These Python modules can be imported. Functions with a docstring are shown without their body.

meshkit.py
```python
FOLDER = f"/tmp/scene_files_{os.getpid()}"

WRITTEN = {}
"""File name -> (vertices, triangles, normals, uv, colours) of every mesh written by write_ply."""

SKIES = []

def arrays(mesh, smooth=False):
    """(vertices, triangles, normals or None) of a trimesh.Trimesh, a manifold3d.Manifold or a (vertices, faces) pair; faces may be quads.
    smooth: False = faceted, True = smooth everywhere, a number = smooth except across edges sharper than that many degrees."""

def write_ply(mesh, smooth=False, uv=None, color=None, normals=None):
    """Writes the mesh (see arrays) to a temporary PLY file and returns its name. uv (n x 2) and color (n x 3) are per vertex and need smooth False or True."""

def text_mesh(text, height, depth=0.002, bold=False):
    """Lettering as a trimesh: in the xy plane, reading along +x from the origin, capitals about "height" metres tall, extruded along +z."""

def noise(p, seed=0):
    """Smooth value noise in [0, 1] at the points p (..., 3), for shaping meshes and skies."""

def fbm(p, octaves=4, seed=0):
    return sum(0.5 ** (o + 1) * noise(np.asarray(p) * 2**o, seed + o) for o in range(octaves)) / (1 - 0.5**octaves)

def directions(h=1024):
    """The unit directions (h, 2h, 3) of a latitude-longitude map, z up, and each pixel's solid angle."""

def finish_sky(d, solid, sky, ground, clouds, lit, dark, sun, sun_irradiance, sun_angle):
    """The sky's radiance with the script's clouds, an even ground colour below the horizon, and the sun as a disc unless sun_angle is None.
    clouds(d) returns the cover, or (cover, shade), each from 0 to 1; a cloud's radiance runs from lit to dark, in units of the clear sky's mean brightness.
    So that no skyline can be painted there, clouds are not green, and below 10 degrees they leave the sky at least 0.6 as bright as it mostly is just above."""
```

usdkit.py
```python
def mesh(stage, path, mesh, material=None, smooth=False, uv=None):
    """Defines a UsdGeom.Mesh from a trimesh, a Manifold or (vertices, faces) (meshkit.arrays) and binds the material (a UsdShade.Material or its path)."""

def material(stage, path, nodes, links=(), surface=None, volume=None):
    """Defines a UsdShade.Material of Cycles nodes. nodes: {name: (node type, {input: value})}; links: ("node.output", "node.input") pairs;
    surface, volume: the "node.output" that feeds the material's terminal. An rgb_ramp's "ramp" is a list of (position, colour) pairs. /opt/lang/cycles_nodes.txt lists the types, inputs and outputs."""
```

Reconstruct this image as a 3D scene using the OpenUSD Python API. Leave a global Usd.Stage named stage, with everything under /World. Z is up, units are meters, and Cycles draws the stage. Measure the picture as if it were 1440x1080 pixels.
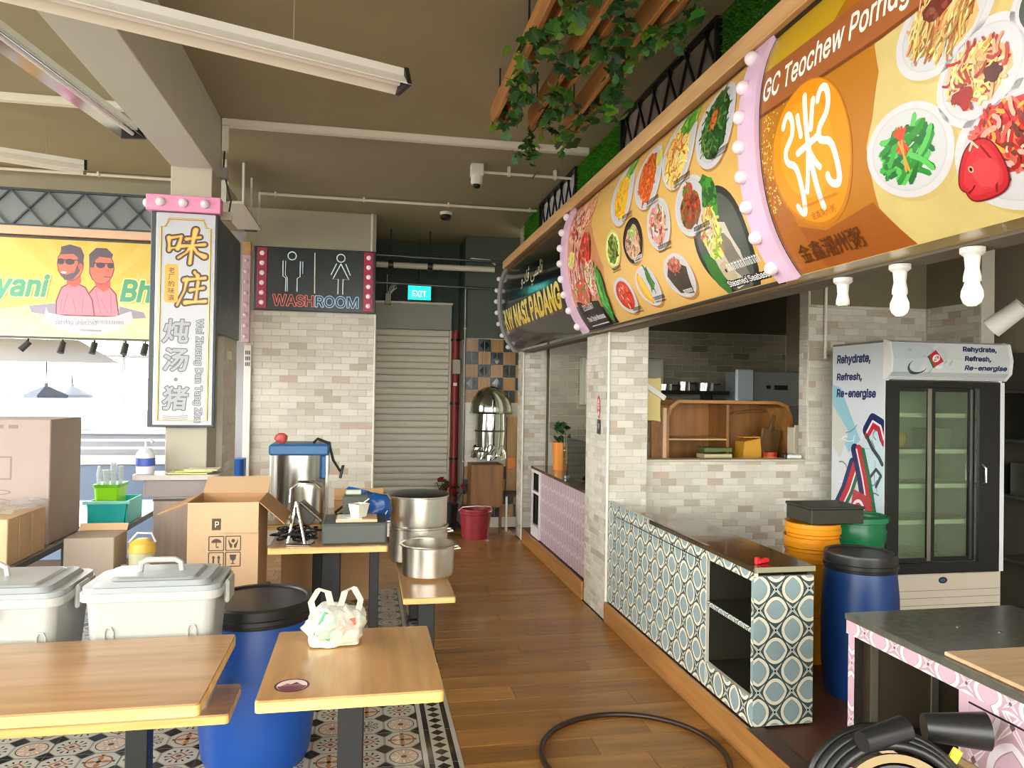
import math, random, glob
import numpy as np, trimesh, manifold3d, shapely
from shapely import affinity
from shapely.geometry import Polygon, Point, LineString, box as sbox, MultiPolygon
from shapely.ops import unary_union
from pxr import Gf, Sdf, Usd, UsdGeom, UsdLux, UsdShade, Vt
import usdkit, meshkit

stage = Usd.Stage.CreateInMemory()
UsdGeom.SetStageUpAxis(stage, "Z")
UsdGeom.SetStageMetersPerUnit(stage, 1.0)
UsdGeom.Xform.Define(stage, "/World")
UsdGeom.Scope.Define(stage, "/World/Looks")

# ------------------------------------------------------------------ camera, sky, lamps, exposure
EXPOSURE = 0.0
SKY = 2.75
SKY_COLOR = (1.0, 0.985, 0.93)
cam = UsdGeom.Camera.Define(stage, "/World/Camera")
cam.CreateHorizontalApertureAttr(36.0)
cam.CreateVerticalApertureAttr(27.0)
cam.CreateFocalLengthAttr(36.0 * 1050 / 1440)
cam.CreateClippingRangeAttr(Gf.Vec2f(0.05, 500))
cam.CreateExposureAttr(EXPOSURE)
_yaw, _pit, _rol = np.radians([11.05, 0.64, 0.9])
_F = np.array([np.sin(_yaw) * np.cos(_pit), np.cos(_yaw) * np.cos(_pit), np.sin(_pit)])
_R = np.array([np.cos(_yaw), -np.sin(_yaw), 0.0])
_U = np.cross(_R, _F)
_R2 = np.cos(_rol) * _R + np.sin(_rol) * _U
_U2 = np.cos(_rol) * _U - np.sin(_rol) * _R
_m = np.eye(4)
_m[0, :3], _m[1, :3], _m[2, :3], _m[3, :3] = _R2, _U2, -_F, (0, 0, 1.65)
cam.AddTransformOp().Set(Gf.Matrix4d(*_m.ravel().tolist()))
dome = UsdLux.DomeLight.Define(stage, "/World/Sky")
dome.CreateColorAttr(Gf.Vec3f(*SKY_COLOR))
dome.CreateIntensityAttr(SKY)


# ------------------------------------------------------------------ materials
def lin(c):
    c = np.asarray(c, float) / 255.0
    return np.where(c <= 0.04045, c / 12.92, ((c + 0.055) / 1.055) ** 2.4)


MATS = {}


def mat(name, rgb, rough=0.5, metal=0.0, vary=0.0, scale=6.0, bump=0.0, bscale=60.0, spec=0.5, coat=0.0, emit=0.0, stretch=None, alpha=None):
    """Principled with an optional procedural tone variation and fine relief."""
    if name in MATS:
        return MATS[name]
    c = lin(rgb)
    n = {"p": ("principled_bsdf", {"base_color": c, "roughness": rough, "metallic": metal, "specular_ior_level": spec, "coat_weight": coat})}
    links = []
    if emit:
        n["p"][1].update({"emission_color": c, "emission_strength": emit})
    if vary or bump:
        n["g"] = ("geometry", {})
    if vary:
        n["m"] = ("mapping", {"scale": stretch or (1, 1, 1)})
        n["n"] = ("noise_texture", {"scale": scale, "detail": 4.0, "roughness": 0.6})
        n["r"] = ("rgb_ramp", {"ramp": [(0.25, tuple(np.clip(c * (1 - vary), 0, 1))), (0.5, tuple(c)), (0.78, tuple(np.clip(c * (1 + vary), 0, 1)))]})
        links += [("g.position", "m.vector"), ("m.vector", "n.vector"), ("n.fac", "r.fac"), ("r.color", "p.base_color")]
    if bump:
        n["bn"] = ("noise_texture", {"scale": bscale, "detail": 3.0})
        n["b"] = ("bump", {"strength": bump, "distance": 0.01})
        links += [("g.position", "bn.vector"), ("bn.fac", "b.height"), ("b.normal", "p.normal")]
    MATS[name] = usdkit.material(stage, "/World/Looks/" + name, n, links, surface="p.BSDF")
    return MATS[name]


def wood(name, rgb, dark, axis="x", rough=0.35, off=0.0, scale=9.0, coat=0.0):
    if name in MATS:
        return MATS[name]
    st = {"x": (0.08, 1, 1), "y": (1, 0.08, 1), "z": (1, 1, 0.08)}[axis]
    n = {
        "g": ("geometry", {}),
        "m": ("mapping", {"scale": st, "location": (off, off * 1.7, off * 0.6)}),
        "n": ("noise_texture", {"scale": scale, "detail": 5.0, "roughness": 0.65, "distortion": 0.6}),
        "w": ("noise_texture", {"scale": scale * 5, "detail": 2.0}),
        "r": ("rgb_ramp", {"ramp": [(0.3, tuple(lin(dark))), (0.62, tuple(lin(rgb)))]}),
        "r2": ("rgb_ramp", {"ramp": [(0.35, (0.82, 0.82, 0.82)), (0.6, (1, 1, 1))]}),
        "x": ("mix", {"mix_type": "multiply", "fac": 1.0}),
        "p": ("principled_bsdf", {"roughness": rough, "coat_weight": coat, "coat_roughness": 0.15}),
    }
    MATS[name] = usdkit.material(stage, "/World/Looks/" + name, n, [("g.position", "m.vector"), ("m.vector", "n.vector"), ("m.vector", "w.vector"), ("n.fac", "r.fac"), ("w.fac", "r2.fac"), ("r.color", "x.color1"), ("r2.color", "x.color2"), ("x.color", "p.base_color")], surface="p.BSDF")
    return MATS[name]


def tint_mat(name, rough=0.4, spec=0.5, coat=0.0, emit=0.0, metal=0.0):
    """Flat print: the colour comes with the mesh."""
    if name in MATS:
        return MATS[name]
    n = {"a": ("attribute", {"attribute": "tint"}), "p": ("principled_bsdf", {"roughness": rough, "specular_ior_level": spec, "coat_weight": coat, "coat_roughness": 0.05, "metallic": metal})}
    l = [("a.color", "p.base_color")]
    if emit:
        n["p"][1]["emission_strength"] = emit
        l.append(("a.color", "p.emission_color"))
    MATS[name] = usdkit.material(stage, "/World/Looks/" + name, n, l, surface="p.BSDF")
    return MATS[name]


def pane_mat(name, tint=(0.9, 0.95, 0.93), rough=0.02, ior=1.45):
    if name in MATS:
        return MATS[name]
    n = {"t": ("transparent_bsdf", {"color": tint}), "g": ("glossy_bsdf", {"color": (1, 1, 1), "roughness": rough}), "f": ("fresnel", {"IOR": ior}), "x": ("mix_closure", {})}
    MATS[name] = usdkit.material(stage, "/World/Looks/" + name, n, [("f.fac", "x.fac"), ("t.BSDF", "x.closure1"), ("g.BSDF", "x.closure2")], surface="x.closure")
    return MATS[name]


def film_mat(name, rgb, clear=0.5, rough=0.25):
    """Thin plastic film: part see-through, part translucent, part glossy."""
    if name in MATS:
        return MATS[name]
    c = lin(rgb)
    n = {"t": ("transparent_bsdf", {"color": (0.95, 0.95, 0.95)}), "d": ("principled_bsdf", {"base_color": c, "roughness": rough}), "l": ("translucent_bsdf", {"color": c}), "a": ("mix_closure", {"fac": 0.4}), "x": ("mix_closure", {"fac": 1 - clear})}
    MATS[name] = usdkit.material(stage, "/World/Looks/" + name, n, [("d.BSDF", "a.closure1"), ("l.BSDF", "a.closure2"), ("t.BSDF", "x.closure1"), ("a.closure", "x.closure2")], surface="x.closure")
    return MATS[name]


def leaf_mat(name, rgb):
    if name in MATS:
        return MATS[name]
    c = lin(rgb)
    n = {"d": ("principled_bsdf", {"base_color": c, "roughness": 0.4}), "l": ("translucent_bsdf", {"color": np.clip(c * 1.5, 0, 1)}), "x": ("mix_closure", {"fac": 0.3})}
    MATS[name] = usdkit.material(stage, "/World/Looks/" + name, n, [("d.BSDF", "x.closure1"), ("l.BSDF", "x.closure2")], surface="x.closure")
    return MATS[name]


# ------------------------------------------------------------------ shapes
def join(ms):
    return trimesh.util.concatenate([trimesh.Trimesh(m[0], m[1], process=False) if isinstance(m, tuple) else m for m in ms])


def bx(x0, x1, y0, y1, z0, z1):
    x0, x1 = sorted((x0, x1)); y0, y1 = sorted((y0, y1)); z0, z1 = sorted((z0, z1))
    v = np.array([[x, y, z] for x in (x0, x1) for y in (y0, y1) for z in (z0, z1)], float)
    f = [[0, 1, 3], [0, 3, 2], [4, 6, 7], [4, 7, 5], [0, 4, 5], [0, 5, 1], [2, 3, 7], [2, 7, 6], [0, 2, 6], [0, 6, 4], [1, 5, 7], [1, 7, 3]]
    return trimesh.Trimesh(v, np.array(f), process=False)


def hull(pts):
    m = manifold3d.Manifold.hull_points(np.asarray(pts, float)).to_mesh()
    return trimesh.Trimesh(m.vert_properties[:, :3], m.tri_verts, process=False)


def cbx(x0, x1, y0, y1, z0, z1, r=0.005):
    """A box with chamfered edges."""
    x0, x1 = sorted((x0, x1)); y0, y1 = sorted((y0, y1)); z0, z1 = sorted((z0, z1))
    r = min(r, (x1 - x0) * 0.45, (y1 - y0) * 0.45, (z1 - z0) * 0.45)
    p = []
    for x, sx in ((x0, 1), (x1, -1)):
        for y, sy in ((y0, 1), (y1, -1)):
            for z, sz in ((z0, 1), (z1, -1)):
                p += [[x, y + sy * r, z + sz * r], [x + sx * r, y, z + sz * r], [x + sx * r, y + sy * r, z]]
    return hull(p)


def rbx(x0, x1, y0, y1, z0, z1, r=0.03, taper=0.0, n=5):
    """A box with rounded upright edges, narrower at the foot by taper."""
    p = []
    for z, t in ((z0, taper), (z1, 0.0)):
        for cx, cy, a0 in ((x1 - r - t, y1 - r - t, 0), (x0 + r + t, y1 - r - t, 90), (x0 + r + t, y0 + r + t, 180), (x1 - r - t, y0 + r + t, 270)):
            for k in range(n + 1):
                a = math.radians(a0 + 90 * k / n)
                p.append([cx + r * math.cos(a), cy + r * math.sin(a), z])
    return hull(p)


def tube(pts, r, n=8, closed=False):
    p = np.asarray(pts, float)
    rr = np.broadcast_to(np.asarray(r, float), (len(p),))
    if closed:
        t = np.roll(p, -1, 0) - np.roll(p, 1, 0)
    else:
        t = np.gradient(p, axis=0)
    t /= np.linalg.norm(t, axis=1, keepdims=True) + 1e-12
    a = np.zeros_like(p)
    ref = np.array([0, 0, 1.0]) if abs(t[0, 2]) < 0.9 else np.array([1.0, 0, 0])
    for i in range(len(p)):
        ref = ref - t[i] * (ref @ t[i])
        if np.linalg.norm(ref) < 1e-6:
            ref = np.cross(t[i], [1, 0.3, 0.2])
        ref = ref / np.linalg.norm(ref)
        a[i] = ref
    b = np.cross(t, a)
    ang = np.arange(n) * 2 * np.pi / n
    v = p[:, None] + rr[:, None, None] * (np.cos(ang)[None, :, None] * a[:, None] + np.sin(ang)[None, :, None] * b[:, None])
    v = v.reshape(-1, 3)
    f = []
    m = len(p)
    for i in range(m if closed else m - 1):
        k = (i + 1) % m
        for j in range(n):
            q = (j + 1) % n
            f += [[i * n + j, i * n + q, k * n + q], [i * n + j, k * n + q, k * n + j]]
    if not closed:
        v = np.vstack([v, p[0], p[-1]])
        for j in range(n):
            q = (j + 1) % n
            f += [[m * n, q, j], [m * n + 1, (m - 1) * n + j, (m - 1) * n + q]]
    return trimesh.Trimesh(v, np.array(f), process=False)


def cyl(p0, p1, r0, r1=None, n=16):
    return tube([p0, p1], [r0, r0 if r1 is None else r1], n)


def lathe(prof, c=(0, 0, 0), n=32, axis="z"):
    """prof: (radius, height) from foot to top; closed where a radius is 0."""
    v, rows = [], []
    for r, z in prof:
        if r < 1e-6:
            rows.append([len(v)]); v.append([0, 0, z])
        else:
            rows.append(list(range(len(v), len(v) + n)))
            v += [[r * math.cos(2 * math.pi * k / n), r * math.sin(2 * math.pi * k / n), z] for k in range(n)]
    f = []
    for A, B in zip(rows, rows[1:]):
        for k in range(n):
            q = (k + 1) % n
            if len(A) == 1 and len(B) == 1:
                continue
            if len(A) == 1:
                f.append([A[0], B[q], B[k]])
            elif len(B) == 1:
                f.append([A[k], A[q], B[0]])
            else:
                f += [[A[k], A[q], B[q]], [A[k], B[q], B[k]]]
    v = np.array(v, float)
    if axis == "y":
        v = v[:, [0, 2, 1]] * [1, 1, 1]; f = [t[::-1] for t in f]
    elif axis == "x":
        v = v[:, [2, 0, 1]]
    return trimesh.Trimesh(v + np.asarray(c, float), np.array(f), process=False)


def ellip(c, r, sub=2):
    m = trimesh.creation.icosphere(sub, 1.0)
    return trimesh.Trimesh(m.vertices * np.asarray(r, float) + np.asarray(c, float), m.faces, process=False)


def polys(g):
    if g.is_empty:
        return []
    if g.geom_type == "Polygon":
        return [g]
    return [p for p in getattr(g, "geoms", []) if p.geom_type == "Polygon" and p.area > 1e-9]


def prism(shape, depth, fn):
    """Extrudes a flat shape; fn(v) takes (n,3) points u, v, w to the world."""
    ms = []
    for g in polys(shape):
        m = trimesh.creation.extrude_polygon(g, depth, engine="earcut")
        ms.append(trimesh.Trimesh(fn(np.array(m.vertices)), m.faces, process=False))
    return join(ms)


def rotz(m, deg, c=(0, 0, 0)):
    a = math.radians(deg)
    R = np.array([[math.cos(a), -math.sin(a), 0], [math.sin(a), math.cos(a), 0], [0, 0, 1]])
    return trimesh.Trimesh((np.array(m.vertices) - c) @ R.T + c, m.faces, process=False)


def rot(m, R, c):
    return trimesh.Trimesh((np.array(m.vertices) - c) @ np.asarray(R).T + c, m.faces, process=False)


def Rx(d):
    a = math.radians(d); return np.array([[1, 0, 0], [0, math.cos(a), -math.sin(a)], [0, math.sin(a), math.cos(a)]])


def Ry(d):
    a = math.radians(d); return np.array([[math.cos(a), 0, math.sin(a)], [0, 1, 0], [-math.sin(a), 0, math.cos(a)]])


def Rz(d):
    a = math.radians(d); return np.array([[math.cos(a), -math.sin(a), 0], [math.sin(a), math.cos(a), 0], [0, 0, 1]])


def crumple(m, amp, sc, seed=0, sub=0):
    for _ in range(sub):
        m = m.subdivide()
    v = np.array(m.vertices)
    d = np.stack([meshkit.fbm(v * sc + 10 * k, 3, seed + k) - 0.5 for k in range(3)], 1)
    return trimesh.Trimesh(v + d * amp * 2, m.faces, process=False)


# ------------------------------------------------------------------ things
USED = {}


def uniq(parent, name):
    k = USED.setdefault(parent, {})
    n = k.get(name, 0)
    k[name] = n + 1
    return name if n == 0 else f"{name}_{n:03d}"


THINGS = []


class Thing:
    def __init__(s, name, label=None, cat=None, group=None, kind=None):
        s.name, s.label, s.cat, s.group, s.kind = uniq("", name), label, cat, group, kind
        s.parts, s.copies, s.base = [], [], None
        THINGS.append(s)

    def part(s, name, mesh, m, under=None, label=None, smooth=30, kind=None, tint=None):
        s.parts.append([uniq((s.name, under), name), mesh, m, under, label, smooth, kind, tint])
        return len(s.parts) - 1

    def copy(s, dx, dy, dz, rz, label):
        s.copies.append((dx, dy, dz, rz, label))


def setdata(p, **kw):
    for k, v in kw.items():
        if v:
            p.SetCustomDataByKey(k, v)


def put_mesh(path, mesh, m, smooth, tint, base):
    if isinstance(mesh, tuple):
        mesh = trimesh.Trimesh(mesh[0], mesh[1], process=False)
    mesh = trimesh.Trimesh(np.array(mesh.vertices) - base, np.array(mesh.faces), process=False)
    u = usdkit.mesh(stage, path, mesh, m, smooth=False if tint is not None else smooth)
    if tint is not None:
        UsdGeom.PrimvarsAPI(u).CreatePrimvar("tint", Sdf.ValueTypeNames.Color3fArray, "vertex").Set(Vt.Vec3fArray.FromNumpy(np.asarray(tint, np.float32)))
    u.CreateDoubleSidedAttr(True)
    return u.GetPrim()


def flush():
    for t in THINGS:
        path = "/World/" + t.name
        if not t.parts:
            continue
        if len(t.parts) == 1 and not t.copies:
            n, mesh, m, under, label, smooth, kind, tint = t.parts[0]
            p = put_mesh(path, mesh, m, smooth, tint, np.zeros(3))
            setdata(p, label=t.label, category=t.cat, group=t.group, kind=t.kind or kind)
            continue
        lo = np.min([np.array(q[1].vertices if not isinstance(q[1], tuple) else q[1][0]).min(0) for q in t.parts], 0)
        hi = np.max([np.array(q[1].vertices if not isinstance(q[1], tuple) else q[1][0]).max(0) for q in t.parts], 0)
        base = np.array([(lo[0] + hi[0]) / 2, (lo[1] + hi[1]) / 2, lo[2]]) if t.base is None else np.asarray(t.base, float)
        x = UsdGeom.Xform.Define(stage, path)
        x.AddTranslateOp().Set(Gf.Vec3d(*base.tolist()))
        setdata(x.GetPrim(), label=t.label, category=t.cat, group=t.group, kind=t.kind)
        paths = []
        for n, mesh, m, under, label, smooth, kind, tint in t.parts:
            pp = (path if under is None else paths[under]) + "/" + n
            p = put_mesh(pp, mesh, m, smooth, tint, base)
            setdata(p, label=label, kind=kind)
            paths.append(pp)
        for dx, dy, dz, rz, label in t.copies:
            import re
            r = UsdGeom.Xform.Define(stage, "/World/" + uniq("", re.sub(r"_\d{3}$", "", t.name)))
            r.AddTranslateOp().Set(Gf.Vec3d(base[0] + dx, base[1] + dy, base[2] + dz))
            if rz:
                r.AddRotateZOp().Set(rz)
            r.GetPrim().GetReferences().AddInternalReference(path)
            # the reference brings the source's ops; ours are stronger
            r.GetPrim().SetInstanceable(True)
            setdata(r.GetPrim(), label=label, category=t.cat, group=t.group)


def one(name, mesh, m, label, cat, group=None, kind=None, smooth=30, tint=None):
    t = Thing(name, label, cat, group, kind)
    t.part("body", mesh, m, smooth=smooth, tint=tint)
    return t


def struct(name, mesh, m, smooth=False):
    t = Thing(name, None, None, None, "structure")
    t.part("surface", mesh, m, smooth=smooth)
    return t


# ------------------------------------------------------------------ print and lettering
FONT_DIR = glob.glob("/opt/blender-*/*/datafiles/fonts")
_FONTS = {}


def text_shape(text, font="Inter", bold=0):
    """Lettering as a flat shape, one unit high capitals, from the fonts that meshkit uses."""
    from PIL import Image, ImageDraw, ImageFont
    key = (text, font, bold)
    if key in _FONTS:
        return _FONTS[key]
    file = {"Inter": "Inter.woff2", "CJK": "Noto Sans CJK Regular.woff2", "Arabic": "NotoSansArabic-VariableFont_wdth,wght.woff2"}[font]
    if font not in _FONTS:
        try:
            _FONTS[font] = ImageFont.truetype(FONT_DIR[0] + "/" + file, 96)
        except Exception:
            _FONTS[font] = ImageFont.truetype(FONT_DIR[0] + "/Inter.woff2", 96)
    f = _FONTS[font]
    x0, y0, x1, y1 = f.getbbox(text, anchor="ls", stroke_width=bold)
    im = Image.new("L", (x1 - x0 + 8, y1 - y0 + 8))
    ImageDraw.Draw(im).text((4 - x0, 4 - y0), text, 255, f, anchor="ls", stroke_width=bold)
    on = np.pad(np.asarray(im) > 127, ((0, 0), (1, 1))).astype(np.int8)
    rows, starts = np.nonzero(np.diff(on, axis=1) == 1)
    ends = np.nonzero(np.diff(on, axis=1) == -1)[1]
    sh = shapely.union_all(shapely.box(starts, -rows - 1, ends, -rows)).buffer(0.6).buffer(-0.6).simplify(0.8)
    _FONTS[key] = affinity.scale(sh, 1 / 70.0, 1 / 70.0, origin=(0, 0))
    return _FONTS[key]


def fit(g, x0, y0, x1, y1, slant=0.0):
    """Stretches a shape onto a box."""
    if slant:
        g = affinity.skew(g, xs=slant)
    a, b, c, d = g.bounds
    return affinity.affine_transform(g, [(x1 - x0) / (c - a), 0, 0, (y1 - y0) / (d - b), x0 - a * (x1 - x0) / (c - a), y0 - b * (y1 - y0) / (d - b)])


def ell(cx, cy, rx, ry, rot_=0, n=28):
    p = Polygon([(rx * math.cos(2 * math.pi * k / n), ry * math.sin(2 * math.pi * k / n)) for k in range(n)])
    return affinity.translate(affinity.rotate(p, rot_, origin=(0, 0)), cx, cy)


class Print:
    """Flat print on a surface: coloured shapes in the surface's own metres (u, v), laid on by fn(u, v, lift)."""

    def __init__(s, fn, clip=None, strip=None, base=0.0003):
        s.fn, s.clip, s.strip, s.base = fn, clip, strip, base
        s.V, s.F, s.C, s.n, s.k = [], [], [], 0, 0

    def add(s, shape, rgb, lift=None):
        if s.clip is not None:
            shape = shape.intersection(s.clip)
        if lift is None:
            s.k += 1
            lift = s.base + 2.5e-5 * s.k
        gs = polys(shape)
        if s.strip:
            cut = []
            for g in gs:
                a, b, c, d = g.bounds
                if d - b > s.strip:
                    for j in range(int(math.floor(b / s.strip)), int(math.ceil(d / s.strip))):
                        cut += polys(g.intersection(sbox(a - 1, j * s.strip, c + 1, (j + 1) * s.strip)))
                else:
                    cut.append(g)
            gs = cut
        for g in gs:
            try:
                v, f = trimesh.creation.triangulate_polygon(g, engine="earcut")
            except Exception:
                continue
            if len(f) == 0:
                continue
            used, f = np.unique(np.asarray(f), return_inverse=True)
            v, f = np.asarray(v)[used], f.reshape(-1, 3)
            w = s.fn(v[:, 0], v[:, 1], np.full(len(v), lift))
            s.V.append(w); s.F.append(np.asarray(f) + s.n); s.n += len(v)
            s.C.append(np.broadcast_to(lin(rgb), (len(v), 3)))

    def at(s, k):
        s.k = k

    def mesh(s):
        return (np.vstack(s.V), np.vstack(s.F)), np.vstack(s.C)


def flat(o, u, v, w):
    o, u, v, w = (np.asarray(q, float) for q in (o, u, v, w))
    return lambda a, b, c: o + np.outer(a, u) + np.outer(b, v) + np.outer(c, w)


def laid(t, P, m, name="print", under=None, label=None):
    (v, f), c = P.mesh()
    return t.part(name, (v, f), m, under=under, label=label, smooth=False, tint=c)


PRINT = tint_mat("print_satin", rough=0.35)
PRINT_GLOSS = tint_mat("print_gloss", rough=0.12, coat=0.5)
PRINT_MATT = tint_mat("print_matt", rough=0.7)


def bricks(t, u0, u1, v0, v1, fn, mats, bw=0.2, bh=0.066, gap=0.003, proud=0.002, holes=(), seed=1, under=None, name="brick", limit=295):
    """Separate bricks on a wall: each its own mesh with sloped edges. fn(u, v, w) -> points."""
    rng = random.Random(seed)
    r, v = 0, v0
    spill = {}
    count = sum(1 for q in t.parts if q[0].startswith(name))
    while v < v1 - 0.01:
        vt = min(v + bh, v1)
        u = u0 - (bw / 2 if r % 2 else 0)
        while u < u1 - 0.005:
            a, b = max(u, u0) + gap / 2, min(u + bw, u1) - gap / 2
            c, d = v + gap / 2, vt - gap / 2
            ok = b - a > 0.012 and d - c > 0.01 and not any(a < h[1] - 0.003 and b > h[0] + 0.003 and c < h[3] - 0.003 and d > h[2] + 0.003 for h in holes)
            if ok:
                e = 0.002
                p = proud + rng.uniform(-0.0008, 0.0008)
                uu = np.array([a, b, b, a, a + e, b - e, b - e, a + e]); vv = np.array([c, c, d, d, c + e, c + e, d - e, d - e])
                ww = np.array([0, 0, 0, 0, p, p, p, p])
                f = np.array([[4, 5, 6], [4, 6, 7], [0, 1, 5], [0, 5, 4], [1, 2, 6], [1, 6, 5], [2, 3, 7], [2, 7, 6], [3, 0, 4], [3, 4, 7]])
                k = rng.choices(range(len(mats)), weights=[10, 10, 9, 2, 1.5, 0.8][: len(mats)])[0]
                if count < limit:
                    t.part(name, (fn(uu, vv, ww), f), mats[k], under=under, smooth=False)
                    count += 1
                else:
                    spill.setdefault(k, []).append((fn(uu, vv, ww), f))
            u += bw
        v += bh
        r += 1
    for k, ms in spill.items():
        t.part("further_bricks", join(ms), mats[k], under=under, smooth=False, kind="stuff")
# ------------------------------------------------------------------ common looks
M_CEIL = mat("ceiling_paint", (158, 150, 120), 0.75, vary=0.05, scale=1.5)
M_WALLP = mat("wall_paint", (168, 160, 138), 0.8, vary=0.04, scale=2)
M_DARKWALL = mat("dark_green_paint", (62, 76, 70), 0.7)
M_WHITE = mat("white_plastic", (232, 232, 226), 0.4)
M_WHITEM = mat("white_metal", (226, 226, 218), 0.35)
M_BLACK = mat("black_metal", (24, 25, 25), 0.4)
M_BLACKP = mat("black_plastic", (30, 31, 32), 0.35)
M_STEEL = mat("brushed_steel", (190, 190, 184), 0.25, metal=1.0, vary=0.06, scale=14, stretch=(1, 1, 0.05))
M_STEELD = mat("dull_steel", (120, 124, 120), 0.38, metal=1.0, vary=0.1, scale=8)
M_ALU = mat("aluminium_pot", (226, 222, 208), 0.32, metal=1.0, vary=0.08, scale=20, stretch=(0.2, 0.2, 1))
M_GROUT = mat("grout", (198, 194, 180), 0.9)
BRICK = [mat("tile_brick_cream", (206, 202, 188), 0.35, vary=0.06, scale=14, stretch=(0.3, 0.3, 3)),
         mat("tile_brick_pale", (216, 212, 200), 0.35, vary=0.07, scale=12, stretch=(0.3, 0.3, 3)),
         mat("tile_brick_ivory", (200, 196, 182), 0.35, vary=0.07, scale=15, stretch=(0.3, 0.3, 3)),
         mat("tile_brick_grey", (186, 180, 164), 0.38, vary=0.08, scale=12, stretch=(0.3, 0.3, 3)),
         mat("tile_brick_taupe", (178, 168, 148), 0.38, vary=0.08, scale=13, stretch=(0.3, 0.3, 3)),
         mat("tile_brick_rose", (190, 170, 152), 0.38, vary=0.08, scale=13, stretch=(0.3, 0.3, 3))]
M_PLATF = mat("platform_tile", (92, 52, 36), 0.45, vary=0.12, scale=5)
M_SLAB = mat("floor_slab", (90, 66, 46), 0.6)
WOODF = [wood("floor_wood_%d" % i, c, d, "x", 0.36, 3.1 * i, 7, coat=0.15) for i, (c, d) in enumerate([((170, 120, 58), (132, 90, 40)), ((162, 112, 52), (124, 84, 36)), ((178, 128, 64), (140, 96, 44)), ((166, 116, 58), (122, 82, 36))])]
M_KICK = wood("kick_wood", (184, 132, 72), (140, 92, 44), "y", 0.35, 1.3, 6, coat=0.2)

# ------------------------------------------------------------------ floor
fl = Thing("floor", kind="structure")
fl.part("floor_base", bx(-9, 5, -4, 11, -0.12, -0.012), M_SLAB)
rng = random.Random(3)


def planks(x0, x1, y0, y1, w, seed):
    r = random.Random(seed)
    y = y0
    while y < y1 - 0.01:
        yt = min(y + w, y1)
        x = x0
        first = r.uniform(0.35, 1.0)
        while x < x1 - 0.01:
            xe = x + first
            first = r.uniform(0.8, 1.25)
            if x1 - xe < 0.25:
                xe = x1
            xe = min(xe, x1)
            fl.part("floor_plank", cbx(x + 0.0012, xe - 0.0012, y + 0.0012, yt - 0.0012, -0.012, 0, 0.0015), WOODF[r.randrange(4)], smooth=False)
            x = xe
        y = yt


planks(0.455, 1.72, 0.6, 9.0, 0.168, 5)
planks(-1.25, 0.455, 6.3, 8.2, 0.19, 6)
fl.part("floor_slab", bx(-9, -1.25, 6.3, 11, -0.012, 0), M_SLAB, smooth=False)
fl.part("floor_slab", bx(-9, -3.36, -4, 6.3, -0.012, 0), M_SLAB, smooth=False)

# patterned tiles: print on separate tiles
CR, BK, BR = (184, 180, 168), (34, 35, 36), (150, 104, 70)


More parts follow.
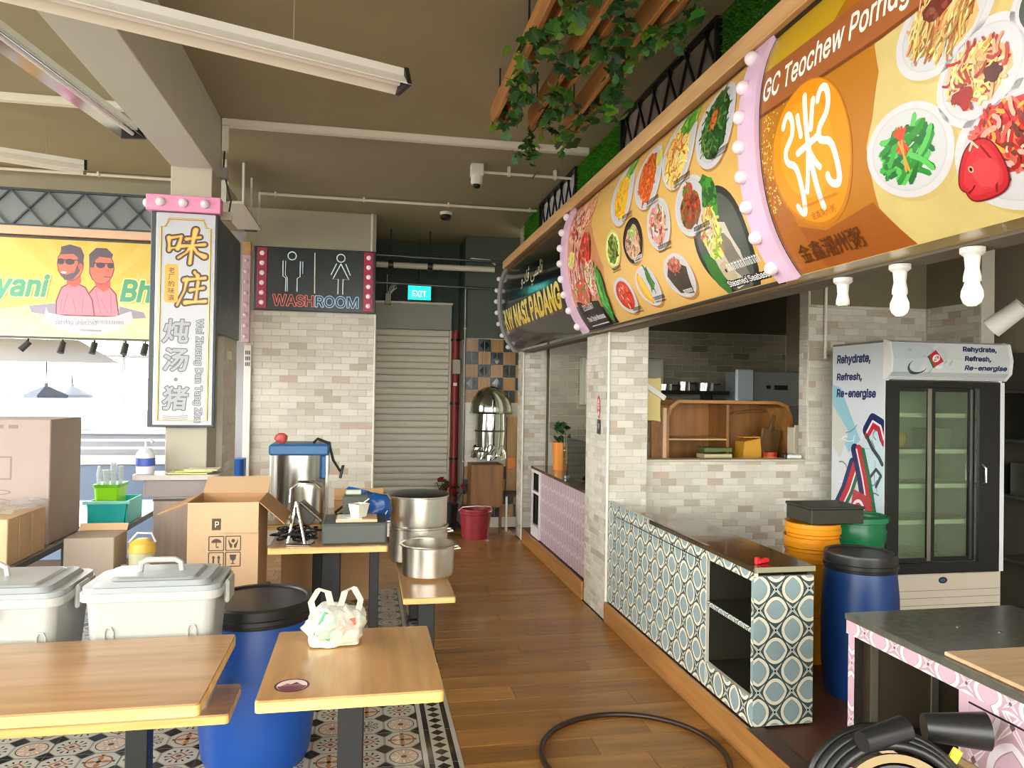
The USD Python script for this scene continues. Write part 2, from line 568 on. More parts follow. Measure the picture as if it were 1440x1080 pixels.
def octo(P, cx, cy, h, kind, r):
    k = h * 0.42
    if kind == 0:
        for a in range(8):
            P.add(ell(cx + 0.045 * math.cos(a * math.pi / 4), cy + 0.045 * math.sin(a * math.pi / 4), 0.024, 0.011, a * 45, 10), (196, 150, 120))
            P.add(ell(cx + 0.045 * math.cos(a * math.pi / 4), cy + 0.045 * math.sin(a * math.pi / 4), 0.016, 0.006, a * 45, 10), (222, 196, 172))
        P.add(ell(cx, cy, 0.014, 0.014, 0, 10), (120, 70, 46))
        P.add(ell(cx, cy, 0.066, 0.066, 0, 24).difference(ell(cx, cy, 0.062, 0.062, 0, 24)), (70, 62, 54))
    elif kind == 1:
        for a in range(8):
            c, s_ = math.cos(a * math.pi / 4 + 0.39), math.sin(a * math.pi / 4 + 0.39)
            P.add(ell(cx + 0.048 * c, cy + 0.048 * s_, 0.012, 0.014, a * 45, 8).difference(ell(cx + 0.048 * c, cy + 0.048 * s_, 0.007, 0.008, 0, 8)), (84, 92, 84))
            P.add(ell(cx + 0.024 * c, cy + 0.024 * s_, 0.016, 0.005, math.degrees(a * math.pi / 4 + 0.39), 8), (110, 116, 104))
        P.add(ell(cx, cy, 0.009, 0.009, 0, 8), (60, 66, 60))
    elif kind == 2:
        P.add(ell(cx, cy, 0.058, 0.058, 0, 20).difference(ell(cx, cy, 0.05, 0.05, 0, 20)), (140, 84, 52))
        for a in range(4):
            c, s_ = math.cos(a * math.pi / 2), math.sin(a * math.pi / 2)
            P.add(ell(cx + 0.03 * c, cy + 0.03 * s_, 0.02, 0.012, a * 90, 10), (172, 108, 60))
            P.add(Polygon([(cx + 0.066 * c - 0.01 * s_, cy + 0.066 * s_ + 0.01 * c), (cx + 0.066 * c + 0.01 * s_, cy + 0.066 * s_ - 0.01 * c), (cx + 0.05 * c, cy + 0.05 * s_)]), (60, 54, 48))
        P.add(ell(cx, cy, 0.012, 0.012, 0, 8), BK)
    else:
        for a in range(12):
            c, s_ = math.cos(a * math.pi / 6), math.sin(a * math.pi / 6)
            P.add(Polygon([(cx + 0.06 * c - 0.006 * s_, cy + 0.06 * s_ + 0.006 * c), (cx + 0.06 * c + 0.006 * s_, cy + 0.06 * s_ - 0.006 * c), (cx + 0.036 * c, cy + 0.036 * s_)]), BK)
        P.add(Polygon([(cx + 0.04, cy), (cx, cy + 0.04), (cx - 0.04, cy), (cx, cy - 0.04)]).difference(Polygon([(cx + 0.03, cy), (cx, cy + 0.03), (cx - 0.03, cy), (cx, cy - 0.03)])), (160, 96, 64))
        P.add(ell(cx, cy, 0.013, 0.013, 0, 8), (120, 80, 60))


def tile_variant(seed):
    r = random.Random(seed)
    P = Print(lambda u, v, w: np.stack([u, v, w], 1), clip=sbox(-0.164, -0.164, 0.164, 0.164))
    m = bx(-0.164, 0.164, -0.164, 0.164, -0.012, 0)
    for i in (-1, 1):
        for j in (-1, 1):
            cx, cy = i * 0.0825, j * 0.0825
            o = Polygon([(cx + x * 0.0815, cy + y * 0.0815) for x, y in [(-0.48, -1), (0.48, -1), (1, -0.48), (1, 0.48), (0.48, 1), (-0.48, 1), (-1, 0.48), (-1, -0.48)]])
            P.at(0)
            P.add(o.difference(affinity.scale(o, 0.96, 0.96)), (120, 116, 106))
            P.at(1 + 30 * 0)
            octo(P, cx, cy, 0.0825, r.randrange(4), r)
    for i in (-1, 0, 1):
        for j in (-1, 0, 1):
            d = 0.043
            P.at(0)
            P.add(Polygon([(i * 0.165 + d, j * 0.165), (i * 0.165, j * 0.165 + d), (i * 0.165 - d, j * 0.165), (i * 0.165, j * 0.165 - d)]), BK)
    (v, f), c = P.mesh()
    V = np.vstack([m.vertices, v]); F = np.vstack([m.faces, f + 8]); C = np.vstack([np.broadcast_to(lin(CR), (8, 3)), c])
    return V, F, C


TV = [tile_variant(s) for s in range(5)]
M_TILEP = tint_mat("floor_tile_print", rough=0.22, coat=0.3)
for i in range(11):
    for j in range(17):
        V, F, C = TV[rng.randrange(5)]
        o = np.array([0.279 - 0.165 - 0.33 * i, 6.3 - 0.165 - 0.33 * j, 0])
        fl.part("floor_tile", (V + o, F), M_TILEP, smooth=False, tint=C)
# border tiles with stripes and diamonds


def border_tile():
    P = Print(lambda u, v, w: np.stack([u, v, w], 1))
    m = bx(-0.0865, 0.0865, -0.164, 0.164, -0.012, 0)
    for x in (-0.052, 0.052):
        P.at(0); P.add(sbox(x - 0.0125, -0.164, x + 0.0125, 0.164), BK)
    for k in range(5):
        y = -0.164 + 0.0656 * (k + 0.5)
        P.at(0); P.add(Polygon([(0.033, y), (0, y + 0.029), (-0.033, y), (0, y - 0.029)]), BK)
    (v, f), c = P.mesh()
    return np.vstack([m.vertices, v]), np.vstack([m.faces, f + 8]), np.vstack([np.broadcast_to(lin((184, 180, 168)), (8, 3)), c])


BV, BF, BC = border_tile()
for j in range(17):
    fl.part("border_tile", (BV + np.array([0.3675, 6.3 - 0.165 - 0.33 * j, 0]), BF), M_TILEP, smooth=False, tint=BC)

# raised floor of the stalls and its wooden kick boards
struct("floor_platform", bx(1.735, 5, -4, 8.2, -0.012, 0.14), M_PLATF)
kb = Thing("baseboard_stall", kind="structure")
kb.part("kick_board", cbx(1.715, 1.735, -1.0, 5.19, 0, 0.145, 0.003), M_KICK)
kb.part("kick_board", cbx(1.715, 1.735, 5.77, 8.1, 0, 0.145, 0.003), M_KICK)
kb.part("edge_strip", bx(1.715, 1.80, -1.0, 3.118, 0.1455, 0.149), mat("edge_strip_brown", (70, 42, 26), 0.4))

# ------------------------------------------------------------------ ceiling, outer walls
H = 3.55
struct("ceiling", bx(-4.45, 5, -2.5, 11, H, H + 0.2), M_CEIL)
struct("trim_1", cbx(-1.30, -1.035, -2.5, 5.62, 3.12, H, 0.004), mat("beam_paint", (206, 210, 200), 0.75, vary=0.04, scale=2))
struct("wall_right", bx(4.9, 5.0, -4, 11, 0, H), M_WALLP)
struct("ground", bx(-60, 40, -60, 60, -0.3, -0.13), mat("ground_concrete", (150, 148, 142), 0.9, vary=0.1, scale=0.8))

# back wall with the big bright window of the left stall
wb = Thing("wall_back", kind="structure")
M_LAV = mat("left_wall_paint", (176, 178, 186), 0.75)
wb.part("lower_wall", bx(-9, -1.26, 9.5, 9.65, 0, 1.13), M_LAV)
wb.part("upper_wall", bx(-9, -1.26, 9.5, 9.65, 2.6, H), M_LAV)
wb.part("side_wall", bx(-1.75, -1.26, 9.5, 9.65, 1.13, 2.6), M_LAV)
wb.part("side_wall", bx(-9, -6.5, 9.5, 9.65, 1.13, 2.6), M_LAV)
wn = Thing("window_1", kind="structure")
M_FRAME = mat("window_frame_white", (214, 220, 228), 0.4)
for x in (-6.5, -5.1, -3.83, -2.83, -1.79):
    wn.part("window_mullion", cbx(x, x + 0.035, 9.52, 9.58, 1.13, 2.6), M_FRAME)
wn.part("window_sill", cbx(-6.5, -1.75, 9.40, 9.62, 1.09, 1.13), M_FRAME)
wn.part("window_rail", cbx(-6.5, -1.75, 9.52, 9.58, 2.56, 2.6), M_FRAME)
wn.part("window_rail", cbx(-6.5, -1.75, 9.52, 9.58, 1.99, 2.02), M_FRAME)

# dark recess wall over the shutter, the shutter itself
struct("wall_recess", join([bx(0.085, 1.30, 9.62, 9.75, 2.76, H), bx(1.06, 1.30, 9.62, 9.75, 0, 2.76)]), M_DARKWALL)
d1 = Thing("door_1", kind="structure")
M_SHUT = mat("shutter_grey", (226, 224, 208), 0.45, metal=0.0, vary=0.04, scale=8)
M_SHUTH = mat("shutter_box_grey", (160, 162, 148), 0.5)
d1.part("shutter_box", cbx(0.09, 1.06, 9.5, 9.74, 2.43, 2.76, 0.006), M_SHUTH)
d1.part("box_lip", cbx(0.09, 1.07, 9.47, 9.5, 2.745, 2.775, 0.004), M_WHITEM)
d1.part("guide_rail", cbx(1.035, 1.065, 9.52, 9.60, 0, 2.43, 0.004), M_SHUT)
d1.part("guide_rail", cbx(0.088, 0.115, 9.52, 9.60, 0, 2.43, 0.004), M_SHUT)
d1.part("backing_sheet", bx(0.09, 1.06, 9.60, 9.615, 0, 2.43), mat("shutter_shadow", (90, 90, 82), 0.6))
for k in range(29):
    z = 0.02 + k * 0.0832
    prof = Polygon([(0, 0), (0.010, 0.006), (0.018, 0.025), (0.018, 0.052), (0.010, 0.074), (0, 0.0805), (-0.006, 0.0805), (-0.006, 0)])
    d1.part("shutter_slat", prism(prof, 0.918, lambda v, z=z: np.stack([0.116 + v[:, 2], 9.585 - v[:, 0], z + v[:, 1]], 1)), M_SHUT)

# washroom block
M_TRIMW = mat("corner_trim", (228, 226, 214), 0.4)
ww = Thing("wall_washroom", kind="structure")
ww.part("wall_body", bx(-1.26, 0.08, 8.2, 9.75, 0, 2.47), M_GROUT)
ww.part("upper_wall", bx(-1.26, 0.08, 8.2, 9.75, 2.47, H), mat("upper_beige", (176, 172, 152), 0.75))
ww.part("corner_trim", cyl((0.085, 8.195, 0), (0.085, 8.195, 2.465), 0.011, n=8), M_TRIMW)
bricks(ww, -1.255, 0.075, 0.6, 2.465, flat((0, 8.2, 0), (1, 0, 0), (0, 0, 1), (0, -1, 0)), BRICK, bw=0.18, bh=0.07, seed=2)
ww.part("conduit", cyl((0.035, 8.18, 3.13), (0.035, 8.18, H), 0.014, n=8), M_WHITE)

# sink corner wall with chequer tiles
sw = Thing("wall_sink", kind="structure")
sw.part("wall_body", bx(1.175, 1.95, 9.0, 9.6, 0, 2.3), M_GROUT)
sw.part("upper_wall", bx(1.16, 1.95, 9.0, 9.6, 2.3, H), mat("sink_upper_paint", (76, 86, 74), 0.7))
M_TAN = wood("tile_tan", (170, 132, 86), (140, 104, 64), "z", 0.3, 2.2, 10)
M_TEAL = mat("tile_teal", (34, 52, 56), 0.25)
M_TEALC = mat("tile_teal_light", (74, 98, 96), 0.25)
for i in range(5):
    for j in range(14):
        x, z = 1.178 + i * 0.155, 2.295 - (j + 1) * 0.155
        x1 = min(x + 0.153, 1.948)
        if 5 <= j <= 9:
            if i == 0:
                sw.part("wall_tile", cbx(x, x1, 8.992, 9.0, z, z + 0.152, 0.002), BRICK[(i + j) % 3], smooth=False)
            continue
        dark = (i + j) % 2 == 1
        q = sw.part("wall_tile", cbx(x, x1, 8.992, 9.0, z, z + 0.152, 0.002), M_TEAL if dark else M_TAN, smooth=False)
        if dark and x1 - x > 0.1:
            c = (x + x1) / 2
            P = Print(flat((c, 8.992, z + 0.076), (1, 0, 0), (0, 0, 1), (0, -1, 0)))
            P.add(Polygon([(-0.06, 0), (-0.008, 0.06), (-0.008, -0.06)]), (20, 30, 36))
            P.add(Polygon([(0.06, 0), (0.008, 0.06), (0.008, -0.06)]), (20, 30, 36))
            P.add(sbox(-0.003, -0.07, 0.003, 0.07), (110, 132, 128))
            laid(sw, P, PRINT_GLOSS, "tile_motif", under=q)

# pillars of the right-hand stalls
def pillar(name, x0, x1, y0, y1, seed, z0=0.0, ztop=2.6):
    t = Thing(name, kind="structure")
    t.part("pillar_body", bx(x0, x1, y0, y1, z0, H), M_GROUT)
    bricks(t, x0 + 0.004, x1 - 0.002, max(z0, 0.0), ztop, flat((0, y0, 0), (1, 0, 0), (0, 0, 1), (0, -1, 0)), BRICK, bw=0.125, bh=0.052, seed=seed)
    bricks(t, y0 + 0.004, y1 - 0.004, max(z0, 0.0), ztop, flat((x0, 0, 0), (0, 1, 0), (0, 0, 1), (-1, 0, 0)), BRICK, bw=0.125, bh=0.052, seed=seed + 1)
    t.part("corner_trim", cyl((x0 - 0.002, y0 - 0.002, z0), (x0 - 0.002, y0 - 0.002, ztop), 0.010, n=8), M_TRIMW)
    return t


pm = pillar("wall_pillar_1", 1.735, 2.035, 5.2, 5.76, 11, ztop=2.2)
pillar("wall_pillar_2", 1.735, 2.0, 8.2, 8.52, 21, ztop=2.2)
P = Print(flat((1.7285, 5.42, 1.55), (0, -1, 0), (0, 0, 1), (-1, 0, 0)))
P.add(ell(0, 0, 0.035, 0.085, 4), (206, 60, 64)); P.add(ell(0, 0.02, 0.024, 0.04, 4), (232, 214, 210)); P.add(ell(0.002, -0.05, 0.02, 0.02), (232, 214, 210))
P.add(sbox(-0.016, 0.0, 0.016, 0.008), (160, 50, 56)); P.add(sbox(-0.016, 0.02, 0.016, 0.028), (160, 50, 56))
laid(pm, P, PRINT, "red_sticker", label="red and white oval sticker")
P = Print(flat((1.7285, 5.41, 1.40), (0, -1, 0), (0, 0, 1), (-1, 0, 0)))
P.add(affinity.rotate(sbox(-0.03, -0.045, 0.03, 0.045).buffer(0.01), -4), (44, 46, 52)); P.add(fit(text_shape("P", bold=3), -0.012, -0.02, 0.016, 0.025), (210, 212, 214))
laid(pm, P, PRINT, "black_sticker", label="small black sticker under the red one")

# partition wall of the middle stall with its serving window
wp = Thing("wall_partition", kind="structure")
OX0, OX1, OZ0, OZ1 = 2.045, 3.365, 1.16, 3.0
M_TANP = mat("kitchen_upper_paint", (120, 114, 90), 0.75)
wp.part("wall_body", join([bx(2.035, OX1, 5.25, 5.37, 0.14, OZ0), bx(OX1, 4.5, 5.25, 5.37, 0.14, 2.36), bx(OX1, 4.5, 5.252, 5.37, 2.36, H), bx(2.035, OX1, 5.25, 5.37, OZ1, H)]), M_GROUT)
wp.part("upper_wall", bx(OX1 + 0.02, 4.5, 5.24, 5.25, 2.372, H - 0.002), M_TANP)
bricks(wp, 2.04, 4.40, 0.14, 1.152, flat((0, 5.25, 0), (1, 0, 0), (0, 0, 1), (0, -1, 0)), BRICK, bw=0.125, bh=0.052, seed=31, holes=[(3.6, 4.5, 0, 2)])
bricks(wp, OX1 + 0.005, 4.40, 1.152, 2.37, flat((0, 5.25, 0), (1, 0, 0), (0, 0, 1), (0, -1, 0)), BRICK, bw=0.125, bh=0.052, seed=32, holes=[(3.62, 4.5, 0, 1.95)])
bricks(wp, 5.255, 5.37, 1.165, 2.36, flat((OX1, 0, 0), (0, 1, 0), (0, 0, 1), (-1, 0, 0)), BRICK, bw=0.125, bh=0.052, seed=33)
wp.part("window_ledge", cbx(2.04, OX1 + 0.03, 5.225, 5.385, OZ0 - 0.004, OZ0 + 0.008, 0.003), mat("ledge_stone", (206, 198, 178), 0.3))
wp.part("conduit", cyl((3.50, 5.228, 1.95), (3.50, 5.228, H), 0.012, n=8), M_TRIMW)
# return wall to the right of the cooler, kitchen walls behind
wr = Thing("wall_return", kind="structure")
wr.part("wall_body", bx(4.41, 4.52, 4.70, 5.25, 0.14, H), M_GROUT)
bricks(wr, 4.705, 5.235, 1.7, 2.37, flat((4.41, 0, 0), (0, 1, 0), (0, 0, 1), (-1, 0, 0)), BRICK, bw=0.125, bh=0.052, seed=41)
wr.part("upper_wall", bx(4.402, 4.41, 4.70, 5.24, 2.372, H - 0.002), M_TANP)
wk = Thing("wall_kitchen", kind="structure")
wk.part("wall_body", bx(2.0, 4.9, 8.1, 8.2, 0.14, H), mat("kitchen_dark_paint", (74, 70, 54), 0.75))
wk.part("tile_bed", bx(2.005, 4.9, 8.09, 8.1, 0.14, 2.38), M_GROUT)
KB = [mat("kitchen_tile_a", (150, 144, 124), 0.35, vary=0.05, scale=12), mat("kitchen_tile_b", (160, 152, 130), 0.35, vary=0.05, scale=12), mat("kitchen_tile_c", (142, 136, 118), 0.35), mat("kitchen_tile_d", (124, 116, 98), 0.35)]
bricks(wk, 2.01, 4.89, 1.10, 2.38, flat((0, 8.09, 0), (1, 0, 0), (0, 0, 1), (0, -1, 0)), KB, bw=0.21, bh=0.075, seed=51)
# fascia over the counters
struct("wall_fascia", bx(1.72, 1.84, -2.5, 8.2, 2.10, H), mat("fascia_grey", (120, 116, 104), 0.7, vary=0.06, scale=4))
# ------------------------------------------------------------------ curved signs over the right-hand stalls
from scipy.interpolate import CubicSpline
_ZS = np.array([2.11, 2.26, 2.45, 2.70, 2.93, 3.0]); _XS = np.array([1.61, 1.51, 1.45, 1.43, 1.468, 1.50])
_cs = CubicSpline(_ZS, _XS)
_KN = np.arange(70, 102) * 0.03
_KX, _KD = _cs(np.clip(_KN, 2.10, 3.02)), _cs(np.clip(_KN, 2.10, 3.02), 1)
_KL = np.sqrt(1 + _KD ** 2)
ZP = np.concatenate([[2.11], _KN[1:30], [3.0]])


def arc(v, w=0.0):
    """The sign's face at height v, lifted by w along its outward normal; made of flat strips 3 cm high."""
    return np.interp(v, _KN, _KX) - w * np.interp(v, _KN, 1 / _KL), v + w * np.interp(v, _KN, _KD / _KL)


def face(y_far):
    """(u, v, w): u runs from the sign's far end towards the camera."""
    def fn(u, v, w):
        x, z = arc(np.asarray(v), np.asarray(w))
        return np.stack([x, y_far - np.asarray(u), z], 1)
    return fn


def sign_body(y0, y1, lift=0.0, back=1.718):
    pts = [(arc(z, lift)[0], arc(z, lift)[1]) for z in ZP] + [(back, 3.0), (back, 2.11)]
    return prism(Polygon(pts), y1 - y0, lambda v: np.stack([v[:, 0], y0 + v[:, 2], v[:, 1]], 1))


M_PEACH = wood("peach_trim_wood", (226, 182, 128), (206, 158, 102), "y", 0.45, 2.0, 5)
M_LILAC = mat("lilac_strip", (222, 190, 218), 0.4)
M_PINK = mat("pink_strip", (232, 150, 190), 0.4)
M_BULB = mat("white_bulb_cap", (232, 222, 228), 0.2)
M_MENU = mat("menu_orange", (228, 184, 104), 0.3, coat=0.3)
M_SBLACK = mat("sign_black", (20, 24, 22), 0.16, coat=0.4)
M_CREAMP = mat("porridge_cream", (208, 190, 122), 0.3, coat=0.3, vary=0.10, scale=5)


def bulb_strip(t, y0, y1, m, n=8, edge=0.03):
    pts = [arc(z, 0.022) for z in ZP] + [arc(z, 0.0005) for z in ZP[::-1]]
    k = t.part("bulb_strip", prism(Polygon([(a, b) for a, b in pts]), y1 - y0, lambda v: np.stack([v[:, 0], y0 + v[:, 2], v[:, 1]], 1)), m)
    for i in range(n):
        z = 2.165 + i * (2.95 - 2.165) / (n - 1)
        x, zz = arc(z, 0.03)
        t.part("bulb", ellip((x, y1 - edge, zz), (0.028, 0.028, 0.028), 2), M_BULB, under=k, smooth=True)


R_ = random.Random(17)


def blob(cx, cy, rx, ry, rot_=0, n=16, j=0.22, r=R_):
    return Polygon([(cx + rr * (rx * math.cos(a) * math.cos(rot_) - ry * math.sin(a) * math.sin(rot_)), cy + rr * (rx * math.cos(a) * math.sin(rot_) + ry * math.sin(a) * math.cos(rot_))) for k in range(n) for a in [2 * math.pi * k / n] for rr in [1 - j / 2 + j * r.random()]]).buffer(0)


def strand(cx, cy, L, w, a, bend, r=R_):
    pts = [(cx + L * (t - 0.5) * math.cos(a) - bend * math.sin(a) * (4 * (t - 0.5) ** 2), cy + L * (t - 0.5) * math.sin(a) + bend * math.cos(a) * (4 * (t - 0.5) ** 2)) for t in (0, 0.33, 0.66, 1)]
    return LineString(pts).buffer(w / 2, quad_segs=1)


def food(P, cx, cy, rx, ry, cols, n=60, L=0.06, w=0.012, rot_=0, base=None, kind="strand", ang=None):
    """A heap of printed food: many small overlapping strands or lumps."""
    region = blob(cx, cy, rx, ry, rot_, 18)
    P.add(region, base or cols[0])
    for _ in range(n):
        a, q = R_.uniform(0, 2 * math.pi), math.sqrt(R_.random()) * 0.92
        px = cx + q * (rx * math.cos(a) * math.cos(rot_) - ry * math.sin(a) * math.sin(rot_))
        py = cy + q * (rx * math.cos(a) * math.sin(rot_) + ry * math.sin(a) * math.cos(rot_))
        c = R_.choice(cols)
        c = tuple(int(max(0, min(255, x * R_.uniform(0.85, 1.1)))) for x in c)
        if kind == "strand":
            P.add(strand(px, py, L * R_.uniform(0.5, 1.1), w * R_.uniform(0.7, 1.3), R_.uniform(0, 3.14) if ang is None else ang + R_.uniform(-0.5, 0.5), R_.uniform(-0.2, 0.2) * L), c)
        else:
            P.add(blob(px, py, w * R_.uniform(0.7, 1.8), w * R_.uniform(0.6, 1.2), R_.uniform(0, 3), 7), c)


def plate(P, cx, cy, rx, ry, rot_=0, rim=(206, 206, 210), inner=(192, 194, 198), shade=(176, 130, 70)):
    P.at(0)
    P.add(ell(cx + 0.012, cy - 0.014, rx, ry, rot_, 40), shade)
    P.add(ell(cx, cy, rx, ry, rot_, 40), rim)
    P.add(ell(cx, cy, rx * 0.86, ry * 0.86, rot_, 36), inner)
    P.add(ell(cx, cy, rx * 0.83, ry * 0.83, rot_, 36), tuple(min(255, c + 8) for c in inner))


def marks(P, cx, cy, w, h, rgb=(40, 36, 34), rows=2):
    """Fine illegible caption lines."""
    for k in range(rows):
        hh = h * (0.62 if k == 0 else 0.26)
        y = cy + (h * 0.18 if k == 0 else -h * 0.42)
        x = cx - w / 2
        while x < cx + w / 2:
            ww_ = R_.uniform(0.5, 0.95) * hh * (0.8 if k == 0 else 1.4)
            P.add(sbox(x, y - hh / 2, x + ww_ * 0.25, y + hh / 2), rgb)
            P.add(sbox(x, y + hh * 0.2, x + ww_ * 0.8, y + hh * 0.4), rgb)
            P.add(sbox(x + ww_ * 0.5, y - hh / 2, x + ww_ * 0.75, y + hh * 0.1), rgb)
            x += ww_ * 1.15


# sign 1: black
t = Thing("stall_sign", "black curved stall sign with yellow slanted capitals, farthest along the right side", "sign")
t.part("sign_panel", sign_body(5.41, 8.09), M_SBLACK, smooth=20)
YF = 8.09
P = Print(face(YF), strip=0.03, base=0.0004)
g = fit(text_shape("KW NASI PADANG", bold=4), YF - 7.90, 2.30, YF - 5.57, 2.515, slant=4)
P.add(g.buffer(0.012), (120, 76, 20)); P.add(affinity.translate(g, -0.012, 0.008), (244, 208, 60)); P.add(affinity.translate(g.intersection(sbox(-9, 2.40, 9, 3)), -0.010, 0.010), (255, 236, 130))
ar = text_shape("".join(reversed("\ufee7\ufe8e\ufeb3\ufef2 \ufb6c\ufe8e\ufea9\ufeed")), "Arabic", 1)
g = fit(ar, YF - 6.95, 2.60, YF - 6.08, 2.80)
P.add(g, (222, 214, 176))
laid(t, P, PRINT_GLOSS, "lettering")
k = t.part("end_strip", prism(Polygon([arc(z, 0.025) for z in ZP] + [(1.718, 3.0), (1.718, 2.11)]), 0.04, lambda v: np.stack([v[:, 0], 8.095 + v[:, 2], v[:, 1]], 1)), mat("end_strip_grey", (150, 150, 146), 0.4), label="grey edge strip at the far end")
for i in range(7):
    z = 2.17 + i * 0.12
    x, zz = arc(z, 0.035)
    t.part("bulb", ellip((x, 8.125, zz), (0.026, 0.026, 0.026), 2), M_BULB, under=k, smooth=True)

# sign 2: menu with many dishes
t = Thing("stall_sign", "orange curved menu board crowded with pictures of plated dishes, between two lilac bulb strips", "sign")
t.part("sign_panel", sign_body(2.69, 5.41), M_MENU, smooth=20)
YF = 5.41
P = Print(face(YF), clip=sbox(0.14, 2.115, 2.715, 2.995), strip=0.03, base=0.0004)
U = lambda y: YF - y
P.at(0)
# raw meats and greens at the left
P.add(sbox(0.14, 2.11, 0.80, 2.30), (26, 24, 20))
P.add(Polygon([(0.14, 2.28), (0.14, 3.0), (0.62, 3.0), (0.72, 2.75), (0.92, 2.45), (0.86, 2.2), (0.5, 2.25)]), (206, 140, 92))
food(P, 0.36, 2.82, 0.2, 0.16, [(196, 60, 46), (222, 110, 84), (240, 190, 160), (170, 40, 36), (236, 214, 190), (250, 232, 214)], 110, 0.07, 0.016, kind="lump", base=(226, 170, 140))
food(P, 0.62, 2.88, 0.12, 0.1, [(232, 120, 60), (244, 190, 150), (220, 80, 50), (250, 226, 200)], 60, 0.05, 0.014, kind="lump", base=(240, 190, 140))
food(P, 0.33, 2.5, 0.17, 0.15, [(214, 70, 70), (236, 150, 140), (250, 210, 190), (180, 40, 44), (250, 236, 226)], 100, 0.09, 0.014, ang=1.3, base=(236, 180, 160))
food(P, 0.26, 2.60, 0.09, 0.06, [(236, 220, 120), (246, 240, 190), (200, 190, 70)], 26, 0.04, 0.012, kind="lump")
food(P, 0.60, 2.62, 0.12, 0.11, [(206, 30, 36), (230, 70, 60), (120, 90, 60), (236, 150, 110)], 50, 0.06, 0.016, kind="lump", base=(214, 60, 50))
food(P, 0.66, 2.42, 0.12, 0.12, [(240, 190, 170), (220, 90, 90), (120, 170, 70), (250, 236, 220)], 60, 0.08, 0.012)
food(P, 0.42, 2.36, 0.16, 0.09, [(222, 96, 80), (246, 200, 180), (110, 160, 60)], 50, 0.06, 0.014)
P.add(blob(0.80, 2.30, 0.07, 0.16, -0.2), (40, 130, 44)); food(P, 0.80, 2.32, 0.06, 0.14, [(70, 170, 60), (120, 200, 90), (30, 110, 40)], 24, 0.12, 0.014, ang=1.5)
P.at(160)
P.add(Polygon([(0.14, 2.11), (0.2, 2.31), (0.66, 2.27), (0.66, 2.11)]), (26, 24, 20))
g = fit(text_shape("Thai Style Mookata", bold=2), 0.27, 2.155, 0.64, 2.195)
P.add(g, (240, 240, 236)); marks(P, 0.40, 2.245, 0.22, 0.07, (240, 240, 236), 1); P.add(sbox(0.27, 2.132, 0.64, 2.138), (220, 220, 216))
P.k = 0
W_ = (240, 240, 244)
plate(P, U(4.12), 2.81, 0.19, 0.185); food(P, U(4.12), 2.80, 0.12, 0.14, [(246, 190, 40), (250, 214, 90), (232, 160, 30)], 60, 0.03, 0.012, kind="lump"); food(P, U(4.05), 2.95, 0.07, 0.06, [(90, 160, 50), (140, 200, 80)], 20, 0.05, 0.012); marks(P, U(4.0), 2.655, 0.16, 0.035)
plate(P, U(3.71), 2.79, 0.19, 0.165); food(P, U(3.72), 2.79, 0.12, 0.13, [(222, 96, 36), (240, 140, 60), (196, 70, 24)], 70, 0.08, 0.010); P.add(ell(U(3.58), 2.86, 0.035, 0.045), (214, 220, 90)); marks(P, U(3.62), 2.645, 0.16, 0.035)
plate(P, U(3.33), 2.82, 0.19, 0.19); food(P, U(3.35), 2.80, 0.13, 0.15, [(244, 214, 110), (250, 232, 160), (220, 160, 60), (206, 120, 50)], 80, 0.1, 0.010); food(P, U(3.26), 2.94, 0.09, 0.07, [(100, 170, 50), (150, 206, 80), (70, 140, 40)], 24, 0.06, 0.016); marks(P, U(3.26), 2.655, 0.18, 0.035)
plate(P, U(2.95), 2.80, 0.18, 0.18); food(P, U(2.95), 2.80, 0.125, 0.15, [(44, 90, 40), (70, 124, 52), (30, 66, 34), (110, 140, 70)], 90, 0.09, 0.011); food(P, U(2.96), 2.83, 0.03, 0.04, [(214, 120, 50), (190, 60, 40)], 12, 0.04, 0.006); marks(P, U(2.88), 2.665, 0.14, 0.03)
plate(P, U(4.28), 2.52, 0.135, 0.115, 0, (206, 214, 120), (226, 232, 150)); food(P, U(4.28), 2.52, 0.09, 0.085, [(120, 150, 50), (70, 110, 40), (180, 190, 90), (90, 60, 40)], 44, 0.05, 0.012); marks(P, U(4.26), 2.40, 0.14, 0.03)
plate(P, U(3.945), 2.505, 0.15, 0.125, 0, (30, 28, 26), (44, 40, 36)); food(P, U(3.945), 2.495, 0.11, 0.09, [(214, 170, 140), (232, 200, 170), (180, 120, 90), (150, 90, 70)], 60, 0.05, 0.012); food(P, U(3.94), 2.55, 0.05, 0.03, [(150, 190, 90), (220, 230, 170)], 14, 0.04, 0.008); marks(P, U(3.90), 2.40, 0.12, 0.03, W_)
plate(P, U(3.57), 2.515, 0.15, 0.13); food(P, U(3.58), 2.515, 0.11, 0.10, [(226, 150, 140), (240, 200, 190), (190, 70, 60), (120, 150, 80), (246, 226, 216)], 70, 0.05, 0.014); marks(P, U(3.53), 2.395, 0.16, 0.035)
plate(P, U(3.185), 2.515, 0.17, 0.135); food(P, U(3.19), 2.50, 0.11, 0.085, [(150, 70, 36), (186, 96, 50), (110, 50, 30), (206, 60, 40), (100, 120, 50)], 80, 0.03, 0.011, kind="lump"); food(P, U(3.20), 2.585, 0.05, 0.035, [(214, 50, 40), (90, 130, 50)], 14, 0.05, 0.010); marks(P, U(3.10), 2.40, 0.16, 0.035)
plate(P, U(4.275), 2.245, 0.155, 0.105); P.add(ell(U(4.275), 2.245, 0.12, 0.082), (206, 40, 26)); food(P, U(4.275), 2.245, 0.10, 0.068, [(220, 60, 36), (240, 120, 70), (180, 24, 20), (250, 220, 190)], 40, 0.04, 0.010); marks(P, U(4.2), 2.155, 0.14, 0.03)
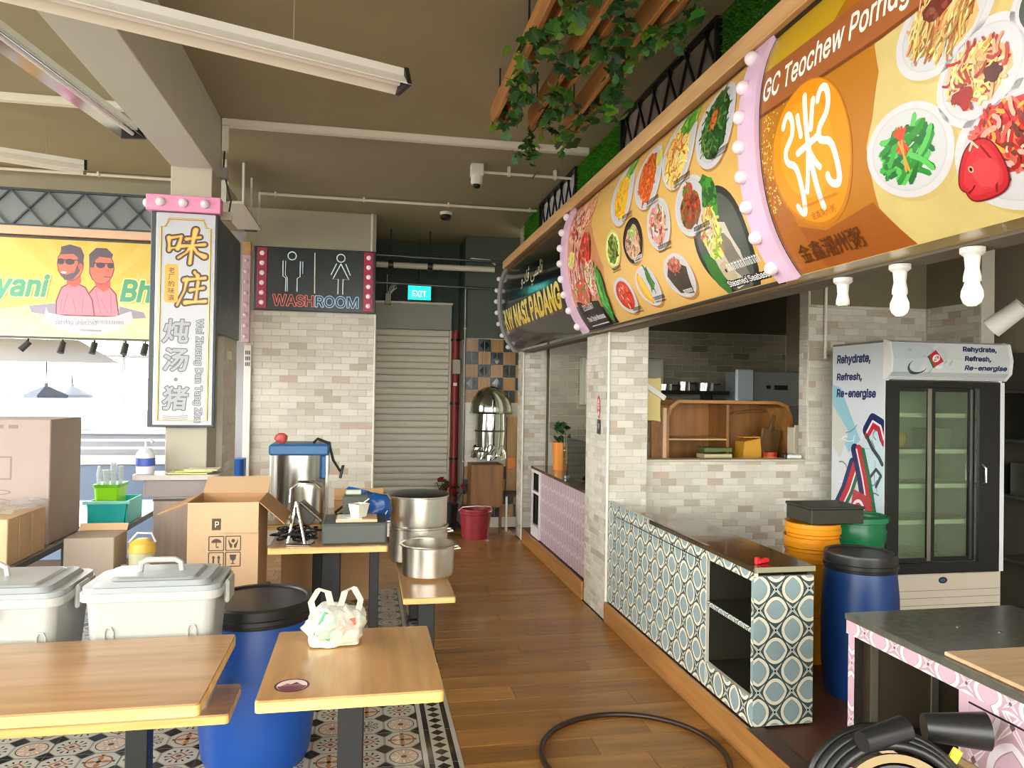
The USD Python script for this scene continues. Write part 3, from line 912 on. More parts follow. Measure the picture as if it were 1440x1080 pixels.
plate(P, U(3.90), 2.25, 0.15, 0.105); P.add(blob(U(3.96), 2.245, 0.05, 0.085, 0.35), (246, 170, 40)); P.add(blob(U(3.95), 2.25, 0.03, 0.07, 0.35), (252, 200, 80)); food(P, U(3.84), 2.28, 0.03, 0.06, [(60, 120, 50), (110, 160, 80)], 14, 0.08, 0.012, ang=1.7); marks(P, U(3.83), 2.175, 0.14, 0.03)
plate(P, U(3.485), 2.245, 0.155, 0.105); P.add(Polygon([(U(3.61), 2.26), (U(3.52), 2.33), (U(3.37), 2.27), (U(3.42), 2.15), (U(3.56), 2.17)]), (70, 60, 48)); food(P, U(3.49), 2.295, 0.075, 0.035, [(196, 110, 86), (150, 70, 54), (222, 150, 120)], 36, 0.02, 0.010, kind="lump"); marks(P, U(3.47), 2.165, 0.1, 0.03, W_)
# big fish plate at the right
P.at(0)
P.add(ell(U(2.98), 2.31, 0.235, 0.235, 0, 40), (44, 48, 44)); P.add(ell(U(2.98), 2.31, 0.205, 0.205, 0, 40), (84, 92, 84))
P.add(blob(U(3.02), 2.51, 0.075, 0.11, 0.5), (52, 120, 44)); food(P, U(3.0), 2.49, 0.07, 0.1, [(70, 150, 50), (40, 100, 40)], 18, 0.07, 0.02)
P.add(blob(U(2.99), 2.27, 0.12, 0.16, 0.4), (206, 200, 186)); P.add(blob(U(2.93), 2.24, 0.05, 0.12, 0.3), (130, 124, 112))
food(P, U(3.04), 2.36, 0.09, 0.11, [(232, 224, 120), (246, 240, 200), (220, 110, 90), (150, 180, 80), (240, 200, 200)], 60, 0.07, 0.012)
P.add(blob(U(3.12), 2.2, 0.05, 0.1, 0.2), (60, 120, 54))
P.add(blob(U(3.02), 2.19, 0.05, 0.05, 0), (196, 180, 150)); P.add(ell(U(3.03), 2.2, 0.008, 0.008), (30, 30, 30))
g = fit(text_shape("Steamed Seabass", bold=2), U(3.08), 2.135, U(2.74), 2.16)
P.add(g.buffer(0.005), (30, 28, 26)); P.add(g, W_); marks(P, U(2.88), 2.20, 0.26, 0.05, W_, 1)
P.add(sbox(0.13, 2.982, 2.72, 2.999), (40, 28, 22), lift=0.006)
laid(t, P, PRINT, "menu_print")
t.part("bottom_lip", bx(1.60, 1.63, 2.70, 5.40, 2.098, 2.1095), mat("sign_lip", (40, 34, 24), 0.4))
bulb_strip(t, 5.275, 5.41, M_LILAC)

# sign 3: porridge stall
t = Thing("stall_sign", "yellow and brown curved porridge stall sign with an orange oval emblem, nearest on the right", "sign")
t.part("sign_panel", sign_body(-0.3, 2.69), M_CREAMP, smooth=20)
YF = 2.69
P = Print(face(YF), clip=sbox(0.135, 2.112, 2.9, 2.998), strip=0.03, base=0.0004)
U = lambda y: YF - y
P.at(0)
P.add(Polygon([(0.13, 2.11), (0.13, 3.0), (0.86, 3.0), (0.80, 2.86), (0.765, 2.72), (0.79, 2.59), (0.745, 2.47), (0.70, 2.40), (0.69, 2.31), (0.675, 2.23), (0.74, 2.11)]), (180, 116, 26))
P.add(Polygon([(0.13, 2.70), (0.13, 3.0), (0.70, 3.0), (0.55, 2.85)]), (200, 164, 34))
P.add(Polygon([(0.13, 2.11), (0.13, 2.30), (0.4, 2.22), (0.66, 2.25), (0.74, 2.11)]), (156, 86, 30))
P.add(Polygon([(0.13, 2.11), (0.13, 2.5), (0.24, 2.4), (0.3, 2.11)]), (166, 98, 30))
for _ in range(260):
    x, y = 0.135 + abs(R_.gauss(0, 0.09)), R_.uniform(2.33, 2.72)
    P.add(ell(x, y, 0.004, 0.004, 0, 5), R_.choice([(240, 200, 70), (250, 220, 110), (196, 130, 30)]), lift=0.0008)
# banner
P.at(60)
ban = Polygon([(0.10, 2.70), (0.10, 2.86), (0.85, 2.845), (1.02, 2.845), (0.965, 2.77), (1.0, 2.70), (0.80, 2.69)])
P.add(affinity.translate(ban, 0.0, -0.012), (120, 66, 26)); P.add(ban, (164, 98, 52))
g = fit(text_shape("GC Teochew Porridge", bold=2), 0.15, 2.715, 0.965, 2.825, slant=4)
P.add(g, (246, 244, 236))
P.add(ell(U(2.265), 2.47, 0.222, 0.238, 0, 60), (196, 120, 20)); P.add(ell(U(2.265), 2.475, 0.214, 0.229, 0, 60), (226, 146, 20)); P.add(ell(U(2.28), 2.49, 0.15, 0.16, 0, 40), (232, 158, 32))
# the character, drawn with a brush
def S_(pts, w):
    q = np.array([(U(2.265) + a * 0.14, 2.475 + b * 0.20) for a, b in pts])
    if len(q) > 2:
        q = CubicSpline(np.arange(len(q)), q)(np.linspace(0, len(q) - 1, 6 * len(q)))
    return LineString(q).buffer(w, quad_segs=3)



ch = [S_([(-0.95, 0.62), (-0.62, 0.74), (-0.58, 0.42), (-0.9, 0.2), (-0.86, -0.02), (-0.6, -0.14), (-0.5, -0.5), (-0.62, -0.86), (-0.84, -0.78)], 0.0125),
      S_([(-0.32, 0.66), (-0.22, 0.32)], 0.012), S_([(0.0, 0.92), (0.04, 0.1), (0.1, -0.92)], 0.013), S_([(0.34, 0.78), (0.2, 0.34)], 0.012),
      S_([(-0.42, 0.06), (0.42, 0.16)], 0.012), S_([(0.02, 0.06), (-0.16, -0.34), (-0.34, -0.6)], 0.011), S_([(0.08, -0.04), (0.22, -0.22), (0.34, -0.32)], 0.011),
      S_([(0.52, 0.72), (0.72, 0.88), (0.9, 0.74), (0.84, 0.46), (0.56, 0.3), (0.5, 0.1), (0.8, 0.0), (0.96, -0.24), (0.94, -0.6), (0.7, -0.66), (0.56, -0.5)], 0.0125)]
P.add(unary_union(ch), (250, 246, 226))
g = fit(text_shape("金鑫潮州粥", "CJK", 1), U(2.33), 2.262, U(2.2), 2.287); P.add(g, (176, 96, 16))
marks(P, U(2.265), 2.31, 0.2, 0.014, (206, 120, 20), 1)
g = fit(text_shape("金鑫潮州粥", "CJK", 1), U(2.49), 2.142, U(2.14), 2.205); P.add(g, (92, 48, 14))
# four dishes
P.k = 0
SH = (196, 176, 110)
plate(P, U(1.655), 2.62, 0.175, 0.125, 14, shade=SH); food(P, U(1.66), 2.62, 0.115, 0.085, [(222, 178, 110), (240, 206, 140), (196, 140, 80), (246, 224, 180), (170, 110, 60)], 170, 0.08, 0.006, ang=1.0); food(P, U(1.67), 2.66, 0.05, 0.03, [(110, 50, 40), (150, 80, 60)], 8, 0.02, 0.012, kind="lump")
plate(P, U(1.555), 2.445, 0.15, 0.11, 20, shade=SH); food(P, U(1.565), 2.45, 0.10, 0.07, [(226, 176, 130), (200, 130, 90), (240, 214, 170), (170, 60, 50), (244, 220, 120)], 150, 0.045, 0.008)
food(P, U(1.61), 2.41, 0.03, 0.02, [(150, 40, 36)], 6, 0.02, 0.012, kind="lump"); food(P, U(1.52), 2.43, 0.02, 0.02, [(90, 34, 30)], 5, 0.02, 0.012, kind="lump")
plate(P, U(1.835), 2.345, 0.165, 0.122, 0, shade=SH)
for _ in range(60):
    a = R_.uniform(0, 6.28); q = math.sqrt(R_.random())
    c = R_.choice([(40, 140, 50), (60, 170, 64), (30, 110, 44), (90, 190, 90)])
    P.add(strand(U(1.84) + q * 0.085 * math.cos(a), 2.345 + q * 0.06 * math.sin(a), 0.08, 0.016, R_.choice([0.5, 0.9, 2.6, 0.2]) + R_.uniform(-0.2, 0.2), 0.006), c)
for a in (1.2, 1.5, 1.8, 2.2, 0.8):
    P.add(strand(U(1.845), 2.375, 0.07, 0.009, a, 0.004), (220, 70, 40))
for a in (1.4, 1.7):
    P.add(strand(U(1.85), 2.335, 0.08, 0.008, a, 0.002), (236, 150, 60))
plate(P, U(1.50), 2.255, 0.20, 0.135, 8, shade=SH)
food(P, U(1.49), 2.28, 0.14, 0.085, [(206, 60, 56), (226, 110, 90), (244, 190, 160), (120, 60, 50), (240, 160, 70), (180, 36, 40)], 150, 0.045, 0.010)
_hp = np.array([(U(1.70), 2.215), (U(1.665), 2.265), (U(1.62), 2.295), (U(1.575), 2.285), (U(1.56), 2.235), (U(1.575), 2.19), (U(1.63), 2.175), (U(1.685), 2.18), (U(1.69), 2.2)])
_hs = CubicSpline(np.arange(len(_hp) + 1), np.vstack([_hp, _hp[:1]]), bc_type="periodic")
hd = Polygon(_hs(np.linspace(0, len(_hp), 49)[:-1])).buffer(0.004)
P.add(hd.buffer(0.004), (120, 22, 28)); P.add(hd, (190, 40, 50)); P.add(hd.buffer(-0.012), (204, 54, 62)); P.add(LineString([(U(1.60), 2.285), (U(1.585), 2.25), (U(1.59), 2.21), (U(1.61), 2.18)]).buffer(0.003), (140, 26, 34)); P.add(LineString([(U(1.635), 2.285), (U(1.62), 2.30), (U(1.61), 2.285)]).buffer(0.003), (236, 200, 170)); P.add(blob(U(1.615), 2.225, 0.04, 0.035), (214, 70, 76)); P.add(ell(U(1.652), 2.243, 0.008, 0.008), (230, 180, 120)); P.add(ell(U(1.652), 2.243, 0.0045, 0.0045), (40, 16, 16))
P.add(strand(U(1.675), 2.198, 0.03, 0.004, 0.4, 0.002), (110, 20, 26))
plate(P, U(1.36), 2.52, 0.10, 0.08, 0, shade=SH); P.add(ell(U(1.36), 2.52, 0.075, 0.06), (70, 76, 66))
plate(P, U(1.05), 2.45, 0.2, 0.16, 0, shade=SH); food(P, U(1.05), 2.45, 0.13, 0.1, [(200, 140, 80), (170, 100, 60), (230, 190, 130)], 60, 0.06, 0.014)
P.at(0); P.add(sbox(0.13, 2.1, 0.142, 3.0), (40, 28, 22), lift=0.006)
laid(t, P, PRINT, "sign_print")
bulb_strip(t, 2.56, 2.69, M_LILAC)
t.part("dark_edge", bx(1.49, 1.50, -0.3, 2.56, 3.0, 3.012), M_BLACK)

# wooden rail on top of the three signs
one("sign_top_rail", cbx(1.462, 1.718, -0.5, 8.14, 3.013, 3.10, 0.004), M_PEACH, "long pale wooden rail running along the top of the curved stall signs", "rail")

# planted and latticed panels above the rail
M_GRASS = [leaf_mat("grass_a", (70, 150, 24)), leaf_mat("grass_b", (52, 122, 20))]


def grass_panel(y0, y1, label, n, z0=3.118, z1=3.545):
    t = Thing("grass_panel", label, "artificial grass panel")
    t.part("backing", bx(1.704, 1.718, y0, y1, z0, z1), mat("grass_back", (44, 100, 22), 0.9))
    r = np.random.default_rng(int(abs(y0) * 100) + 7)
    y = r.uniform(y0, y1, n); z = r.uniform(z0, z1 - 0.01, n)
    b = np.stack([np.full(n, 1.705), y, z], 1)
    tip = b + np.stack([-r.uniform(0.012, 0.028, n), r.normal(0, 0.012, n), r.normal(-0.004, 0.012, n)], 1)
    tip[:, 2] = np.clip(tip[:, 2], z0, z1); tip[:, 1] = np.clip(tip[:, 1], y0, y1)
    s = np.stack([np.zeros(n), r.normal(0, 0.0035, n), r.normal(0, 0.0035, n)], 1)
    v = np.stack([b - s, b + s, tip], 1).reshape(-1, 3)
    t.part("grass_blades", (v, np.arange(3 * n).reshape(-1, 3)), M_GRASS[0], kind="stuff", smooth=False)


grass_panel(-0.4, 3.42, "long strip of green artificial grass above the nearest sign", 9000)
grass_panel(4.90, 5.98, "patch of green artificial grass between the two black lattice panels", 7000)
grass_panel(7.34, 8.12, "small patch of artificial grass at the far end above the black sign", 2500)


def lattice(name, label, fn, w, h, m, back, pitch, bar=0.012, frame=True):
    """fn(u, v, w): a flat panel; crossing bars as parts."""
    t = Thing(name, label, "lattice panel")
    t.part("backing", prism(sbox(0, 0, w, h), 0.006, lambda v: fn(v[:, 0], v[:, 1], v[:, 2])), back)
    clip = sbox(0.004, 0.004, w - 0.004, h - 0.004)
    for sgn in (1, -1):
        x = -h * 1.4
        while x < w + h * 1.4:
            l = LineString([(x, 0), (x + sgn * pitch[0] * h / pitch[1], h)]).buffer(bar / 2, cap_style="flat").intersection(clip)
            if not l.is_empty and l.area > 1e-4:
                t.part("lattice_bar", prism(l, 0.014, lambda v, o=(0.012 if sgn > 0 else 0.024): fn(v[:, 0], v[:, 1], v[:, 2] + o)), m)
            x += pitch[0]
    for a in (sbox(0, 0, w, 0.02), sbox(0, h - 0.02, w, h), sbox(0, 0.02, 0.02, h - 0.02), sbox(w - 0.02, 0.02, w, h - 0.02)):
        t.part("frame_bar", prism(a, 0.04, lambda v: fn(v[:, 0], v[:, 1], v[:, 2])), m)
    return t


M_LATB = mat("lattice_grey_back", (140, 134, 124), 0.7, vary=0.2, scale=6)
lattice("lattice_panel", "black diamond lattice panel above the menu sign", flat((1.718, 4.88, 3.105), (0, -1, 0), (0, 0, 1), (-1, 0, 0)), 1.44, 0.44, M_BLACK, M_LATB, (0.24, 0.40))
lattice("lattice_panel", "small dark lattice panel above the black sign, farther back", flat((1.718, 7.32, 3.105), (0, -1, 0), (0, 0, 1), (-1, 0, 0)), 1.32, 0.44, M_BLACK, mat("lattice_pale_back", (196, 200, 196), 0.6), (0.24, 0.40))

# ------------------------------------------------------------------ bulbs under the nearest sign
M_LED = mat("lamp_bulb_white", (250, 246, 232), 0.25, emit=0.35)
t = Thing("lamp_bulb", "white lamp bulb in its holder under the porridge sign, nearest of the three", "lamp", "bulbs under the porridge sign")
t.part("holder", lathe([(0, 2.150), (0.034, 2.150), (0.034, 2.135), (0.022, 2.125), (0.019, 2.09), (0.024, 2.065), (0.024, 2.05), (0, 2.05)][::-1], (1.75, 1.90, -0.052), 20), M_WHITE)
t.part("bulb", lathe([(0, 1.976), (0.012, 1.978), (0.024, 1.988), (0.030, 2.005), (0.029, 2.022), (0.022, 2.040), (0.019, 2.052), (0, 2.052)], (1.75, 1.90, -0.052), 20), M_LED, smooth=True)
t.copy(0, 0.305, 0, 0, "white lamp bulb under the porridge sign, middle of the three")
t = Thing("lamp_holder", "empty white lamp holder under the sign, beside the cooler top", "lamp")
t.part("holder", lathe([(0, 2.05), (0.024, 2.05), (0.024, 2.065), (0.019, 2.09), (0.022, 2.125), (0.034, 2.135), (0.034, 2.150), (0, 2.150)], (1.75, 2.51, -0.052), 20), M_WHITE)
t.part("socket", lathe([(0, 2.046), (0.018, 2.046), (0.018, 2.052), (0, 2.052)], (1.75, 2.51, -0.052), 16), mat("socket_cream", (236, 230, 206), 0.4))

# ------------------------------------------------------------------ wooden racks with ivy under the ceiling
M_RACK = wood("rack_wood", (200, 142, 82), (158, 104, 54), "y", 0.5, 0.7, 8)
M_IVY = [leaf_mat("ivy_dark", (42, 88, 42)), leaf_mat("ivy_mid", (54, 110, 40)), leaf_mat("ivy_light", (104, 150, 44)), leaf_mat("ivy_deep", (30, 70, 38))]
M_STEM = mat("ivy_stem", (70, 74, 40), 0.6)


def leaf(c, size, yaw, pitch, roll):
    a = [(0, -0.5), (0.34, -0.42), (0.52, -0.1), (0.30, 0.05), (0.36, 0.3), (0.12, 0.26), (0, 0.62), (-0.12, 0.26), (-0.36, 0.3), (-0.30, 0.05), (-0.52, -0.1), (-0.34, -0.42)]
    v = np.array([(0, 0, 0.04)] + [(x, y, -0.10 * abs(x) * 2 + 0.05 * math.sin(5 * y)) for x, y in a]) * size
    f = np.array([[0, 1 + k, 1 + (k + 1) % 12] for k in range(12)])
    v = v @ (Rz(yaw) @ Rx(pitch) @ Ry(roll)).T + c
    return v, f


for bi, (X, lab, lab2) in enumerate([(0.74, "wooden ceiling bar with ivy, farthest left of the three", "ivy garland on the left wooden ceiling bar"), (0.965, "wooden ceiling bar with ivy, middle of the three", "ivy garland on the middle wooden ceiling bar"), (1.19, "wooden ceiling bar with ivy, nearest the signs", "ivy garland on the wooden ceiling bar nearest the signs")]):
    t = Thing("hanging_wood_bar", lab, "wooden bar", "wooden bars under the ceiling")
    t.part("side_board", cbx(X - 0.045, X - 0.02, 1.2, 4.36, 3.22, 3.34, 0.003), M_RACK)
    t.part("side_board", cbx(X + 0.02, X + 0.045, 1.2, 4.36, 3.22, 3.34, 0.003), M_RACK)
    for y in (1.5, 2.6, 3.5, 4.3):
        t.part("spacer_block", cbx(X - 0.02, X + 0.02, y - 0.03, y + 0.03, 3.24, 3.33, 0.002), M_RACK)
        t.part("hanger", cyl((X, y, 3.33), (X, y, H), 0.005, n=6), M_BLACK)
    r = random.Random(40 + bi)
    v = Thing("ivy_garland", lab2, "ivy", "ivy on the ceiling bars")
    pts = []
    y = (4.24, 4.5, 4.42)[bi]
    ph = r.uniform(0, 6)
    while y > 1.5:
        pts.append((X + 0.05 * math.sin(6 * y + ph), y, 3.24 + 0.035 * math.sin(9 * y + ph)))
        y -= 0.07
    if bi == 1:
        pts = [(X + 0.02, 4.55, 3.12), (X, 4.5, 3.18)] + pts
    v.part("stem", tube(pts, 0.005, 5), M_STEM)
    for k in range(140):
        i = r.uniform(0, len(pts) * 0.62)
        q = pts[int(i)]
        s = r.uniform(0.045, 0.085)
        c = np.array([q[0] + r.gauss(0, 0.032), q[1] + r.uniform(-0.06, 0.06), q[2] - abs(r.gauss(0.03, 0.045)) - 0.01])
        v.part("leaf", leaf(c, s, r.uniform(0, 360), r.uniform(-70, 70), r.uniform(-40, 40)), M_IVY[r.choices([0, 1, 2, 3], [5, 4, 2, 3])[0]], smooth=False)
# ------------------------------------------------------------------ ceiling fittings
M_REFL = mat("reflector_enamel", (236, 232, 220), 0.3)
M_REFLS = mat("mirror_reflector", (225, 228, 230), 0.14, metal=1.0)
M_TUBE = mat("lamp_tube", (250, 250, 250), 0.2)
M_CONDUIT = mat("conduit_white", (232, 228, 214), 0.45)


def fluor(label, p0, p1, wid, refl, drop):
    p0, p1 = np.array(p0, float), np.array(p1, float)
    d = p1 - p0; L = np.linalg.norm(d); d /= L
    n = np.cross([0, 0, 1], d)
    fn = lambda v: p0 + np.outer(v[:, 2], d) + np.outer(v[:, 0], n) + np.outer(v[:, 1], [0, 0, 1])
    t = Thing("fluorescent_light", label, "ceiling light")
    w = wid / 2
    sec = Polygon([(-w, 0), (-w, 0.004), (-0.03, 0.05), (0.03, 0.05), (w, 0.004), (w, 0), (0.028, 0.044), (-0.028, 0.044)])
    t.part("reflector", prism(sec, L, fn), refl, smooth=False)
    t.part("batten", prism(sbox(-0.028, 0.05, 0.028, 0.085), L, fn), M_WHITEM, smooth=False)
    t.part("tube", tube([p0 + d * 0.03 + [0, 0, 0.026], p1 - d * 0.03 + [0, 0, 0.026]], 0.013, 10), M_TUBE, smooth=True)
    for e, o in ((p0, 0), (p1, -0.02)):
        q = e + d * o
        t.part("end_cap", prism(Polygon([(-w, -0.002), (-w, 0.008), (-0.034, 0.088), (0.034, 0.088), (w, 0.008), (w, -0.002)]), 0.02, lambda v, q=q: q + np.outer(v[:, 2], d) + np.outer(v[:, 0], n) + np.outer(v[:, 1], [0, 0, 1])), M_BLACKP, smooth=False)
    for f in (0.2, 0.8):
        q = p0 + d * L * f
        t.part("hanger", cyl(q + [0, 0, 0.085], [q[0], q[1], H], 0.0025, n=6), M_CEIL)


fluor("long white fluorescent ceiling light with a broad reflector, reaching across the top left", (-2.2, 2.51, 3.0), (0.15, 3.376, 3.0), 0.14, M_REFL, 0)
fluor("shiny mirrored fluorescent light to the left of the ceiling beam", (-1.86, 2.9, 3.25), (-1.50, 5.20, 3.25), 0.15, M_REFLS, 0)
fluor("short far fluorescent light low at the left edge of the ceiling", (-3.3, 5.62, 3.25), (-2.09, 6.11, 3.25), 0.12, M_REFL, 0)

for lab, x0, x1, y in (("white cable trunking crossing the ceiling in front of the dome camera", -1.03, 1.66, 5.56), ("thin white conduit crossing the ceiling behind the dome camera", -1.03, 1.76, 7.5), ("short white trunking on the ceiling left of the beam", -4.4, -1.31, 5.40), ("white conduit far back on the ceiling left of the beam", -4.4, -1.27, 7.2)):
    t = Thing("cable_trunking", lab, "conduit")
    r = 0.03 if y < 6 else 0.014
    if y < 6:
        t.part("channel", cbx(x0, x1, y - 0.03, y + 0.03, H - 0.045, H, 0.004), M_CONDUIT)
        t.part("cover", cbx(x0, x1, y - 0.026, y + 0.026, H - 0.052, H - 0.045, 0.002), M_CONDUIT)
    else:
        t.part("pipe", cyl((x0, y, H - 0.025), (x1, y, H - 0.025), r, n=8), M_CONDUIT)
        for f in (0.05, 0.35, 0.65, 0.95):
            xx = x0 + (x1 - x0) * f
            t.part("clip", cbx(xx - 0.01, xx + 0.01, y - 0.02, y + 0.02, H - 0.042, H, 0.002), M_CONDUIT)
t = Thing("cable_drop", "white trunking drop with grey switch box and black cable beside the column top", "conduit")
t.part("trunking", cbx(-1.03, -0.985, 5.54, 5.58, 3.32, H - 0.05, 0.004), M_CONDUIT)
t.part("switch_box", cbx(-1.045, -0.985, 5.52, 5.57, 3.12, 3.2, 0.006), mat("switch_grey", (150, 152, 156), 0.4))
t.part("cable", tube([(-1.01, 5.55, 3.32), (-1.015, 5.55, 3.2), (-0.99, 5.56, 3.08), (-0.97, 5.6, 2.98), (-0.985, 5.62, 2.9)], 0.006, 6), M_BLACK)
t.part("junction", cbx(-1.03, -0.96, 5.58, 5.63, 2.84, 2.9, 0.006), M_CONDUIT)

# hung white tray beside the column
t = Thing("hanging_cable_tray", "white open cable tray hung from the ceiling behind the column top", "cable tray")
M_TRAY = mat("tray_white", (206, 204, 190), 0.5)
t.part("bottom_plate", bx(-1.25, -1.03, 6.55, 7.60, 3.19, 3.205), M_TRAY)
t.part("side_panel", bx(-1.25, -1.235, 6.55, 7.60, 3.205, 3.45), M_TRAY)
t.part("end_panel", bx(-1.25, -1.17, 6.54, 6.55, 3.19, H), M_TRAY)
for y in (6.6, 7.05, 7.55):
    t.part("hanger", join([cbx(-1.055, -1.035, y - 0.012, y + 0.012, 3.2055, H, 0.003), cbx(-1.235, -1.055, y - 0.012, y + 0.012, 3.2055, 3.222, 0.003)]), M_WHITEM)
t.part("black_box", cbx(-1.20, -1.08, 7.61, 7.70, 3.19, 3.28, 0.005), M_BLACKP)

t = Thing("dome_camera", "white ceiling security camera with a small dark dome", "security camera")
t.part("junction_box", cbx(0.825, 0.93, 6.12, 6.22, H - 0.10, H, 0.006), M_WHITE)
t.part("housing", lathe([(0, 0), (0.042, 0.0), (0.05, 0.015), (0.05, 0.07), (0, 0.07)], (0.877, 6.17, H - 0.17), 24), M_WHITE)
t.part("dome", lathe([(0, -0.032), (0.018, -0.028), (0.03, -0.016), (0.034, 0.001), (0, 0.001)], (0.877, 6.17, H - 0.17), 20), mat("dome_black", (20, 22, 24), 0.08), smooth=True)
t.part("conduit", cyl((0.93, 6.17, H - 0.06), (1.70, 6.17, H - 0.06), 0.012, n=8), M_CONDUIT)
for x in (1.15, 1.55):
    t.part("clip", cbx(x - 0.012, x + 0.012, 6.15, 6.19, H - 0.08, H, 0.002), M_CONDUIT)


def detector(label, x, y, col):
    t = Thing("smoke_detector", label, "smoke detector")
    t.part("mount", lathe([(0, 0), (0.06, 0), (0.066, 0.012), (0.066, 0.03), (0, 0.03)], (x, y, H - 0.03), 20), M_WHITE)
    t.part("sensor_head", lathe([(0, 0), (0.045, 0.0), (0.055, 0.01), (0.055, 0.05), (0, 0.05)], (x, y, H - 0.08), 20), col)


detector("dark round detector on the ceiling near the far recess", 0.80, 7.9, M_BLACKP)
detector("grey round detector on the ceiling above the left lattice", -3.35, 7.1, mat("detector_grey", (96, 104, 108), 0.5))

# pipes, duct and exit sign over the shutter
t = Thing("service_pipes", "pale pipe run with black cable clamps crossing above the exit sign", "pipes")
t.part("duct_pipe", cyl((0.09, 8.9, 3.13), (1.50, 8.9, 3.13), 0.035, n=14), mat("duct_pale", (216, 214, 196), 0.4), smooth=True)
t.part("upper_pipe", cyl((0.09, 8.9, 3.24), (1.60, 8.9, 3.225), 0.014, n=8), M_STEELD, smooth=True)
t.part("lower_pipe", cyl((0.09, 8.93, 2.92), (1.60, 8.93, 2.90), 0.013, n=8), M_STEELD, smooth=True)
for x in (0.26, 0.72):
    t.part("clamp", lathe([(0.035, -0.03), (0.052, -0.03), (0.052, 0.03), (0.035, 0.03)], (x, 8.9, 3.13), 16, "x"), M_BLACKP)
    t.part("drop_rod", cyl((x, 8.9, 3.16), (x, 8.9, H), 0.008, n=6), M_BLACK)
t.part("bracket", join([cbx(0.68, 0.86, 8.89, 8.91, 3.26, 3.275, 0.002), cbx(0.84, 0.855, 8.89, 8.91, 3.05, 3.26, 0.002)]), M_BLACK)
t.part("lamp_arm", tube([(1.20, 8.95, 3.235), (1.22, 8.95, 3.26), (1.45, 8.95, 3.25), (1.52, 8.95, 3.2)], 0.012, 8), M_WHITE)
t = Thing("exit_sign", "glowing green exit sign above the shutter", "exit sign")
t.part("box", cbx(0.487, 0.785, 9.40, 9.46, 2.785, 2.975, 0.006), mat("exit_case", (70, 200, 190), 0.4))
fn = flat((0.487, 9.399, 2.785), (1, 0, 0), (0, 0, 1), (0, -1, 0))
P = Print(fn); P.add(sbox(0.006, 0.006, 0.292, 0.184), (30, 200, 190))
P.add(fit(text_shape("EXIT", bold=2), 0.06, 0.045, 0.235, 0.12), (225, 255, 250))
laid(t, P, tint_mat("exit_glow", emit=1.6), "lit_face")
t.part("stand", cyl((0.63, 9.43, 2.975), (0.63, 9.43, H), 0.006, n=6), M_BLACK)
t = Thing("pull_box", "grey electrical pull box with looped cables left of the exit sign", "electrical box")
t.part("box", cbx(0.215, 0.285, 9.40, 9.46, 2.72, 2.86, 0.005), mat("pull_box_grey", (170, 168, 150), 0.5))
t.part("rod", cyl((0.235, 9.43, 2.86), (0.235, 9.43, 3.1), 0.008, n=6), M_STEELD)
for k in range(3):
    t.part("cable_loop", tube([(0.25 + 0.02 * k, 9.43, 2.86), (0.27 + 0.02 * k, 9.42, 2.93), (0.30 + 0.02 * k, 9.42, 2.98), (0.315 + 0.02 * k, 9.43, 2.93), (0.28, 9.43, 2.87)], 0.005, 5), M_WHITE)

# ------------------------------------------------------------------ washroom sign
t = Thing("washroom_sign", "black washroom sign with neon figures and red bulb strips", "sign")
t.part("board", cbx(-1.17, 0.08, 8.13, 8.195, 2.472, 3.135, 0.004), mat("washroom_board", (30, 40, 42), 0.3))
M_RED = mat("bulb_strip_red", (176, 30, 74), 0.35)
for x in (-1.085, 0.005):
    k = t.part("bulb_strip", cbx(x - 0.05, x + 0.05, 8.115, 8.13, 2.485, 3.12, 0.003), M_RED)
    for i in range(6):
        t.part("bulb", ellip((x, 8.108, 2.545 + i * 0.103), (0.026, 0.022, 0.026), 2), mat("bulb_pinkish", (255, 236, 240), 0.2, emit=0.5 if x > -0.5 else 0.15), under=k, smooth=True)
M_NEW = mat("neon_white", (216, 232, 236), 0.3, emit=0.25)
M_NER = mat("neon_red", (216, 110, 96), 0.3, emit=0.12)
M_NEB = mat("neon_blue", (150, 190, 226), 0.3, emit=0.15)


def neon(name, pts, m, r=0.006, closed=False, lab=None):
    t.part(name, tube([(x, 8.118, z) for x, z in pts], r, 6, closed), m, label=lab, smooth=True)


circ = lambda cx, cz, r: [(cx + r * math.cos(k * math.pi / 10), cz + r * math.sin(k * math.pi / 10)) for k in range(20)]
neon("man_head", circ(-0.785, 3.045, 0.042), M_NEW, closed=True)
neon("man_body", [(-0.875, 2.99), (-0.875, 2.83), (-0.845, 2.81), (-0.845, 2.67)], M_NEW)
neon("man_body", [(-0.85, 2.99), (-0.85, 2.84), (-0.83, 2.815), (-0.825, 2.67)], M_NEW, 0.004)
neon("man_body", [(-0.70, 2.99), (-0.70, 2.83), (-0.73, 2.81), (-0.73, 2.67)], M_NEW)
neon("man_body", [(-0.675, 2.99), (-0.675, 2.86)], M_NEW, 0.004)
neon("divider", [(-0.555, 3.09), (-0.55, 2.66)], mat("neon_yellow", (226, 226, 190), 0.3, emit=0.2))
neon("woman_head", circ(-0.285, 3.045, 0.042), M_NEW, closed=True)
neon("woman_dress", [(-0.285, 2.985), (-0.365, 2.82), (-0.31, 2.82), (-0.31, 2.66)], M_NEW)
neon("woman_dress", [(-0.285, 2.985), (-0.20, 2.82), (-0.26, 2.82), (-0.26, 2.66)], M_NEW)
neon("woman_arm", [(-0.33, 2.985), (-0.385, 2.865)], M_NEW); neon("woman_arm", [(-0.235, 2.985), (-0.185, 2.865)], M_NEW)
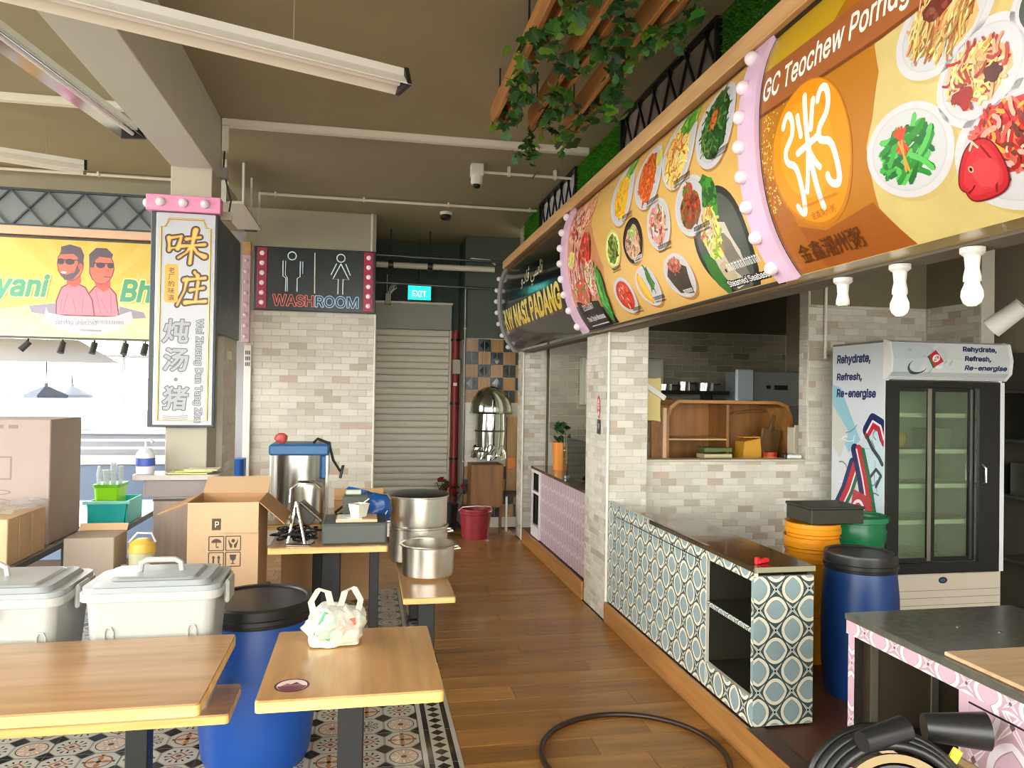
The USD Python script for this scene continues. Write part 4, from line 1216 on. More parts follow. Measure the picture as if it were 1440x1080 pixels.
for txt, x0, x1, m in (("WASH", -0.97, -0.56, M_NER), ("ROOM", -0.54, -0.10, M_NEB)):
    g = fit(text_shape(txt, bold=1), x0, 2.52, x1, 2.635)
    g = g.buffer(0.008).difference(g.buffer(-0.001))
    t.part("neon_letters", prism(g, 0.01, lambda v: np.stack([v[:, 0], 8.128 - v[:, 2], v[:, 1]], 1)), m, label="red neon letters" if txt == "WASH" else "pale blue neon letters", smooth=False)

t = Thing("vertical_bulb_strip", "upright lilac strip of white bulbs beside the washroom sign", "bulb strip")
k = t.part("strip", cbx(-1.27, -1.19, 8.05, 8.12, 2.12, 3.02, 0.004), M_LILAC)
t.part("peach_top", cbx(-1.27, -1.19, 8.05, 8.12, 3.02, 3.16, 0.004), M_PEACH)
for i in range(8):
    t.part("bulb", ellip((-1.23, 8.045, 2.18 + i * 0.112), (0.024, 0.022, 0.024), 2), M_BULB, smooth=True)
t = Thing("white_wall_trunking", "narrow white upright trunking with grey vents at the washroom wall's left edge", "trunking")
t.part("channel", cbx(-1.25, -1.18, 8.15, 8.19, 0.0, 2.1, 0.004), M_WHITE)
for k in range(3):
    for q in range(3):
        t.part("vent", cbx(-1.24 + q * 0.018, -1.228 + q * 0.018, 8.145, 8.15, 1.88 + k * 0.06, 1.92 + k * 0.06, 0.001), mat("vent_grey", (110, 116, 120), 0.5))

# ------------------------------------------------------------------ column with the upright sign
cz = Thing("wall_pier", kind="structure")
M_COL = mat("column_paint", (186, 180, 164), 0.75, vary=0.03, scale=3)
cz.part("column_body", cbx(-1.30, -1.04, 5.30, 5.62, 0, H, 0.004), M_COL)
cz.part("pier_body", bx(-1.36, -1.0, 5.62, 6.15, 0, 2.79), M_GROUT)
bricks(cz, 5.625, 6.148, 0.02, 2.0, flat((-1.0, 0, 0), (0, 1, 0), (0, 0, 1), (1, 0, 0)), BRICK[3:] + BRICK[:2], bw=0.2, bh=0.068, seed=61)
t = Thing("upright_sign", "tall white upright sign with gold brush characters on the column", "sign")
M_SLATE = mat("sign_slate", (52, 62, 68), 0.4)
t.part("sign_case", cbx(-1.40, -0.985, 5.24, 5.295, 1.385, 2.80, 0.004), M_SLATE)
t.part("side_case", join([cbx(-1.035, -0.985, 5.297, 6.15, 2.02, 2.79, 0.004), cbx(-1.40, -1.305, 5.297, 5.5, 1.385, 2.79, 0.004)]), M_SLATE)
fc = t.part("face", cbx(-1.365, -0.998, 5.228, 5.24, 1.40, 2.795, 0.003), mat("sign_silver_white", (186, 190, 198), 0.3))
GOLD = mat("gold_rail", (196, 164, 90), 0.3, metal=0.8)
loop = [(-1.335, 1.43), (-1.335, 2.70), (-1.31, 2.705), (-1.295, 2.735), (-1.29, 2.755), (-1.075, 2.755), (-1.07, 2.735), (-1.055, 2.705), (-1.03, 2.70), (-1.03, 1.43)]
t.part("gold_border", tube([(x, 5.226, z) for x, z in loop], 0.006, 6, True), GOLD)
P = Print(lambda u, v, w: np.stack([u, 5.228 - w, v], 1))


def brush(pts, w0, w1):
    a = np.array(pts); n = 9
    s_ = np.linspace(0, len(a) - 1, n * (len(a) - 1) + 1)
    q = np.stack([np.interp(s_, range(len(a)), a[:, k]) for k in (0, 1)], 1)
    w = w0 + (w1 - w0) * s_ / s_[-1] + 0.018 * np.abs(np.cos(math.pi * s_ / s_[-1])) ** 3
    cs2 = [Point(*p).buffer(r, quad_segs=3) for p, r in zip(q, w)]
    return unary_union([a_.union(b_).convex_hull for a_, b_ in zip(cs2, cs2[1:])])


WEI = unary_union([brush(*b) for b in (([(.05, .74), (.10, .36)], .045, .03), ([(.05, .72), (.36, .80), (.31, .42)], .03, .045), ([(.10, .42), (.32, .46)], .03, .03), ([(.50, .72), (.84, .79)], .04, .03), ([(.38, .50), (.98, .58)], .045, .035), ([(.70, 1.0), (.66, .5), (.67, .0)], .06, .03), ([(.64, .50), (.54, .32), (.36, .16)], .045, .02), ([(.69, .50), (.82, .32), (1.02, .22)], .025, .06))])
ZHUANG = unary_union([brush(*b) for b in (([(.50, 1.0), (.62, .89)], .035, .06), ([(.16, .76), (.90, .84)], .05, .035), ([(.26, .78), (.22, .44), (.02, .0)], .055, .025), ([(.42, .46), (.88, .54)], .045, .035), ([(.66, .70), (.64, .14)], .05, .045), ([(.28, .08), (1.0, .14)], .055, .04))])
for txt, bxs, col, sh in ((WEI, (-1.30, 2.455, -1.045, 2.705), (214, 150, 50), (60, 44, 26)), (ZHUANG, (-1.235, 2.18, -1.04, 2.42), (214, 150, 50), (60, 44, 26)), ("炖", (-1.315, 1.94, -1.145, 2.095), (160, 164, 172), (96, 98, 104)), ("汤", (-1.305, 1.755, -1.15, 1.905), (160, 164, 172), (96, 98, 104)), ("猪", (-1.305, 1.50, -1.145, 1.655), (160, 164, 172), (96, 98, 104))):
    g = fit(txt if col[2] < 100 else text_shape(txt, "CJK", 2), *bxs, slant=6)
    P.add(g.buffer(0.011 if col[2] < 100 else 0.006), sh); P.add(g, col)
    if col[2] < 100:
        P.add(g.buffer(-0.006), (236, 190, 96))
P.add(ell(-1.225, 1.70, 0.012, 0.012), (110, 112, 116))
P.add(sbox(-1.285, 2.225, -1.245, 2.435).buffer(0.022), (222, 168, 50))
for i, c in enumerate("老厂的味道"):
    P.add(fit(text_shape(c, "CJK", 1), -1.284, 2.398 - i * 0.045, -1.246, 2.436 - i * 0.045), (90, 60, 26))
g = affinity.rotate(text_shape("Wei Zhuang Dun Tang Zhu", bold=2), -90, origin=(0, 0))
g = fit(g, -1.118, 1.42, -1.06, 2.10); P.add(g.buffer(0.004), (96, 98, 104)); P.add(g, (160, 164, 172))
for k in range(3):
    P.add(LineString([(-1.30, 1.46 - k * 0.012), (-1.22, 1.455 - k * 0.012), (-1.15, 1.465 - k * 0.012)]).buffer(0.003), (150, 152, 158))
laid(t, P, PRINT, "characters")
tp = t.part("pink_cap", cbx(-1.425, -0.965, 5.20, 5.295, 2.80, 2.905, 0.004), M_PINK)
for x in (-1.335, -1.195, -1.06):
    t.part("bulb", ellip((x, 5.195, 2.855), (0.03, 0.026, 0.03), 2), M_BULB, under=tp, smooth=True)
t.part("bulb", ellip((-1.43, 5.25, 2.855), (0.026, 0.03, 0.03), 2), M_BULB, under=tp, smooth=True)
P = Print(flat((-0.985, 5.5, 2.1), (0, 1, 0), (0, 0, 1), (1, 0, 0)))
P.add(ell(0.25, 0.4, 0.12, 0.2), (92, 84, 70)); P.add(ell(0.25, 0.4, 0.09, 0.16), (64, 70, 72)); P.add(LineString([(0.1, 0.05), (0.2, 0.15), (0.3, 0.05), (0.4, 0.16)]).buffer(0.012), (92, 84, 70))
laid(t, P, PRINT, "side_pattern")

# ------------------------------------------------------------------ sign of the left stall
t = Thing("stall_sign", "yellow rice-stall sign with two men in sunglasses, at the far left", "sign")
Y = 7.5
t.part("sign_panel", cbx(-5.2, -1.42, Y, Y + 0.10, 2.075, 3.0, 0.004), mat("sign_yellow", (226, 194, 78), 0.35))
t.part("peach_rail", cbx(-5.2, -1.42, Y - 0.03, Y + 0.10, 3.012, 3.09, 0.004), mat("peach_rail", (232, 192, 160), 0.5))
t.part("frame_edge", join([bx(-5.2, -1.42, Y - 0.012, Y, 2.985, 3.0), bx(-5.2, -1.42, Y - 0.012, Y, 2.075, 2.09)]), M_SLATE)
P = Print(lambda u, v, w: np.stack([u, Y - w, v], 1), clip=sbox(-5.1, 2.092, -1.43, 2.983))
P.add(sbox(-5.1, 2.09, -1.43, 2.42), (232, 218, 150)); P.add(sbox(-5.1, 2.09, -1.43, 2.26), (222, 214, 168))
for k in range(18):
    a = 2 * math.pi * k / 18
    P.add(Polygon([(-2.55, 2.45), (-2.55 + 3 * math.cos(a), 2.45 + 3 * math.sin(a)), (-2.55 + 3 * math.cos(a + 0.16), 2.45 + 3 * math.sin(a + 0.16))]), (230, 200, 94) if math.sin(a) > -0.1 else (236, 222, 160))
PK, PK2, SK, SK2, HR, LN = (226, 132, 150), (206, 108, 132), (226, 112, 88), (206, 90, 76), (92, 78, 92), (140, 66, 76)
z0 = 2.30
# second man first, he stands behind
P.add(Polygon([(-2.56, z0), (-2.54, 2.47), (-2.47, 2.56), (-2.36, 2.57), (-2.30, 2.50), (-2.27, z0)]).buffer(0.012), LN); P.add(Polygon([(-2.56, z0), (-2.54, 2.47), (-2.47, 2.56), (-2.36, 2.57), (-2.30, 2.50), (-2.27, z0)]), PK)
P.add(Polygon([(-2.49, 2.70), (-2.47, 2.57), (-2.40, 2.52), (-2.34, 2.56), (-2.35, 2.68)]), SK2)
P.add(blob(-2.42, 2.74, 0.10, 0.145, -0.05, j=0.04).buffer(0.008), LN); P.add(blob(-2.42, 2.74, 0.10, 0.145, -0.05, j=0.04), SK)
P.add(Polygon([(-2.525, 2.74), (-2.53, 2.86), (-2.47, 2.925), (-2.38, 2.925), (-2.325, 2.87), (-2.335, 2.835), (-2.44, 2.845), (-2.475, 2.81), (-2.485, 2.74)]), HR)
P.add(ell(-2.43, 2.765, 0.038, 0.026), (66, 58, 72)); P.add(ell(-2.345, 2.765, 0.028, 0.026), (66, 58, 72)); P.add(sbox(-2.49, 2.778, -2.315, 2.788), (66, 58, 72))
P.add(sbox(-2.40, 2.655, -2.345, 2.664), LN); P.add(Polygon([(-2.365, 2.745), (-2.345, 2.70), (-2.37, 2.70)]), SK2)
for q in ((-2.47, 2.54, -2.42, 2.32), (-2.34, 2.50, -2.33, 2.32), (-2.42, 2.45, -2.36, 2.33)):
    P.add(LineString([q[:2], q[2:]]).buffer(0.004), PK2)
# first man
P.add(Polygon([(-2.79, z0), (-2.79, 2.42), (-2.75, 2.54), (-2.66, 2.60), (-2.56, 2.55), (-2.50, 2.44), (-2.48, z0)]).buffer(0.012), LN); P.add(Polygon([(-2.79, z0), (-2.79, 2.42), (-2.75, 2.54), (-2.66, 2.60), (-2.56, 2.55), (-2.50, 2.44), (-2.48, z0)]), PK)
P.add(Polygon([(-2.72, 2.70), (-2.71, 2.58), (-2.64, 2.55), (-2.59, 2.60), (-2.60, 2.70)]), SK2)
P.add(blob(-2.685, 2.765, 0.105, 0.15, 0.05, j=0.04).buffer(0.008), LN); P.add(blob(-2.685, 2.765, 0.105, 0.15, 0.05, j=0.04), SK)
P.add(Polygon([(-2.77, 2.85), (-2.765, 2.92), (-2.69, 2.945), (-2.60, 2.92), (-2.57, 2.85), (-2.585, 2.74), (-2.62, 2.74), (-2.625, 2.83), (-2.66, 2.86)]), HR)
P.add(Polygon([(-2.77, 2.68), (-2.73, 2.615), (-2.66, 2.625), (-2.605, 2.70), (-2.60, 2.77), (-2.625, 2.76), (-2.65, 2.69), (-2.72, 2.665)]), HR)
P.add(ell(-2.765, 2.785, 0.03, 0.028), (66, 58, 72)); P.add(ell(-2.69, 2.785, 0.04, 0.028), (66, 58, 72)); P.add(sbox(-2.79, 2.797, -2.615, 2.807), (66, 58, 72))
P.add(ell(-2.74, 2.685, 0.025, 0.01), (244, 226, 216)); P.add(ell(-2.60, 2.745, 0.018, 0.03), SK2)
for q in ((-2.70, 2.50, -2.74, 2.32), (-2.57, 2.44, -2.58, 2.32), (-2.66, 2.46, -2.63, 2.33), (-2.75, 2.44, -2.76, 2.33), (-2.72, 2.555, -2.62, 2.56)):
    P.add(LineString([q[:2], q[2:]]).buffer(0.004), PK2)
# ribbon banner
P.add(Polygon([(-3.02, 2.37), (-2.80, 2.40), (-2.80, 2.28), (-3.0, 2.31)]), (150, 140, 160)); P.add(Polygon([(-2.05, 2.34), (-2.26, 2.39), (-2.26, 2.27), (-2.03, 2.29)]), (150, 140, 160))
P.add(Polygon([(-2.88, 2.36), (-2.86, 2.31), (-2.7, 2.285), (-2.5, 2.28), (-2.3, 2.295), (-2.16, 2.35), (-2.14, 2.27), (-2.2, 2.2), (-2.38, 2.13), (-2.55, 2.12), (-2.75, 2.155), (-2.9, 2.23)]), (206, 196, 202))
P.add(fit(text_shape("serving unlimited"), -2.80, 2.195, -2.45, 2.255), (130, 118, 130)); marks(P, -2.35, 2.23, 0.24, 0.05, (150, 138, 150), 1); marks(P, -2.50, 2.155, 0.18, 0.025, (150, 138, 150), 1)
for txt, a, b, c, d in (("Biryani", -3.58, 2.40, -2.85, 2.66), ("Bhai", -2.26, 2.43, -1.78, 2.65)):
    g = fit(text_shape(txt, bold=4), a, b, c, d, slant=12)
    P.add(g.buffer(0.012), (226, 226, 150)); P.add(g, (70, 160, 118))
laid(t, P, PRINT, "sign_print")
lattice("lattice_panel", "grey diamond lattice panel above the yellow stall sign", flat((-5.2, 7.56, 3.095), (1, 0, 0), (0, 0, 1), (0, -1, 0)), 3.75, 0.35, mat("lattice_slate", (66, 80, 86), 0.5), mat("lattice_back_grey", (140, 148, 150), 0.7), (0.31, 0.34), 0.014)

# bulkhead and spot lights under the left sign
one("soffit_board", prism(Polygon([(-5.2, 1.88), (-2.45, 1.88), (-2.83, 2.10), (-5.2, 2.10)]), 0.06, lambda v: np.stack([v[:, 0], 8.1 + v[:, 2], v[:, 1]], 1)), M_LAV, "lavender-grey bulkhead board with a slanted end under the yellow sign", "bulkhead")
tr = one("track_rail", cbx(-4.6, -2.0, 7.85, 7.89, 2.112, 2.14, 0.003), M_BLACKP, "black light track under the yellow sign", "light track")
labs = ["black track spotlight tilted sideways, leftmost under the yellow sign", "black track spotlight, second from the left", "black track spotlight, third from the left", "black track spotlight against the bright gap, fourth from the left", "black track spotlight at the right end of the track"]
for i, x in enumerate((-3.17, -2.87, -2.59, -2.31, -2.13)):
    t = Thing("track_spotlight", labs[i], "spotlight", "track spotlights under the yellow sign")
    t.part("stem", cyl((x, 7.87, 2.05), (x, 7.87, 2.112), 0.008, n=6), M_BLACKP)
    a = rot(cyl((x, 7.87, 1.955), (x, 7.87, 2.065), 0.032, 0.028, 14), Rx(-18) @ Ry(38 if i == 0 else 6), (x, 7.87, 2.05))
    t.part("lamp_can", a, mat("spot_grey", (58, 64, 72), 0.4))
M_SHADE = mat("pendant_slate", (104, 116, 140), 0.6)
for x, z, lab, m in ((-3.17, 1.52, "dark slate pendant lamp shade in front of the bright window", M_SHADE), (-3.10, 1.52, "pale pendant lamp shade beside the dark one at the bright window", mat("pendant_pale", (178, 190, 214), 0.6))):
    t = Thing("pendant_lamp", lab, "lamp")
    t.part("shade", lathe([(0.205, 0), (0.205, 0.03), (0.03, 0.115), (0, 0.115), (0, 0.105), (0.025, 0.105), (0.198, 0.025), (0.198, 0)], (x, 8.3 if m is M_SHADE else 8.78, z), 4 if m is M_SHADE else 24), m, smooth=20)
    yy = 8.3 if m is M_SHADE else 8.78
    t.part("cord", cyl((x, yy, z + 0.11), (x, yy, H), 0.004, n=5), M_BLACKP)
    t.part("collar", cyl((x, yy, z + 0.11), (x, yy, z + 0.15), 0.018, n=8), m)
# ------------------------------------------------------------------ patterned counters
def ogee(P, x0, x1, z0, z1, px, pz, base, cream, fill, dark, ox=0.0, oz=0.0):
    """Retro pattern: pointed ovals in cream rings on a dark ground, staggered."""
    P.clip = sbox(x0, z0, x1, z1)
    P.at(0); P.add(sbox(x0, z0, x1, z1), base)
    i0, i1 = int(math.floor((x0 - ox) / (px / 2))) - 1, int(math.ceil((x1 - ox) / (px / 2))) + 1
    j0, j1 = int(math.floor((z0 - oz) / (pz / 2))) - 1, int(math.ceil((z1 - oz) / (pz / 2))) + 1

    def petal(w, h, p):
        ts = np.linspace(-1, 1, 13)
        y = h * (p * ts + (1 - p) * np.sin(ts * math.pi / 2)); x = w * np.cos(ts * math.pi / 2)
        return Polygon(list(zip(x, y)) + list(zip(-x[-2:0:-1], y[-2:0:-1])))

    def both(w, h, p):
        return petal(px * w, pz * h, p), affinity.scale(affinity.rotate(petal(w, h, p), 90, origin=(0, 0)), px, pz, origin=(0, 0))
    RING, INNER, CORE = both(0.325, 0.355, 0.35), both(0.24, 0.29, 0.75), both(0.228, 0.278, 0.8)
    lens = petal(px * 0.034, pz * 0.27, 1.0)
    for i in range(i0, i1 + 1):
        for j in range(j0, j1 + 1):
            cx, cz_ = ox + i * px / 2, oz + j * pz / 2
            if cx < x0 - px or cx > x1 + px:
                continue
            ring, inner, core = RING[i % 2], INNER[i % 2], CORE[i % 2]
            if (i + j) % 2 == 0:
                P.k = 2; P.add(affinity.translate(ring, cx, cz_), cream)
                P.k = 3; P.add(affinity.translate(inner, cx, cz_), tuple(int(c * 0.8) for c in fill))
                P.k = 4; P.add(affinity.translate(core, cx, cz_), fill)
            else:
                an = math.degrees(math.atan2(px, pz))
                for s_ in (-1, 1):
                    for w, c, kk in ((1.0, cream, 5), (0.45, fill, 6)):
                        P.k = kk; P.add(affinity.translate(affinity.rotate(affinity.scale(lens, w, w ** 0.3), s_ * an, origin=(0, 0)), cx, cz_), c)
                P.k = 7
                P.add(ell(cx, cz_, px * 0.035, px * 0.035, 0, 6), dark)
    P.clip = None


BL = ((58, 78, 80), (222, 218, 196), (140, 162, 166), (24, 32, 36))
PKC = ((176, 146, 156), (214, 206, 210), (190, 160, 174), (110, 86, 98))
M_GRAN = mat("granite_brown", (66, 52, 36), 0.12, vary=0.3, scale=40, coat=0.3)
M_NICHE = mat("niche_dark", (40, 38, 28), 0.5)
M_RAILM = mat("slotted_rail", (150, 148, 130), 0.4, metal=0.6)

t = Thing("display_counter", "blue-patterned counter with a dark top and an open niche, by the wooden walkway", "counter")
x0, x1, y0, y1, zb, zt = 1.745, 2.045, 3.125, 5.14, 0.1495, 0.845
t.part("front_panel", join([bx(x0, x0 + 0.02, 3.61, 5.195, zb, 0.872), bx(x0, x0 + 0.02, y0, 3.61, zb, 0.275), bx(x0, x0 + 0.02, y0, 3.61, 0.805, zt), bx(x0, x0 + 0.02, y0, 3.148, 0.275, 0.805)]), mat("laminate_edge", (210, 206, 190), 0.4))
t.part("end_panel", bx(x0 + 0.02, x1, y0, y0 + 0.02, zb, 0.828), mat("laminate_edge2", (210, 206, 190), 0.4))
t.part("back_panel", bx(x1 - 0.02, x1, y0 + 0.02, 4.40, zb, zt), M_NICHE)
t.part("niche_back", join([bx(x0 + 0.02, x1 - 0.02, 3.62, 3.64, zb, zt), bx(x0 + 0.02, x1 - 0.02, y0 + 0.02, 3.62, 0.255, 0.275)]), M_NICHE)
t.part("niche_shelf", bx(x0 + 0.006, x1 - 0.02, 3.15, 3.60, 0.565, 0.59), M_NICHE)
for y in (3.24, 3.50):
    for xx in (x0 + 0.22,):
        r = t.part("slotted_rail", bx(xx, xx + 0.004, y, y + 0.028, 0.30, 0.80), M_RAILM)
        t.part("rail_slot", join([bx(xx - 0.001, xx, y + 0.006, y + 0.022, 0.32 + k * 0.03, 0.333 + k * 0.03) for k in range(15)]), M_BLACK, under=r, kind="stuff")
P = Print(lambda u, v, w: np.stack([x0 - w, u, v], 1))
for a in ((3.61, 5.195, zb, 0.872), (3.125, 3.61, zb, 0.275), (3.125, 3.61, 0.805, zt), (3.125, 3.148, 0.275, 0.805)):
    ogee(P, *a, 0.168, 0.186, *BL, ox=3.125, oz=0.21)
P.at(30); P.add(sbox(3.66, 0.783, 5.02, 0.789), (20, 24, 28)); P.add(sbox(3.60, 0.15, 3.608, 0.87), (226, 224, 214))
laid(t, P, PRINT, "blue_pattern")
P = Print(lambda u, v, w: np.stack([x0 + u, y0 - w, v], 1))
ogee(P, 0.0, 0.30, zb, 0.828, 0.168, 0.186, *BL, ox=0.026, oz=0.21)
laid(t, P, PRINT, "blue_pattern")
P = Print(lambda u, v, w: np.stack([x0 + 0.006 - w, u, v], 1))
ogee(P, 3.15, 3.60, 0.565, 0.59, 0.10, 0.06, *BL, ox=3.15, oz=0.57)
laid(t, P, PRINT, "blue_pattern")
t.part("countertop", cbx(x0 - 0.004, x1 + 0.006, y0 - 0.006, 4.40, zt, 0.872, 0.004), M_GRAN)
t.part("top_edge", bx(x0, x1 + 0.004, y0 - 0.008, y0 - 0.006, zt + 0.003, 0.872), mat("edge_band", (150, 146, 118), 0.3))

t = Thing("red_clip", "small red clip lying on the dark top of the blue-patterned counter", "clip")
M_REDP = mat("red_plastic", (226, 36, 44), 0.35)
t.part("body", rotz(cbx(1.79, 1.87, 3.19, 3.215, 0.8725, 0.892, 0.004), 28, (1.83, 3.2, 0)), M_REDP)
t.part("grip", rotz(cbx(1.775, 1.80, 3.195, 3.21, 0.8725, 0.905, 0.003), 28, (1.83, 3.2, 0)), M_REDP)

t = Thing("display_counter", "pink-patterned counter with an open shelf, nearest at the lower right", "counter")
t.part("countertop", cbx(1.715, 2.42, 1.0, 2.43, 0.848, 0.872, 0.003), mat("granite_grey", (84, 84, 74), 0.15, vary=0.25, scale=30))
t.part("chopping_board", cbx(1.735, 2.40, 1.25, 1.98, 0.8725, 0.885, 0.003), wood("worn_board", (206, 176, 140), (176, 140, 104), "x", 0.5, 4, 6))
t.part("apron", bx(1.72, 1.74, 1.0, 2.425, 0.80, 0.848), M_NICHE)
t.part("corner_post", bx(1.725, 1.76, 2.385, 2.42, 0.1495, 0.80), M_NICHE)
t.part("front_panel", bx(1.722, 1.742, 1.0, 1.905, 0.1495, 0.80), M_NICHE)
t.part("side_panel", join([bx(1.76, 2.40, 2.40, 2.42, 0.14, 0.848), bx(2.38, 2.40, 1.0, 2.40, 0.14, 0.848), bx(1.742, 2.38, 1.885, 1.905, 0.1495, 0.848)]), mat("cabinet_inside", (76, 66, 50), 0.5))
t.part("inner_shelf", bx(1.75, 2.38, 1.91, 2.40, 0.43, 0.45), M_NICHE)
t.part("torn_lining", bx(1.746, 1.75, 1.95, 2.36, 0.44, 0.475), mat("torn_paper", (206, 180, 150), 0.7))
for y, x in ((2.36, 1.80), (2.36, 2.05), (2.36, 2.25)):
    t.part("slotted_rail", bx(x, x + 0.028, 2.394, 2.40, 0.16, 0.78), M_RAILM)
P = Print(lambda u, v, w: np.stack([1.72 - w, u, v], 1))
ogee(P, 1.0, 2.425, 0.80, 0.848, 0.15, 0.12, *PKC, oz=0.83)
laid(t, P, PRINT, "pink_pattern")
P = Print(lambda u, v, w: np.stack([1.722 - w, u, v], 1))
ogee(P, 1.0, 1.905, 0.1495, 0.80, 0.26, 0.30, *PKC, ox=1.72, oz=0.62)
P.at(30); P.add(sbox(1.0, 0.775, 1.87, 0.781), (40, 36, 38)); P.add(sbox(1.868, 0.15, 1.873, 0.80), (190, 170, 176))
laid(t, P, PRINT, "pink_pattern")
P = Print(lambda u, v, w: np.stack([1.725 - w, u, v], 1))
ogee(P, 2.385, 2.42, 0.1495, 0.80, 0.15, 0.2, *PKC)
laid(t, P, PRINT, "pink_pattern")
P = Print(lambda u, v, w: np.stack([u, v, 0.872 + w], 1))
P.add(blob(1.83, 1.86, 0.05, 0.02, 0.3), (96, 60, 36)); P.add(blob(1.90, 1.80, 0.04, 0.02, 0.8), (120, 80, 46))
t2 = P
for k in range(3):
    t.part("screw", ellip((2.0 + k * 0.1, 2.22 - 0.07 * k, 0.873), (0.008, 0.008, 0.003), 1), M_STEEL)

# counter of the first stall
t = Thing("display_counter", "far pink-patterned counter with a glass-fronted niche beyond the tiled pillar", "counter")
t.part("countertop", cbx(1.74, 2.12, 5.77, 7.78, 0.845, 0.872, 0.003), M_GRAN)
t.part("body", join([bx(1.76, 2.10, 5.77, 7.40, 0.1495, 0.845), bx(2.0, 2.10, 7.40, 7.75, 0.14, 0.845), bx(1.76, 2.0, 7.73, 7.75, 0.14, 0.845)]), M_NICHE)
t.part("white_frame", join([bx(1.742, 1.775, 7.73, 7.76, 0.1495, 0.845), bx(1.742, 1.775, 7.42, 7.73, 0.815, 0.845), bx(1.742, 1.775, 7.42, 7.73, 0.1495, 0.27), bx(1.742, 1.775, 7.42, 7.73, 0.60, 0.625), bx(1.742, 1.775, 7.40, 7.42, 0.1495, 0.845)]), mat("frame_white_paint", (220, 214, 214), 0.4))
P = Print(lambda u, v, w: np.stack([1.76 - w, u, v], 1))
ogee(P, 5.77, 7.40, 0.1495, 0.835, 0.16, 0.30, *PKC, ox=5.8, oz=0.2)
laid(t, P, PRINT, "pink_pattern")

# ------------------------------------------------------------------ drinks cooler
t = Thing("drinks_cooler", "tall white drinks cooler with two sliding glass doors", "drinks cooler")
FX0, FX1, FY0, FY1, FZ0, FZ1 = 3.45, 4.375, 4.46, 5.06, 0.142, 2.045
M_FW = mat("cooler_white", (226, 228, 230), 0.3)
M_FI = mat("cooler_inside", (196, 200, 184), 0.5)
t.part("side_wall", bx(FX0, FX0 + 0.03, FY0 + 0.02, FY1, FZ0, FZ1 - 0.015), M_FW)
t.part("side_wall", bx(FX1 - 0.03, FX1, FY0 + 0.02, FY1, FZ0, FZ1 - 0.015), M_FW)
t.part("back_wall", bx(FX0 + 0.03, FX1 - 0.03, FY1 - 0.03, FY1, FZ0, FZ1 - 0.015), M_FI)
t.part("top", bx(FX0 + 0.03, FX1 - 0.03, FY0 + 0.02, FY1 - 0.03, 1.78, FZ1 - 0.015), M_FW)
t.part("bottom", bx(FX0 + 0.03, FX1 - 0.03, FY0 + 0.06, FY1 - 0.03, FZ0, 0.47), M_FI)
t.part("kick_panel", cbx(FX0 + 0.01, FX1 - 0.01, FY0 + 0.005, FY0 + 0.06, FZ0 + 0.01, 0.455, 0.006), mat("kick_beige", (206, 196, 176), 0.4))
bd = Print(lambda u, v, w: np.stack([u, FY0 + 0.004 - w, v], 1))
bd.add(ell(3.90, 0.41, 0.035, 0.022), (24, 34, 52)); bd.add(ell(3.90, 0.41, 0.024, 0.012), (70, 90, 120))
laid(t, bd, PRINT, "oval_badge")
for z in (0.24, 0.29, 0.34):
    t.part("kick_groove", bx(FX0 + 0.02, FX1 - 0.02, FY0 + 0.004, FY0 + 0.006, z, z + 0.004), mat("groove_brown", (150, 140, 122), 0.5))
# black door frame
DZ0, DZ1 = 0.50, 1.77
t.part("door_surround", join([bx(FX0 + 0.004, FX0 + 0.07, FY0 - 0.004, FY0 + 0.02, DZ0 - 0.04, DZ1), bx(FX1 - 0.20, FX1 - 0.035, FY0 - 0.004, FY0 + 0.02, DZ0 - 0.04, DZ1), bx(FX0 + 0.07, FX1 - 0.20, FY0 - 0.004, FY0 + 0.02, DZ1 - 0.04, DZ1), bx(FX0 + 0.07, FX1 - 0.20, FY0 - 0.004, FY0 + 0.02, DZ0 - 0.04, DZ0 + 0.03)]), M_BLACKP)
t.part("white_edge", bx(FX1 - 0.035, FX1, FY0 - 0.004, FY0 + 0.02, DZ0 - 0.04, DZ1), M_FW)
M_GL = pane_mat("cooler_glass", (0.80, 0.88, 0.80))
for i, (a, b, yy) in enumerate(((FX0 + 0.07, 3.83, FY0 + 0.022), (3.815, FX1 - 0.20, FY0 + 0.04))):
    k = t.part("sliding_door", join([bx(a, a + 0.045, yy, yy + 0.016, DZ0 + 0.03, DZ1 - 0.04), bx(b - 0.045, b, yy, yy + 0.016, DZ0 + 0.03, DZ1 - 0.04), bx(a + 0.045, b - 0.045, yy, yy + 0.016, DZ1 - 0.07, DZ1 - 0.04), bx(a + 0.045, b - 0.045, yy, yy + 0.016, DZ0 + 0.03, DZ0 + 0.06)]), M_BLACKP)
    t.part("glass", bx(a + 0.045, b - 0.045, yy + 0.006, yy + 0.010, DZ0 + 0.06, DZ1 - 0.07), M_GL, under=k)
    t.part("steel_strip", bx(b - 0.045 if i == 0 else b - 0.035, b - 0.015, yy - 0.002, yy, DZ0 + 0.04, DZ1 - 0.05), M_STEEL, under=k)
t.part("handle", tube([(4.20, FY0 - 0.004, 1.06), (4.20, FY0 - 0.035, 1.08), (4.20, FY0 - 0.035, 1.18), (4.20, FY0 - 0.004, 1.20)], 0.008, 8), M_STEEL)
for z in (0.52, 0.78, 1.03, 1.27, 1.52):
    sh = t.part("shelf", join([bx(FX0 + 0.05, FX1 - 0.05, FY0 + 0.08, FY0 + 0.09, z, z + 0.03)] + [cyl((FX0 + 0.06 + q * 0.05, FY0 + 0.09, z + 0.01), (FX0 + 0.06 + q * 0.05, FY1 - 0.05, z + 0.01), 0.003, n=4) for q in range(17)]), mat("shelf_white", (222, 222, 206), 0.4), smooth=False)
